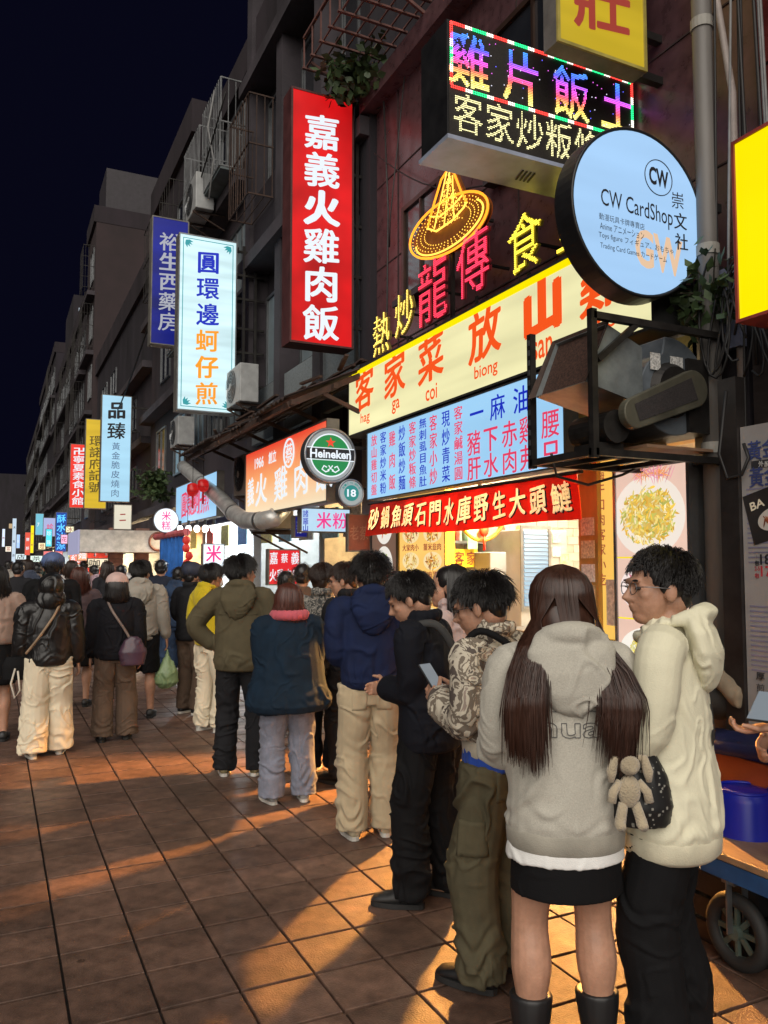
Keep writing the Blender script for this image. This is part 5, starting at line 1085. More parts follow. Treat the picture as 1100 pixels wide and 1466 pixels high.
# slouching beige cloth bag against the wall
p = P(1040, 985, X=3.3); cb = thing('cloth_bag', (3.3, p.y, .83), 'crumpled beige cloth lying on the counter end', 'cloth')
M_BEIGE = mat('beige_cloth', (.24,.19,.13), .85, ns=5, na=.3, bs=20, bst=.4)
mb = MB(); pts = [P(px, py, X=3.2) for px, py in ((1004,972), (1016,966), (1030,970), (1044,982), (1054,998), (1058,1014))]
mb.tube(pts, [.03,.045,.05,.05,.046,.022], 16); CLOTHMB = mb; CLOTHP = cb
lump = MB().ell((3.3, P(1025,1000,X=3.3).y, .93), (.14,.17,.11)); obj('dark_sack', lump, mat('dark_sack', (.03,.03,.028), .8, bs=14, bst=.6), cb, True)
# ================================================================ people
def smoothpath(pts, rad, k=5):
    """Catmull-Rom through joints; returns points and radii"""
    P_ = [Vector(p) for p in pts]; P_ = [P_[0]*2-P_[1]]+P_+[P_[-1]*2-P_[-2]]; r_ = [rad[0]]+list(rad)+[rad[-1]]; o, q = [], []
    for i in range(1, len(P_)-2):
        for j in range(k):
            t = j/k; a, b, c, d = P_[i-1], P_[i], P_[i+1], P_[i+2]
            o.append(.5*((2*b)+(c-a)*t+(2*a-5*b+4*c-d)*t*t+(3*b-a-3*c+d)*t**3)); q.append(r_[i]+(r_[i+1]-r_[i])*(3*t*t-2*t**3))
    o.append(P_[-2]); q.append(r_[-2]); return o, q
def limb(mb, pts, rad, n=14, k=5): a, b = smoothpath(pts, rad, k); return mb.tube(a, b, n)
def remesh(mb, vox, it=4, fac=.5):
    me = mb.mesh('tmp'); o = bpy.data.objects.new('tmp', me); COL.objects.link(o)
    m = o.modifiers.new('r', 'REMESH'); m.mode = 'VOXEL'; m.voxel_size = vox
    if it: s = o.modifiers.new('s', 'SMOOTH'); s.factor = fac; s.iterations = it
    out = bpy.data.meshes.new_from_object(o.evaluated_get(_dg(o))); bpy.data.objects.remove(o); bpy.data.meshes.remove(me); return out
_tmpsc = bpy.data.scenes.new('workbench')
def _dg(o):
    COL.objects.unlink(o); _tmpsc.collection.objects.link(o); vl = _tmpsc.view_layers[0]; vl.update(); return vl.depsgraph
def verts(me): a = np.empty(len(me.vertices)*3); me.vertices.foreach_get('co', a); return a.reshape(-1, 3)
def norms(me): a = np.empty(len(me.vertices)*3); me.vertices.foreach_get('normal', a); return a.reshape(-1, 3)
def setv(me, v): me.vertices.foreach_set('co', v.ravel()); me.update()
def folds(me, amp, seed, sc=(5,5,9), low=None, fine=.35, fade=None):
    """cloth folds: warped ridged noise pushed along the normals; 'low' adds bunching near given heights"""
    v = verts(me); n = norms(me); s = np.array(sc); off = seed*7.31
    w = np.stack([perlin(v*3.2+off), perlin(v*3.2+off+31), perlin(v*3.2+off+57)], 1)
    p = v*s*.8+w*.9+off; q1 = perlin(p); q2 = perlin(p*1.9+11); g = np.exp(-(q1/.09)**2)-.55*np.exp(-((q1-.2)/.12)**2)+.25; g2 = np.exp(-(q2/.1)**2)-.5*np.exp(-((q2-.22)/.13)**2)+.25; k1 = np.clip(perlin(v*4.1+off+5)*2+.45, 0, 1); k2 = np.clip(perlin(v*5.3+off+9)*2+.35, 0, 1)
    d = amp*(g*k1*.95+g2*k2*fine*1.5+perlin(v*4+off+71)*.55-.15)
    if low:
        for z, wd, a in low: d += a*1.25*np.exp(-((v[:,2]-z)/wd)**2)*np.clip(perlin(v*np.array([6,6,5])+off+3)*1.6+.5, 0, 1)*np.sin(v[:,2]*70+perlin(v*np.array([7,7,3])+off)*9)
    if fade is not None: d *= np.clip((v[:,2]-fade)/.05, 0, 1)
    setv(me, v+n*d[:, None])
def ik(a, b, l1, l2, pole):
    a = Vector(a); b = Vector(b); d = b-a; L = min(d.length, (l1+l2)*.999); d.normalize(); x = (l1*l1-l2*l2+L*L)/(2*L); h = math.sqrt(max(l1*l1-x*x, 0)); p = Vector(pole); p = (p-d*p.dot(d)).normalized()
    return a+d*x+p*h
def strands(mb, roots, paths, w0, n=3):
    for pth in paths: mb.tube(pth, [w0*(1-.8*(i/(len(pth)-1))**1.5) for i in range(len(pth))], n, False)

SKIN = mat('skin', (.46,.25,.165), .5, ns=18, na=.2, spec=.4, bs=140, bst=.15); SKIN.node_tree.nodes['Principled BSDF'].inputs['Subsurface Weight'].default_value = .12; SKIN.node_tree.nodes['Principled BSDF'].inputs['Subsurface Radius'].default_value = (.02,.008,.004)
def hairmat(nm, c): return mat('hair_'+nm, c, .32, ns=14, na=.6, stretch=(8,8,.5), spec=.5)
H_BLACK = hairmat('black', (.012,.010,.010)); H_DKBR = hairmat('darkbrown', (.03,.015,.010)); H_RED = hairmat('redbrown', (.075,.022,.014))
def fabric(nm, c, rough=.85, ns=7, na=.25, bs=260, bst=.25, sheen=None, **k): return mat('cloth_'+nm, c, rough, ns=ns, na=na, bs=bs, bst=bst, sheen=(.12 if max(c) > .2 else 0) if sheen is None else sheen, spec=.25, **k)
M_SOLE = mat('white_sole', (.55,.53,.48), .6); M_SOLEB = mat('black_sole', (.015,.015,.015), .7); M_LENS = mat('spectacle_frame', (.25,.25,.26), .3, .8)

def head_shapes(mb, F, s=1.0, detail=True):
    def e(c, r, rot=None): mb.ell(F @ Vector(c), r, (F.to_3x3() @ rot) if rot else F.to_3x3(), 16, 12)
    e((0,-.012,.03), (.076,.096,.088)); e((0,.03,-.03), (.062,.064,.085)); e((0,.052,-.085), (.034,.034,.03))
    e((0,-.04,-.04), (.062,.055,.06))
    if detail:
        mb.tube([F @ Vector(p) for p in ((0,.088,.012), (0,.099,-.012), (0,.112,-.03), (0,.098,-.038))], [.009,.011,.015,.012], 10)
        e((.012,.094,-.034), (.009,.01,.008)); e((-.012,.094,-.034), (.009,.01,.008))
        e((0,.088,.022), (.05,.012,.012)); e((0,.086,-.056), (.022,.013,.007)); e((0,.083,-.067), (.02,.013,.008)); e((.038,.06,-.02), (.022,.022,.02)); e((-.038,.06,-.02), (.022,.022,.02))
    for sx in (-1, 1): e((sx*.077,-.004,-.012), (.010,.02,.032), Matrix.Rotation(sx*.35, 3, 'Z'))
def short_hair(mb, F, rr, n=620, ln=.05, wild=.4, up_=True, base=1.0, part=0):
    def e(c, r): mb.ell(F @ Vector(c), r, F.to_3x3(), 18, 12)
    e((0,-.02,.038), (.083*base,.099*base,.09*base)); e((0,-.062,-.02), (.066,.042,.06)); e((.066,-.02,.012), (.018,.05,.04)); e((-.066,-.02,.012), (.018,.05,.04))
    Q = F.to_3x3()
    for k in range(n):
        a = rr.uniform(0, 2*PI); el = math.asin(rr.uniform(-.45, 1)); d = Vector((math.cos(el)*math.cos(a), math.cos(el)*math.sin(a), math.sin(el)))
        if d.y > .55 and d.z < .25 or (d.z < -.1 and d.y > -.2): continue
        c = Vector((0,-.02,.034))+Vector((d.x*.084*base, d.y*.10*base, d.z*.09*base)); cr = Vector((.015*part,-.05,.125)); t = (c-cr); t = (t-d*t.dot(d)); t = t.normalized() if t.length > .01 else Vector((1,0,0))
        g = (t*1.0+d*wild*rr.uniform(.3,1.3)+Vector((rr.gauss(0,.3), rr.gauss(0,.3), rr.gauss(0,.2)))*wild*1.0).normalized(); l = ln*rr.uniform(.6,1.25)*(.4 if d.z < .15 and abs(d.x) > .55 else .55 if d.z < 0 else .6 if d.y > .45 else 1); g = (g+d*.5+ZV*.25).normalized() if d.y > .45 and up_ else g
        p0 = c-d*.006; p1 = c+g*l*.5+d*.008; p2 = c+g*l+Vector((0,0,-.25*l))
        mb.tube([F @ p0, F @ p1, F @ p2], [.0017,.0014,.0005], 3, False)
def bob_hair(mb, F, rr, ln=.16, n=420, wd=.108):
    """rounded mass falling to the collar"""
    def e(c, r): mb.ell(F @ Vector(c), r, F.to_3x3(), 18, 12)
    e((0,-.02,.036), (.084,.098,.088)); e((0,-.04,-.03), (.092,.078,.075)); e((0,-.045,-.03-ln*.35), (.09,.07,ln*.45))
    for k in range(n):
        a = rr.uniform(PI*.93, PI*2.07); c, s = math.cos(a), math.sin(a); g = rr.uniform(.97,1.06); end = -.06-ln*rr.uniform(.72,1.02); j = rr.gauss(0,.006)
        pts = [(c*.02,-.03+s*.02,.128), (c*.07*g,-.02+s*.075*g,.108), (c*.094*g,-.02+s*.104*g,.05), (c*.101*g,-.02+s*.108*g,-.02), (c*wd*g+j,-.02+s*.103*g,-.08), (c*wd*1.03*g+j*2,-.02+s*.1*g,(-.08+end)/2-.02), (c*wd*.95*g+j*2,-.02+s*.09*g,end)]
        mb.tube([F @ Vector(p) for p in pts], [.0035]*6+[.001], 3, False)
def hand(mb, wrist, dr, up, curl, s=1.0, side=1):
    """palm, four unequal fingers and a thumb from the side of the palm; dr = direction of the fingers, up = back of the hand"""
    d = Vector(dr).normalized(); u = Vector(up); u = (u-d*u.dot(d)).normalized(); x = d.cross(u)*side; w = Vector(wrist)
    mb.loft([(w-d*.01, x*.024*s, u*.018*s), (w+d*.03*s, x*.034*s, u*.016*s), (w+d*.07*s, x*.04*s, u*.014*s), (w+d*.092*s, x*.038*s, u*.011*s)], 12)
    for k, (ox, L) in enumerate(((-.028,.070), (-.0095,.08), (.0095,.075), (.028,.058))):
        p = w+d*.085*s+x*ox*s; pts = [p]; a = curl*.35
        for j, f in enumerate((.45,.3,.25)):
            p = p+(d*math.cos(a)-u*math.sin(a))*L*f*s; pts.append(p); a += curl*.55
        mb.tube(pts, [.0095*s,.0088*s,.0082*s,.0068*s], 8)
    b = w+d*.03*s-x*.03*s; e = (-x*.75+d*.7-u*.25*curl).normalized(); mb.tube([b+x*.012*s, b+e*.03*s, b+e*.052*s+d*.01*s-u*.006*s*curl, b+e*.065*s+d*.025*s-u*.012*s*curl], [.013*s,.0115*s,.010*s,.008*s], 8)

def shoe(mb, sole, ank, yaw, L=.27, hi=.0, w=1.0):
    c, s_ = math.cos(yaw), math.sin(yaw); fx = Vector((-s_, c, 0)); rx = Vector((c, s_, 0)); o = Vector((ank[0], ank[1], 0))
    for y, hw, h in ((-.07,.030,.075), (-.05,.038,.085+hi), (0,.041,.09+hi), (.045,.043,.075), (.10,.049,.058), (.15,.05,.048), (.185,.04,.038), (.2,.02,.025)): pass
    secs = [(o+fx*y+ZV*(.018+h/2), rx*hw*w, ZV*h/2) for y, hw, h in ((-.072,.022,.05), (-.06,.036,.08+hi), (0,.042,.088+hi), (.05,.045,.072), (.10,.05,.056), (.15,.05,.046), (.185,.04,.036), (.2,.02,.02))]
    mb.loft(secs, 14); n = 20; v0 = len(sole.v); out = []
    for k in range(n):
        a = 2*PI*k/n; y = .065+.142*math.cos(a); hw = (.05 if y > .06 else .042)*abs(math.sin(a))**.6*(1 if math.sin(a) > 0 else -1); out.append(o+fx*y+rx*hw*w)
    sole.v += [tuple(p+ZV*.003) for p in out]+[tuple(p+ZV*.028) for p in out]; sole.f += [tuple(v0+k for k in range(n))[::-1], tuple(v0+n+k for k in range(n))]+[(v0+k, v0+(k+1) % n, v0+(k+1) % n+n, v0+k+n) for k in range(n)]

def person(label, loc, rz, H, top, pants, hair='short', hairm=None, feet=((-.1,0,.12), (.1,0,-.12)), handL=(-.25,.05,.80), handR=(.25,.05,.80), poleL=(-.3,-1,0), poleR=(.3,-1,0), hyaw=0, hpitch=0, lean=0, shoes=None, shoem=None, solem=None,
           near=True, seed=1, build=1.0, glasses=False, cap=None, face=True, mask=False, handcurl=.7, extra=None, group='people in the street', hairkw=None, hup=None, hipshift=0, leg=None):
    """one figure standing on the ground: continuous body, clothes, shoes and hair as its parts. local +Y is where it faces"""
    rr = random.Random(seed); s = H/1.72; vx = .0075 if near else .016; cvx = .0072 if near else .017
    t = thing('person', loc, label, 'person', group, rz)
    Bw = build; hipc = Vector((hipshift, 0, .92)); ln = R(lean)
    def up(p):   # torso leaning forward about the hips
        v = Vector(p)-Vector((0,0,.92)); return hipc+Vector((v.x, v.y*math.cos(ln)+v.z*math.sin(ln), v.z*math.cos(ln)-v.y*math.sin(ln)))
    sh = {-1: up((-.18*Bw**.6, -.01, 1.40)), 1: up((.18*Bw**.6, -.01, 1.40))}; hp = {-1: hipc+Vector((-.09,0,-.02)), 1: hipc+Vector((.09,0,-.02))}
    hd = {-1: Vector(handL), 1: Vector(handR)}; pl = {-1: poleL, 1: poleR}; el = {k: ik(sh[k], hd[k], .29, .265, pl[k]) for k in (-1, 1)}
    for k in (-1, 1):
        d = hd[k]-sh[k]
        if d.length > .55: hd[k] = sh[k]+d.normalized()*.55; el[k] = ik(sh[k], hd[k], .29, .265, pl[k])
    an = {-1: Vector((feet[0][0], feet[0][1], .085)), 1: Vector((feet[1][0], feet[1][1], .085))}; kn = {k: ik(hp[k], an[k], .416, .406, (0.15*k,1,0)) for k in (-1, 1)}
    nb = up((0,-.02,1.44)); hc = nb+Vector((0,.035,.13)); F = Matrix.Translation(hc) @ Matrix.Rotation(R(hyaw), 4, 'Z') @ Matrix.Rotation(R(-hpitch), 4, 'X')
    if hpitch: F = Matrix.Translation(nb+Matrix.Rotation(R(hyaw), 3, 'Z') @ Vector((0, .035+.12*math.sin(R(hpitch)), .135-.03*abs(math.sin(R(hpitch)))))) @ Matrix.Rotation(R(hyaw), 4, 'Z') @ Matrix.Rotation(R(-hpitch), 4, 'X')
    F = F @ Matrix.Scale(1.1, 4); S = Matrix.Scale(s, 4)
    def fin(me): me.transform(S); return me
    # ---- body
    b = MB()
    b.loft([(up((0,0,z)), Vector((rx*Bw,0,0)), Vector((0,ry*Bw,0))) for z, rx, ry in ((.84,.12,.09), (.92,.145,.105), (1.04,.125,.09), (1.2,.145,.10), (1.34,.15,.09), (1.41,.1,.065), (1.45,.05,.05))], 18)
    b.tube([up((0,-.02,1.40)), F @ Vector((0,-.03,-.06))], [.058,.05], 14); head_shapes(b, F, detail=near and face)
    for k in (-1, 1):
        limb(b, [sh[k], el[k], hd[k]], [.045,.037,.024], 12); lk = leg or (.075,.056,.06,.036); limb(b, [hp[k]+ZV*.02, hp[k].lerp(kn[k], .5)+Vector((0,.004,0)), kn[k], kn[k].lerp(an[k], .32)+Vector((0,-.016,0)), kn[k].lerp(an[k], .68)+Vector((0,-.008,0)), an[k]-ZV*.02], [lk[0]*1.08*Bw**.5,(lk[0]+lk[1])*.54*Bw**.5,lk[1],lk[2],lk[3]*1.15,lk[3]], 16)
        b.ell(an[k]+Vector((0,.05,-.045)), (.035,.09,.03))
        dd = (hd[k]-el[k]).normalized(); hand(b, hd[k], dd, (hup or {}).get(k, Vector((k*1.0,-.1,.25))), handcurl, 1.0, k)
    bm_ = fin(remesh(b, .006 if near else .014, 2)); obj('body', bm_, SKIN, t, True, local=True)
    # ---- trousers / skirt
    if pants:
        pk = pants.get('kind', 'trousers'); m = pants['m']
        if pk in ('trousers', 'shorts'):
            r0, r1, r2 = pants.get('r', (.095,.078,.07)); zk = .49 if pk == 'shorts' else None; g = MB()
            g.zloft([(.80,.135*Bw,.1*Bw,hipc.x), (.9,.155*Bw,.118*Bw,hipc.x), (1.0,.14*Bw,.105*Bw,hipc.x), (1.03,.135*Bw,.1*Bw,hipc.x)], 20)
            for k in (-1, 1):
                if pk == 'shorts': limb(g, [hp[k]+Vector((0,0,.02)), hp[k].lerp(kn[k], .95)], [r0*Bw**.5,r1], 16)
                else:
                    e = an[k]+Vector((0,-.005,pants.get('len', -.03))); limb(g, [hp[k]+Vector((0,0,.02)), hp[k].lerp(kn[k], .5)+Vector((0,-.012,0)), kn[k]+Vector((0,-.008,0)), kn[k].lerp(e, .55)+Vector((0,-.01,0)), e], [r0*Bw**.5,(r0*Bw**.5+r1)/2,r1,(r1+r2)/2,r2], 16)
            me = remesh(g, cvx, 3); folds(me, pants.get('fold', .012), seed, (5,5,6), pants.get('low', [(.16,.10,.006),(.5,.07,.003)]))
        else:
            g = MB(); z0 = pants['z0']; g.zloft([(z0,pants['r'][0],pants['r'][1],hipc.x), ((z0+.95)/2,pants['r'][0]*.97,pants['r'][1]*1.02,hipc.x), (.93,.17*Bw,.13*Bw,hipc.x), (1.03,.145*Bw,.11*Bw,hipc.x)], 28); me = remesh(g, cvx, 2); folds(me, .004, seed, (6,6,2))
        obj(pants.get('name', 'trousers'), fin(me), m, t, True, local=True)
    # ---- top
    if top:
        m = top['m']; g = MB(); bk = top.get('bulk', 1.0)*Bw; hem = top.get('hem', .86); fl = max(top.get('flare', 1.0), 1+max(0, .86-hem)*1.7); rows = [(hem-.012,.135*fl,.1*fl), (hem,.158*fl,.120*fl), (hem+.05,.168*fl,.130*fl), ((hem+1.22)/2,.166*(1+fl)/2,.124*(1+fl)/2), (1.22,.174,.124), (1.33,.172,.108), (1.40,.14,.082), (1.43,.10,.072), (1.47,.068,.066)]
        g.loft([(up((0,-.008,z)), Vector((rx*bk,0,0)), Vector((0,ry*bk,0))) for z, rx, ry in rows], 24)
        sr = [q*.80 for q in top.get('sleeve', (.078,.07,.056))]
        for k in (-1, 1):
            w_ = hd[k]-(hd[k]-el[k]).normalized()*top.get('cuff', .0); sp_ = sh[k]+Vector((-.02*k,0,-.01))
            limb(g, [sp_-Vector((.05*k,0,.02)), sh[k]+Vector((.02*k,0,-.04)), el[k], el[k].lerp(w_, .72), w_], [sr[0]*bk**.5*1.05,sr[0]*bk**.5,sr[1]*bk**.5,(sr[1]*.45+sr[2]*.55)*bk**.5,sr[2]*.72*bk**.5], 16)
        if top.get('hood') == 'down':
            hs = top.get('hoodsize', 1.0)
            hg = MB(); ring = []; rad = []
            for k in range(25):
                a = PI*2*k/24+PI/2; q = max(0, -math.sin(a)); ring.append(up((math.cos(a)*.098*hs, -.03+math.sin(a)*.1*hs, 1.455+.035*q-.055*max(0, math.sin(a))))); rad.append(.018+.022*q)
            hg.tube(ring, rad, 10, False); hg.loft([(up((0,y_,z_)), Vector((rx_*hs,0,0)), Vector((0,ry_,0))) for z_, rx_, ry_, y_ in ((1.215,.02,.015,-.13), (1.235,.06,.03,-.138), (1.29,.105,.046,-.142), (1.36,.138,.054,-.138), (1.43,.142,.052,-.122), (1.48,.115,.04,-.105), (1.50,.07,.02,-.10))], 20)
            mh = remesh(hg, cvx, 7); folds(mh, .012, seed+5, (7,7,6)); obj('hood', fin(mh), m, t, True, local=True)
        elif top.get('hood') == 'up':
            g.ell(F @ Vector((0,-.03,.03)), (.108,.12,.118), F.to_3x3(), 18, 12); g.ell(F @ Vector((0,-.04,-.09)), (.12,.11,.11), F.to_3x3(), 18, 12)
        elif top.get('hood') == 'collar':
            for k in range(14):
                a = PI*2*k/14; g.ell(up((math.cos(a)*.075, -.02+math.sin(a)*.072, 1.475)), (.026,.026,.035), None, 8, 6)
        me = remesh(g, cvx, 6); low = [(hem+.07,.05,.004)]; folds(me, top.get('fold', .010), seed+3, top.get('fsc', (6,6,3.2)), low, fade=None if top.get('flare', 1) > 1.3 else hem)
        o = obj(top.get('name', 'jacket'), fin(me), m, t, True, local=True); top_o = o
        if top.get('band'):
            bd = MB(); bd.loft([(up((0,-.008,z)), Vector((rx*bk,0,0)), Vector((0,ry*bk,0))) for z, rx, ry in ((hem-.045,.152*fl,.116*fl), (hem-.03,.163*fl,.126*fl), (hem+.02,.166*fl,.128*fl), (hem+.04,.158*fl,.12*fl))], 40); obj('hem_band', fin(bd.mesh('hem')), top['band'], t, True, local=True)
        if top.get('undershirt'):
            z0, mm, fr_ = top['undershirt']; bd = MB(); bd.loft([(up((0,-.008,z)), Vector((rx*bk,0,0)), Vector((0,ry*bk,0))) for z, rx, ry in ((z0,.168*fr_,.13*fr_), (z0+.04,.166*fr_,.129*fr_), (hem+.08,.15*fr_,.112*fr_))], 40); me2 = remesh(bd, cvx, 1); folds(me2, .009, seed+9, (9,9,2)); obj('undershirt', fin(me2), mm, t, True, local=True)
    # ---- shoes
    shoem = shoem or M_BLACK
    for k, f in ((-1, feet[0]), (1, feet[1])):
        a, b2 = MB(), MB(); shoe(a, b2, f, f[2] if len(f) > 2 else 0, hi=.03 if shoes == 'boot' else 0, w=1.02)
        if shoes == 'boot': limb(a, [an[k]-ZV*.02, an[k]+(kn[k]-an[k])*.42], [.054,.076], 14)
        if shoes == 'boot':
            me = remesh(a, .008, 3); so = obj('boot', fin(me), shoem, t, True, local=True)
        else: so = obj('shoe', fin(a.mesh('shoe')), shoem, t, True, local=True)
        obj('sole', fin(b2.mesh('sole')), solem or M_SOLEB, so, local=True)
    # ---- hair, hat, spectacles
    hairm = hairm or H_BLACK; hk = hairkw or {}; hb = MB()
    if hair == 'short': short_hair(hb, F, rr, **({'n': 3200 if near else 260} | hk))
    elif hair == 'bob': bob_hair(hb, F, rr, **({'n': 1100 if near else 200} | hk))
    elif callable(hair): hair(hb, F, rr, up)
    if hb.v: obj('hair', fin(hb.mesh('hair')), hairm, t, True, local=True)
    if cap:
        c = MB(); c.ell(F @ Vector((0,-.01,.055)), (.106,.12,.092), F.to_3x3(), 24, 14); c.loft([(F @ Vector((0,.09,.045)), (F.to_3x3() @ Vector((.075,0,0))), (F.to_3x3() @ Vector((0,.02,.006)))), (F @ Vector((0,.175,.02)), F.to_3x3() @ Vector((.06,0,0)), F.to_3x3() @ Vector((0,.015,.004)))], 16)
        obj('cap', fin(remesh(c, .008, 3)), cap, t, True, local=True)
    if glasses:
        g = MB()
        for sx in (-1, 1):
            g.tube([F @ Vector((sx*.032+.024*math.cos(a), .104-.006*abs(math.cos(a)), .0+.019*math.sin(a))) for a in np.linspace(0, 2*PI, 25)], .0018, 5, False); g.tube([F @ Vector((sx*.056,.1,.005)), F @ Vector((sx*.08,.06,.005)), F @ Vector((sx*.083,.0,.0)), F @ Vector((sx*.08,-.02,-.012))], .0018, 5)
        g.tube([F @ Vector((-.01,.106,.004)), F @ Vector((.01,.106,.004))], .0018, 5); obj('spectacles', fin(g.mesh('spectacles')), M_LENS, t, True, local=True)
    if near and face:
        for sx in (-1, 1):
            e = MB().ell(F @ Vector((sx*.03,.082,.0)), (.013,.008,.006), F.to_3x3()); obj('eye', fin(e.mesh('eye')), mat('eye_dark', (.03,.02,.018), .2), t, True, local=True)
            e = MB().ell(F @ Vector((sx*.032,.092,.024)), (.02,.006,.0045), F.to_3x3()); obj('eyebrow', fin(e.mesh('eyebrow')), H_BLACK, t, True, local=True)
    if mask:
        e = MB().ell(F @ Vector((0,.068,-.06)), (.06,.045,.045), F.to_3x3()); obj('face_mask', fin(e.mesh('mask')), mat('mask_white', (.6,.62,.62), .7), t, True, local=True)
    t['H'] = s
    return t, dict(F=F, up=up, s=s, sh=sh, el=el, hd=hd, top=top_o if top else None, M=Matrix.Translation(loc) @ Matrix.Rotation(rz, 4, 'Z') @ S)
def G(px, py): v = P(px, py, Z=0); v.z = 0; return v
def at(px, py, px2=None): return G(px, py)
# ---------------------------------------------------------------- the queue, nearest first
def long_hair(mb, F, rr, up):
    def e(c, r): mb.ell(F @ Vector(c), r, F.to_3x3(), 18, 12)
    e((0,-.018,.036), (.09,.104,.093)); e((0,-.05,-.06), (.1,.078,.12))
    for k in range(3600):
        a = PI+rr.uniform(-.12, 1.12)*PI*.9+.05*PI; sx = math.cos(a); u = rr.random(); side = abs(sx) > .34; pts = []
        for el in (1.5, 1.1, .7, .35, 0): pts.append(F @ Vector((math.cos(el)*sx*(.092+.01*u), -.02+math.cos(el)*math.sin(a)*(.104+.008*u), .036+math.sin(el)*(.094+.006*u))))
        w = 1 if sx > 0 else -1
        if side:
            j = rr.gauss(0, .012 if rr.random() < .95 else .02); q = (abs(sx)-.34)/.66; end = 1.2-.15*rr.random()**1.5-.03*math.sin(sx*9); ox = w*(.095+.075*q)*(1 if w < 0 else .86)
            for z, x, y in ((1.53,w*(.095+.022*q),-.09+.05*q), (1.45,ox,-.13+.06*q), (1.36,ox*1.1+j,-.165+.035*q-.012*u), (1.28,ox*1.2+j*1.3,-.178-.012*u), (1.24,ox*1.22+j*1.4,-.18-.012*u), (end,ox*(1.2 if w < 0 else 1.1)+j*1.6,-.178-.01*u)): pts.append(up((x, y, z)))
        else:
            for z, y in ((1.52,-.12), (1.46,-.125-.01*u), (1.42,-.115)): pts.append(up((sx*.10, y, z)))
        mb.tube(pts, [.0019]*(len(pts)-1)+[.0005], 3, False)
C_GREY = fabric('grey_marl', (.46,.44,.38), ns=220, na=.16); C_CREAM = fabric('cream_fleece', (.72,.69,.52), ns=5, na=.1); C_BLACKC = fabric('black', (.0045,.0045,.0055), na=.3); C_WHITE = fabric('white_cotton', (.8,.8,.78), na=.08)
C_OLIVE = fabric('olive_cargo', (.09,.078,.046), na=.3); C_NAVY = fabric('navy_fleece', (.008,.015,.052), na=.3); C_KHAKI = fabric('khaki_twill', (.46,.37,.24), na=.15); C_TEALC = fabric('teal_navy_wool', (.005,.016,.032), na=.35); C_JEANL = fabric('pale_denim', (.19,.2,.25), ns=14, na=.3)
C_OLJ = fabric('olive_jacket', (.085,.07,.04), na=.25); C_YEL = fabric('yellow_jacket', (.5,.38,.012), na=.15); C_BROWN = fabric('brown_cloth', (.1,.066,.046), na=.25); C_DENIM = fabric('blue_denim', (.025,.045,.09), ns=12, na=.35); C_DKGREY = fabric('charcoal', (.011,.011,.013), na=.3)
C_LEATH = mat('cloth_black_leather', (.009,.0085,.009), .38, ns=6, na=.4, bs=25, bst=.4); C_IVORY = fabric('ivory_twill', (.66,.58,.43), na=.1); C_GHOOD = fabric('stone_grey', (.3,.275,.235), na=.12); C_PINK = fabric('pink_fleece', (.5,.1,.13), na=.15); C_BLUET = fabric('royal_blue', (.02,.06,.32), na=.2)
def camo(nm, cols, sc):
    m, N, Lk, b = _nodes(nm); tc = N.new('ShaderNodeTexCoord'); n = N.new('ShaderNodeTexNoise'); n.inputs['Scale'].default_value = sc; n.inputs['Detail'].default_value = 6; n.inputs['Distortion'].default_value = 1.5; Lk.new(tc.outputs['Object'], n.inputs['Vector'])
    r = N.new('ShaderNodeValToRGB'); r.color_ramp.interpolation = 'CONSTANT'; el = r.color_ramp.elements; el[0].color = rgb(cols[0]); el[0].position = 0; el[1].color = rgb(cols[1]); el[1].position = .42
    for k, c in enumerate(cols[2:]): el.new(.5+.08*k).color = rgb(c)
    Lk.new(n.outputs['Fac'], r.inputs[0]); Lk.new(r.outputs[0], b.inputs['Base Color']); b.inputs['Roughness'].default_value = .85; return m
C_CAMO = camo('cloth_floral', [(.09,.07,.06), (.5,.45,.36), (.16,.13,.10), (.55,.5,.40), (.3,.24,.2)], 11); C_CAMO2 = camo('cloth_fleck', [(.03,.03,.03), (.05,.05,.045), (.25,.23,.2), (.05,.05,.05)], 26)

# 1 girl in the grey hoodie
girl, gi = person('woman with long dark hair, grey hoodie and black mini skirt nearest the camera', G(814, 1536), R(-24), 1.60,
    dict(m=C_GREY, name='hoodie', hem=.80, bulk=1.12, hood='down', hoodsize=1.06, band=fabric('grey_rib', (.33,.31,.26)), sleeve=(.088,.085,.07), fold=.012, undershirt=(.722, C_WHITE, 1.07)),
    dict(kind='skirt', name='skirt', m=C_BLACKC, z0=.61, r=(.19,.155)), hair=long_hair, hairm=hairmat('auburn', (.045,.018,.011)), feet=((-.125,0,.1), (.115,.02,-.15)), handL=(-.15,.24,1.0), handR=(.16,.24,1.0), leg=(.082,.064,.07,.043), poleL=(-.45,-.8,-.6), poleR=(.45,-.8,-.6), shoes='boot', hyaw=-6, seed=11, face=False, group='people queueing at the restaurant')
def print_on(person_o, info, target, rows, m, name, depth=.004, outline=True):
    """outline lettering laid on the cloth"""
    bv = BVHTree.FromPolygons([v.co.copy() for v in target.data.vertices], [tuple(p.vertices) for p in target.data.polygons]); mb = MB(); s = info['s']
    for txt, cx, cz, w, h in rows:
        v, f = glyph(txt, .012); lo, hi = v.min(0), v.max(0); edges = {}
        for fc in f:
            for i in range(len(fc)):
                e = tuple(sorted((fc[i], fc[(i+1) % len(fc)]))); edges[e] = edges.get(e, 0)+1
        for (a, b), c in edges.items():
            if c != 1: continue
            q = []
            for k in range(3):
                p = v[a]+(v[b]-v[a])*k/2; u = (p-(lo+hi)/2)/(hi-lo); o = Vector((cx+u[0]*w, -.6, cz+u[1]*h)); hit = bv.ray_cast(o, Vector((0,1,0)))
                if hit[0] is None: break
                q.append(hit[0]-Vector((0,depth*.4,0)))
            if len(q) == 3: mb.tube(q, .0016, 4)
    return obj(name, mb, m, person_o, local=True)
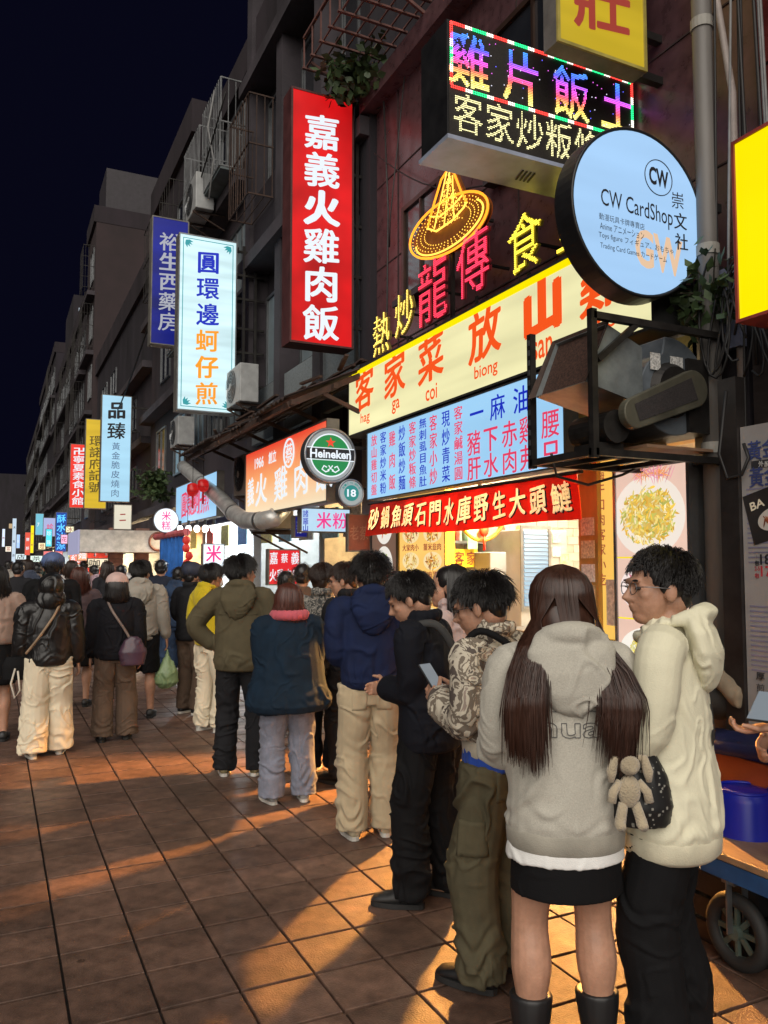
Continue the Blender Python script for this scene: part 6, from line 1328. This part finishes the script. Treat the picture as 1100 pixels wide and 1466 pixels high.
print_on(girl, gi, gi['top'], [('muah', 0, 1.175, .29, .06), ('muah', 0, 1.10, .3, .065)], mat('print_outline', (.1,.1,.1), .7), 'chest_print')
def world_of(info, p): return info['M'] @ Vector(p)
# shoulder bag and plush
c = world_of(gi, (.235,-.1,.99)); bg_ = thing('handbag', c-ZV*.13, 'dark patterned shoulder bag hanging at the woman\'s right side', 'handbag', None, R(-24))
def woven():
    m, N, Lk, b = _nodes('woven_monogram'); tc = N.new('ShaderNodeTexCoord'); mp = N.new('ShaderNodeMapping'); mp.inputs['Rotation'].default_value = (0, R(45), 0); Lk.new(tc.outputs['Object'], mp.inputs[0]); ck = N.new('ShaderNodeTexVoronoi'); ck.inputs['Scale'].default_value = 48; ck.distance = 'MANHATTAN'; Lk.new(mp.outputs[0], ck.inputs['Vector'])
    r = N.new('ShaderNodeValToRGB'); r.color_ramp.elements[0].color = (.26,.26,.23,1); r.color_ramp.elements[1].color = (.012,.013,.014,1); r.color_ramp.elements[0].position = .3; r.color_ramp.elements[1].position = .37; Lk.new(ck.outputs['Distance'], r.inputs[0]); Lk.new(r.outputs[0], b.inputs['Base Color']); b.inputs['Roughness'].default_value = .45; return m
bb = MB(); bb.loft([((0,0,.0), (.085,0,0), (0,.045,0)), ((0,0,.06), (.1,0,0), (0,.06,0)), ((0,0,.15), (.085,0,0), (0,.045,0)), ((0,0,.235), (.04,0,0), (0,.015,0))], 20); me = remesh(bb, .007, 3); folds(me, .006, 5, (9,9,9)); obj('body', me, woven(), bg_, True, local=True)
obj('strap', MB().tube([(.035,0,.22), (.0,.02,.33), (-.06,.08,.44)], .008, 8).tube([(-.035,0,.22), (-.06,.03,.33), (-.09,.09,.44)], .008, 8), mat('strap_leather', (.03,.028,.025), .5), bg_, True, local=True)
c2 = world_of(gi, (.17,-.17,.97)); pb = thing('plush_rabbit', c2-ZV*.09, 'beige plush rabbit charm clipped to the shoulder bag', 'plush toy', None, R(-24)); M_PL = fabric('plush', (.46,.38,.26), bs=160, bst=.8, sheen=.5)
pbm = MB(); pbm.ell((0,0,.10), (.035,.03,.05)); obj('torso', remesh(pbm, .006, 1), M_PL, pb, True, local=True)
pbm = MB(); pbm.ell((0,-.004,.18), (.034,.032,.032)); pbm.ell((0,-.03,.17), (.016,.014,.013)); obj('head', remesh(pbm, .005, 1), M_PL, pb, True, local=True)
for sx in (-1, 1):
    obj('ear', MB().tube([(sx*.018,0,.205), (sx*.045,-.005,.2), (sx*.056,-.01,.16), (sx*.058,-.012,.13)], [.008,.014,.016,.008], 10), M_PL, pb, True, local=True); obj('arm', MB().tube([(sx*.028,0,.13), (sx*.052,-.01,.1), (sx*.058,-.012,.07)], [.012,.014,.014], 10), M_PL, pb, True, local=True); obj('leg', MB().tube([(sx*.018,0,.065), (sx*.028,-.008,.03), (sx*.034,-.012,.005), (sx*.034,-.03,.0)], [.015,.016,.018,.014], 10), M_PL, pb, True, local=True)
obj('clip', MB().tube([(0,0,.21), (.02,.02,.25), (.05,.05,.28)], .003, 6), M_STEEL, pb, local=True)
# 2 man in cream hoodie
man, mi = person('man with glasses in a cream hoodie and black trousers looking left beside the long-haired woman', G(964, 1510), R(38), 1.665,
    dict(m=C_CREAM, name='hoodie', hem=.73, bulk=1.07, hood='down', hoodsize=1.1, band=fabric('cream_rib', (.64,.6,.45)), sleeve=(.095,.09,.07), fold=.0095, fsc=(4,4,1.8)), dict(m=C_BLACKC, r=(.11,.1,.1)), hairkw=dict(ln=.042, wild=.4), feet=((-.12,.03,.1), (.11,-.02,-.2)),
    handL=(-.14,.25,.98), handR=(.18,.24,.98), poleL=(-.45,-.8,-.6), poleR=(.45,-.8,-.6), hyaw=34, glasses=True, seed=21, group='people queueing at the restaurant')
bp = BVHTree.FromPolygons([v.co.copy() for v in mi['top'].data.vertices], [tuple(p.vertices) for p in mi['top'].data.polygons])
pm = MB(); v, f = glyph('A', .05); q = (v-v.mean(0))*.16
hit = [bp.ray_cast(Vector((p[0]+.03, -.8, p[1]+1.06)), Vector((0,1,0)))[0] for p in q]
if all(h is not None for h in hit): pm.add([h-Vector((0,.004,0)) for h in hit], f); obj('back_print', pm, mat('print_black', (.03,.03,.03), .7), man, local=True)
# 3 patterned jacket, olive cargo trousers
g3, i3 = person('man with spectacles in a patterned beige jacket and olive cargo trousers bent over a phone', G(716, 1408), R(22), 1.575,
    dict(m=C_CAMO, hem=.99, bulk=1.1, hood='collar', sleeve=(.085,.085,.07), fold=.016, undershirt=(.90, C_BLUET, .98), band=fabric('cream_rib2', (.5,.45,.36))), dict(m=C_OLIVE, r=(.112,.108,.10), fold=.018, low=[(.14,.12,.008),(.5,.1,.004)]),
    hairkw=dict(ln=.055, wild=.55), feet=((-.1,.03,.15), (.13,.0,-.2)), handL=(-.10,.24,1.16), handR=(.06,.25,1.16), poleL=(-.45,-.8,-.6), poleR=(.45,-.8,-.6), hyaw=22, hpitch=16, lean=3, glasses=True, seed=31, group='people queueing at the restaurant')
# backpack strap and phones
def phone(pos, rz, label, tilt=50):
    t = thing('phone', pos, label, 'phone', None, rz); rot = Matrix.Rotation(R(tilt), 4, 'X')
    b = MB().box(-.037,.037,-.004,.004,-.075,.075).mesh('b'); b.transform(rot); obj('body', b, M_BLACK, t, bevel=.003, local=True); b = MB().box(-.034,.034,-.006,-.0045,-.071,.071).mesh('s'); b.transform(rot); obj('screen', b, emit('phone_screen', (.35,.4,.45), .5), t, local=True)
phone(world_of(i3, (-.03,.33,1.23)), R(22), 'phone held by the man in the patterned jacket', -40)
def strap_on(info, pts, m, label, name='bag_strap', r=.014, cat='strap'):
    wp = [world_of(info, p) for p in pts]; a, b = smoothpath(wp, [r]*len(wp), 6); t = obj(name, MB().tube(a, b, 8), m, None, True); tag(t, label, cat); return t
strap_on(i3, [(-.17,.09,1.36), (-.13,-.01,1.47), (-.02,-.15,1.36), (.1,-.175,1.2), (.2,-.12,1.06)], C_BLACKC, 'black sling strap over the patterned jacket')
# 4 black outfit, black sneakers
g4, i4 = person('man in black jacket and black trousers with black trainers, head bowed', G(614, 1292), R(38), 1.575,
    dict(m=fabric('black_navy', (.005,.006,.011), na=.3), hem=.80, bulk=1.12, hood='collar', sleeve=(.09,.088,.07)), dict(m=C_BLACKC, r=(.108,.1,.085), fold=.018, low=[(.14,.12,.009)]), hairkw=dict(ln=.05, wild=.3), feet=((-.1,.06,.25), (.12,-.06,-.1)),
    handL=(-.02,.25,1.08), handR=(.1,.26,1.08), poleL=(-.45,-.8,-.6), poleR=(.45,-.8,-.6), hyaw=18, hpitch=24, lean=4, seed=41, shoem=mat('black_trainer', (.025,.025,.025), .6, ns=30, na=.6), group='people queueing at the restaurant')
strap_on(i4, [(-.14,.06,1.42), (-.12,-.09,1.44), (-.08,-.175,1.32), (.04,-.185,1.14), (.16,-.15,1.0)], fabric('grey_strap', (.05,.05,.05)), 'dark grey strap across the back of the black jacket', r=.02)
# 5 woman behind them
person('woman with black hair and pale pink jacket half hidden behind the man in black', G(646, 1215), R(40), 1.61, dict(m=fabric('pale_pink', (.55,.42,.4), na=.2), hem=.9, bulk=1.1, hood='collar'), dict(m=C_BLACKC), hair='bob', feet=((-.1,0), (.1,0)), hyaw=20, seed=51, solem=M_SOLE, handL=(-.2,.2,1.0), group='people queueing at the restaurant')
# 6 navy hoodie, khaki trousers
g6, i6 = person('curly-haired man in navy hooded fleece and khaki trousers with hands in front', G(530, 1197), R(-18), 1.67,
    dict(m=C_NAVY, name='fleece', hem=.90, bulk=1.12, hood='down', hoodsize=.95, sleeve=(.09,.085,.068), fold=.010), dict(m=C_KHAKI, r=(.108,.095,.095), fold=.013, low=[(.15,.11,.007),(.5,.1,.003)]), hairkw=dict(ln=.05, wild=1.1, n=3000, base=1.05), feet=((-.11,-.02,.18), (.10,.02,-.12)),
    handL=(-.1,.22,1.04), handR=(.12,.22,1.02), poleL=(-.45,-.8,-.6), poleR=(.45,-.8,-.6), hyaw=10, seed=61, shoem=mat('beige_trainer', (.5,.42,.28), .6, ns=20, na=.4), solem=M_SOLE, group='people queueing at the restaurant')
# 7 woman in navy coat
g7, i7 = person('woman with red-brown bob in flared navy coat with pink collar and pale jeans', G(412, 1148), R(-8), 1.48,
    dict(m=C_TEALC, name='coat', hem=.72, bulk=1.3, flare=1.42, sleeve=(.085,.085,.075), fold=.014, fsc=(5,5,4)), dict(m=C_JEANL, r=(.125,.1,.1), fold=.014, low=[(.14,.12,.008)]), hair='bob', hairm=H_RED, hairkw=dict(ln=.15), feet=((-.13,0,.2), (.13,0,-.15)), handL=(-.1,.25,1.05), handR=(.1,.25,1.05), poleL=(-.45,-.8,-.6), poleR=(.45,-.8,-.6), hyaw=-8, seed=71, build=1.12, solem=M_SOLE, shoem=mat('grey_shoe', (.3,.29,.28), .6), group='people queueing at the restaurant')
cm = MB()
for k in range(18): a = 2*PI*k/18; cm.ell(i7['up']((math.cos(a)*.115, -.02+math.sin(a)*.105, 1.46)), (.045,.045,.045), None, 10, 8)
me = remesh(cm, .009, 3); folds(me, .006, 3, (12,12,12)); me.transform(Matrix.Scale(i7['s'], 4)); obj('collar', me, C_PINK, g7, True, local=True)
# 8 olive jacket, hand on hip
g8, i8 = person('man in olive hooded jacket and dark trousers with one hand on his hip', G(343, 1110), R(-30), 1.68,
    dict(m=C_OLJ, hem=.82, bulk=1.18, hood='down', hoodsize=1.0, sleeve=(.095,.09,.068), cuff=.02), dict(m=C_DKGREY, r=(.105,.09,.085)), hairkw=dict(ln=.06, wild=.5), feet=((-.12,0,.25), (.13,.03,-.2)), handL=(-.20,.02,.96), handR=(.15,.25,1.05), poleL=(-1,-.25,0), poleR=(.4,-.6,-.5), hyaw=-38, seed=81, solem=M_SOLE, shoem=mat('patch_trainer', (.2,.16,.08), .6, ns=30, na=.9), hup={-1: Vector((0,-1,0))}, group='people queueing at the restaurant')
# 9.. others in the queue
person('man in flecked black jacket and black trousers between the navy coat and the navy fleece', G(462, 1106), R(-40), 1.62, dict(m=C_CAMO2, hem=.82, bulk=1.12, hood='collar'), dict(m=C_BLACKC, r=(.1,.09,.085)), hairkw=dict(ln=.035, wild=.3), hairm=H_DKBR, feet=((-.1,0), (.1,.02)), handL=(-.12,.22,1.05), seed=91, hyaw=-15, solem=M_SOLE, group='people queueing at the restaurant')
person('man with spectacles and dark jacket just left of the navy fleece', G(498, 1120), R(20), 1.62, dict(m=C_DKGREY, hem=.82, bulk=1.05, hood='collar'), dict(m=C_DKGREY), hairkw=dict(ln=.045), hairm=H_DKBR, glasses=True, hyaw=35, hpitch=8, seed=95, group='people queueing at the restaurant')
person('person in long grey coat with a black bag strap right of the navy fleece', G(566, 1140), R(-10), 1.56, dict(m=fabric('grey_coat', (.16,.15,.14)), name='coat', hem=.5, bulk=1.1, flare=1.1), dict(m=C_BLACKC), hair='bob', hairkw=dict(ln=.1), seed=97, hyaw=20, group='people queueing at the restaurant')
person('man in yellow hooded jacket and ivory trousers wearing a mask, facing right', G(300, 1047), R(-62), 1.62, dict(m=C_YEL, hem=.88, bulk=1.12, hood='down', hoodsize=.9, sleeve=(.09,.085,.07)), dict(m=C_IVORY, r=(.105,.092,.09), fold=.016, low=[(.14,.12,.009)]), hairkw=dict(ln=.06, wild=.15), feet=((-.11,.0,.1), (.11,.04,-.1)), handL=(-.2,.18,.96), handR=(.15,.2,1.0), mask=True, seed=101, shoem=mat('white_trainer', (.6,.58,.52), .6), solem=M_SOLE, group='people queueing at the restaurant')
person('man in navy cap, charcoal jacket and brown trousers behind the yellow jacket', G(272, 1022), R(-55), 1.62, dict(m=C_DKGREY, hem=.84, bulk=1.1, hood='collar'), dict(m=C_BROWN, r=(.1,.09,.085)), feet=((-.1,0), (.1,0)), cap=mat('cap_navy', (.02,.025,.05), .7), near=False, seed=105, handL=(-.15,.22,1.05), solem=M_SOLE, group='people queueing at the restaurant')
person('person in blue denim jacket and jeans with dark trainers behind the charcoal jacket', G(254, 984), R(-35), 1.58, dict(m=C_DENIM, hem=.86, bulk=1.1, hood='down'), dict(m=C_DENIM, r=(.1,.088,.085)), near=False, seed=107, solem=M_SOLE)
person('man in black sweatshirt and dark blue trousers standing by the blue screen', G(228, 966), R(-20), 1.68, dict(m=fabric('blue_black', (.014,.018,.032)), hem=.84, bulk=1.15), dict(m=C_DENIM, r=(.105,.095,.09)), near=False, seed=109, solem=M_SOLE)
person('small dark-haired person in dark coat between olive jacket and navy coat', G(408, 1055), R(-20), 1.55, dict(m=C_DKGREY, hem=.8, bulk=1.05), dict(m=C_BROWN), near=False, seed=111, group='people queueing at the restaurant')
person('dark-haired person in brown coat behind the bobbed woman, under the red sign', G(432, 1040), R(-25), 1.62, dict(m=C_BROWN, hem=.8, bulk=1.05), dict(m=C_DKGREY), near=False, seed=113, group='people queueing at the restaurant')
# ---------------------------------------------------------------- walking away on the left
WK = 'people walking down the street'
gl, il = person('person in hooded black leather jacket and wide ivory trousers walking away', G(66, 1082), R(-2), 1.52, dict(m=C_LEATH, hem=.86, bulk=1.22, hood='up', sleeve=(.1,.095,.075), fold=.013), dict(m=C_IVORY, r=(.125,.12,.125), fold=.013, low=[(.14,.12,.006)]), hair=None, feet=((-.12,-.06,.15), (.12,.06,-.1)), face=False, seed=121, shoem=mat('ivory_shoe', (.6,.54,.42), .6), solem=M_SOLE, group=WK, handL=(-.27,.08,.86), handR=(.27,.08,.86))
strap_on(il, [(.13,.1,1.38), (.1,-.04,1.45), (.03,-.165,1.32), (-.1,-.185,1.12), (-.2,-.14,.98)], mat('tan_strap', (.3,.2,.12), .6), 'thin tan strap across the black leather jacket', r=.011)
c = world_of(il, (-.29,.0,.84)); hb = thing('handbag', c-ZV*.1, 'small black handbag with pale cord carried by the person in ivory trousers', 'handbag'); bb = MB(); bb.zloft([(0,.09,.045), (.12,.1,.05), (.19,.07,.03)], 16); obj('body', remesh(bb, .01, 2), C_BLACKC, hb, True, local=True); obj('cord', MB().tube([(0,-.05,.1), (-.03,-.07,-.02), (.0,-.07,-.14), (.04,-.07,-.08), (.02,-.06,.08)], .008, 6), mat('cord_white', (.55,.5,.42), .7), hb, True, local=True)
gp, ip = person('woman in pale pink cap, dark jacket and brown trousers walking away', G(163, 1060), R(-8), 1.52, dict(m=fabric('ink_jacket', (.006,.006,.009)), hem=.84, bulk=1.22, hood='collar', sleeve=(.095,.09,.07)), dict(m=C_BROWN, r=(.112,.105,.11), fold=.012, low=[(.13,.1,.006)]), hair='bob', hairkw=dict(ln=.09, wd=.098), feet=((-.12,-.03,.1), (.12,.04,-.1)), cap=mat('cap_pink', (.6,.42,.38), .7), face=False, seed=131, group=WK)
strap_on(ip, [(-.13,.1,1.38), (-.11,-.02,1.46), (-.03,-.17,1.32), (.1,-.185,1.12), (.16,-.18,1.0)], mat('taupe_strap', (.2,.15,.13), .6), 'taupe strap crossing the dark jacket of the woman in the pink cap', r=.012)
c = world_of(ip, (.17,-.2,.92)); hb = thing('handbag', c-ZV*.1, 'plum leather handbag slung behind the woman in the pink cap', 'handbag', None, R(-8)); bb = MB(); bb.zloft([(-.02,.1,.05), (.1,.125,.055), (.2,.08,.03), (.24,.03,.015)], 16); me = remesh(bb, .01, 2); folds(me, .007, 7); obj('body', me, mat('plum_leather', (.06,.03,.05), .35), hb, True, local=True)
gg, ig = person('man in stone grey hoodie and black shorts carrying a green plastic bag', G(198, 1030), R(-12), 1.65, dict(m=C_GHOOD, name='hoodie', hem=.86, bulk=1.14, hood='down', sleeve=(.09,.085,.065)), dict(kind='shorts', name='shorts', m=C_BLACKC, r=(.12,.105,.1)), hairkw=dict(ln=.05, wild=.3), feet=((-.1,-.08,.1), (.12,.08,-.1)), handR=(.28,.06,.84), hyaw=-25, seed=141, shoem=M_BLACK, group=WK)
c = world_of(ig, (.29,.07,.76)); pbg = thing('plastic_bag', c-ZV*.42, 'pale green plastic carrier bag hanging from the hand of the man in shorts', 'bag'); bb = MB(); bb.zloft([(.0,.06,.05), (.05,.12,.09), (.16,.115,.085), (.26,.06,.04), (.34,.02,.015), (.40,.012,.012)], 18); me = remesh(bb, .009, 2); folds(me, .014, 3, (14,14,6)); me_g = mat('green_plastic', (.28,.4,.2), .35, ns=8, na=.3); me_g.node_tree.nodes['Principled BSDF'].inputs['Transmission Weight'].default_value = .15; obj('body', me, me_g, pbg, True, local=True)
gb, ib = person('tall man in blue cap and black top walking away behind the leather jacket', G(70, 1035), R(-6), 1.72, dict(m=C_BLACKC, hem=.84, bulk=1.25), dict(m=C_BLACKC), hairkw=dict(ln=.03), cap=mat('cap_blue', (.09,.14,.3), .7), seed=151, face=False, group=WK)
s_ = ib['s']; F_ = ib['F']; em = MB().tube([F_ @ Vector((.045+.017*math.cos(a), -.108, .055+.017*math.sin(a))) for a in np.linspace(0, 2*PI, 20)], .002, 4, False)
for k in range(3): a = PI/2+k*2*PI/3; em.tube([F_ @ Vector((.045,-.108,.055)), F_ @ Vector((.045+.017*math.cos(a),-.108,.055+.017*math.sin(a)))], .002, 4)
me = em.mesh('emblem'); me.transform(Matrix.Scale(s_, 4)); obj('cap_emblem', me, mat('emblem_white', (.6,.62,.65), .5), gb, local=True)
person('woman with red-brown hair and dark dress between the two caps', G(110, 1012), R(-10), 1.58, dict(m=fabric('mauve_top', (.09,.06,.065)), hem=.7, flare=1.15, bulk=1.05), dict(kind='skirt', name='skirt', m=C_BLACKC, z0=.5, r=(.2,.16)), hair='bob', hairm=H_RED, near=False, seed=155, group=WK)
person('person in pale brown coat with black bag cut by the picture edge', G(-12, 1062), R(0), 1.60, dict(m=fabric('dusty_pink', (.36,.25,.2)), hem=.95, bulk=1.2), dict(kind='skirt', name='skirt', m=C_BLACKC, z0=.55, r=(.2,.16)), hair='bob', near=False, seed=157, group=WK)
FARC = [((.015,.015,.018),'black'), ((.3,.28,.25),'pale grey'), ((.05,.06,.09),'slate blue'), ((.2,.14,.1),'tan'), ((.45,.42,.4),'white'), ((.09,.03,.035),'maroon'), ((.03,.05,.045),'dark green'), ((.3,.2,.22),'dusty rose')]
far = [(22,955,1.66,0,'at the picture edge'), (35,940,1.7,2,'right of the edge walker'), (50,925,1.62,3,'left of the blue cap'), (100,940,1.68,4,'right of the blue cap'), (132,930,1.6,7,'above the pink cap'), (150,950,1.66,0,'between pink cap and stone grey hoodie'), (172,935,1.6,5,'behind the stone grey hoodie'), (205,945,1.68,0,'right of the stone grey hoodie'), (10,905,1.7,1,'far down the street on the left'), (28,893,1.66,5,'deep in the crowd at the left'), (60,900,1.72,6,'deep in the crowd past the blue cap'), (88,890,1.64,2,'small in the crowd before the red stall'), (118,905,1.7,0,'small in front of the brick pillars'), (190,915,1.66,4,'in front of the cream lit stall'), (242,930,1.7,6,'beside the blue screen'), (268,960,1.66,2,'behind the capped men')]
for k, (px, py, H_, ci, where) in enumerate(far):
    person('distant walker in %s top %s' % (FARC[ci][1], where), G(px, py), R(random.uniform(-50, 30)), H_, dict(m=fabric('far_'+FARC[ci][1].replace(' ', '_'), FARC[ci][0]), hem=.84, bulk=1.12, hood=[None,'down','collar'][k % 3]), dict(m=[C_BLACKC, C_DENIM, C_DKGREY, C_BROWN][k % 4]), hair=['short','bob'][k % 2], hairm=[H_BLACK, H_DKBR][k % 2], near=False, seed=200+k, face=False, group='distant crowd')
# hand with phone at the right edge, its owner just outside the frame
tgt = P(1104, 1040, D=2.72); hl = Vector((-.12,.36,1.06)); l0 = tgt-Matrix.Rotation(R(72), 3, 'Z') @ (hl*(1.66/1.72)); hl.z += l0.z*1.72/1.66; l0.z = 0
pr, ir = person('person just outside the right edge reaching a phone into the picture', l0, R(72), 1.66, dict(m=C_DKGREY, hem=.84, bulk=1.05), dict(m=C_BLACKC), near=True, seed=301, handL=tuple(hl), handR=(.14,.2,1.0), poleL=(-.6,-.4,-.7), poleR=(.5,-.4,-.7), handcurl=1.3, hup={-1: Vector((0,0,-1)), 1: Vector((1,0,.3))})
phone(P(1094, 1012, D=2.72), R(-70), 'pale phone held at the right edge of the picture', -58)

me = remesh(CLOTHMB, .012, 4); folds(me, .012, 4, (9,9,9)); me.transform(Matrix.Translation(-ORG[CLOTHP.name])); obj('body', me, M_BEIGE, CLOTHP, True, local=True)

def stick(info, target, pts_fn, thick, m, name, parent, frm=(0,-1,0)):
    """a panel laid on cloth: grid of rays cast at the garment"""
    bv = BVHTree.FromPolygons([v.co.copy() for v in target.data.vertices], [tuple(p.vertices) for p in target.data.polygons]); d = Vector(frm); mb = MB(); n = 8; grid = []
    for j in range(n+1):
        for i in range(n+1):
            o = pts_fn(i/n, j/n); h = bv.ray_cast(o+d*.6, -d)[0]
            if h is None: return None
            grid.append(h)
    mb.v = [tuple(g+d*thick) for g in grid]+[tuple(g-d*.01) for g in grid]; k = len(grid); w = n+1
    for j in range(n):
        for i in range(n): a = j*w+i; mb.f += [(a, a+1, a+w+1, a+w), (k+a, k+a+w, k+a+w+1, k+a+1)]
    for i in range(n): mb.f += [(i, k+i, k+i+1, i+1), (n*w+i, n*w+i+1, k+n*w+i+1, k+n*w+i), (i*w, (i+1)*w, k+(i+1)*w, k+i*w), (i*w+n, k+i*w+n, k+(i+1)*w+n, (i+1)*w+n)]
    return obj(name, mb, m, parent, True, local=True)
def child(t, nm): return next(c for c in t.children if c.name.split('.')[0] == nm)
for sx in (-1, 1):
    stick(i6, child(g6, 'trousers'), lambda u, v, sx=sx: Vector((sx*.075+(u-.5)*.09, 0, .75+v*.12)), .004, C_KHAKI, 'back_pocket', g6)
    stick(i7, child(g7, 'trousers'), lambda u, v, sx=sx: Vector((sx*.08+(u-.5)*.08, 0, .60+v*.05)), .003, C_JEANL, 'back_pocket', g7)
stick(i3, child(g3, 'trousers'), lambda u, v: Vector((0, (u-.5)*.1, .52+v*.13)), .012, C_OLIVE, 'cargo_pocket', g3, (-1,0,0))
stick(i3, child(g3, 'trousers'), lambda u, v: Vector((-.09+(u-.5)*.09, 0, .72+v*.11)), .004, C_OLIVE, 'back_pocket', g3)
stick(i8, i8['top'], lambda u, v: Vector((-.15+u*.3, 0, 1.22+v*.008)), .006, C_OLJ, 'yoke_seam', g8)
stick(i6, i6['top'], lambda u, v: Vector((-.16+u*.32, 0, .91+v*.02)), .004, C_NAVY, 'hem_seam', g6)
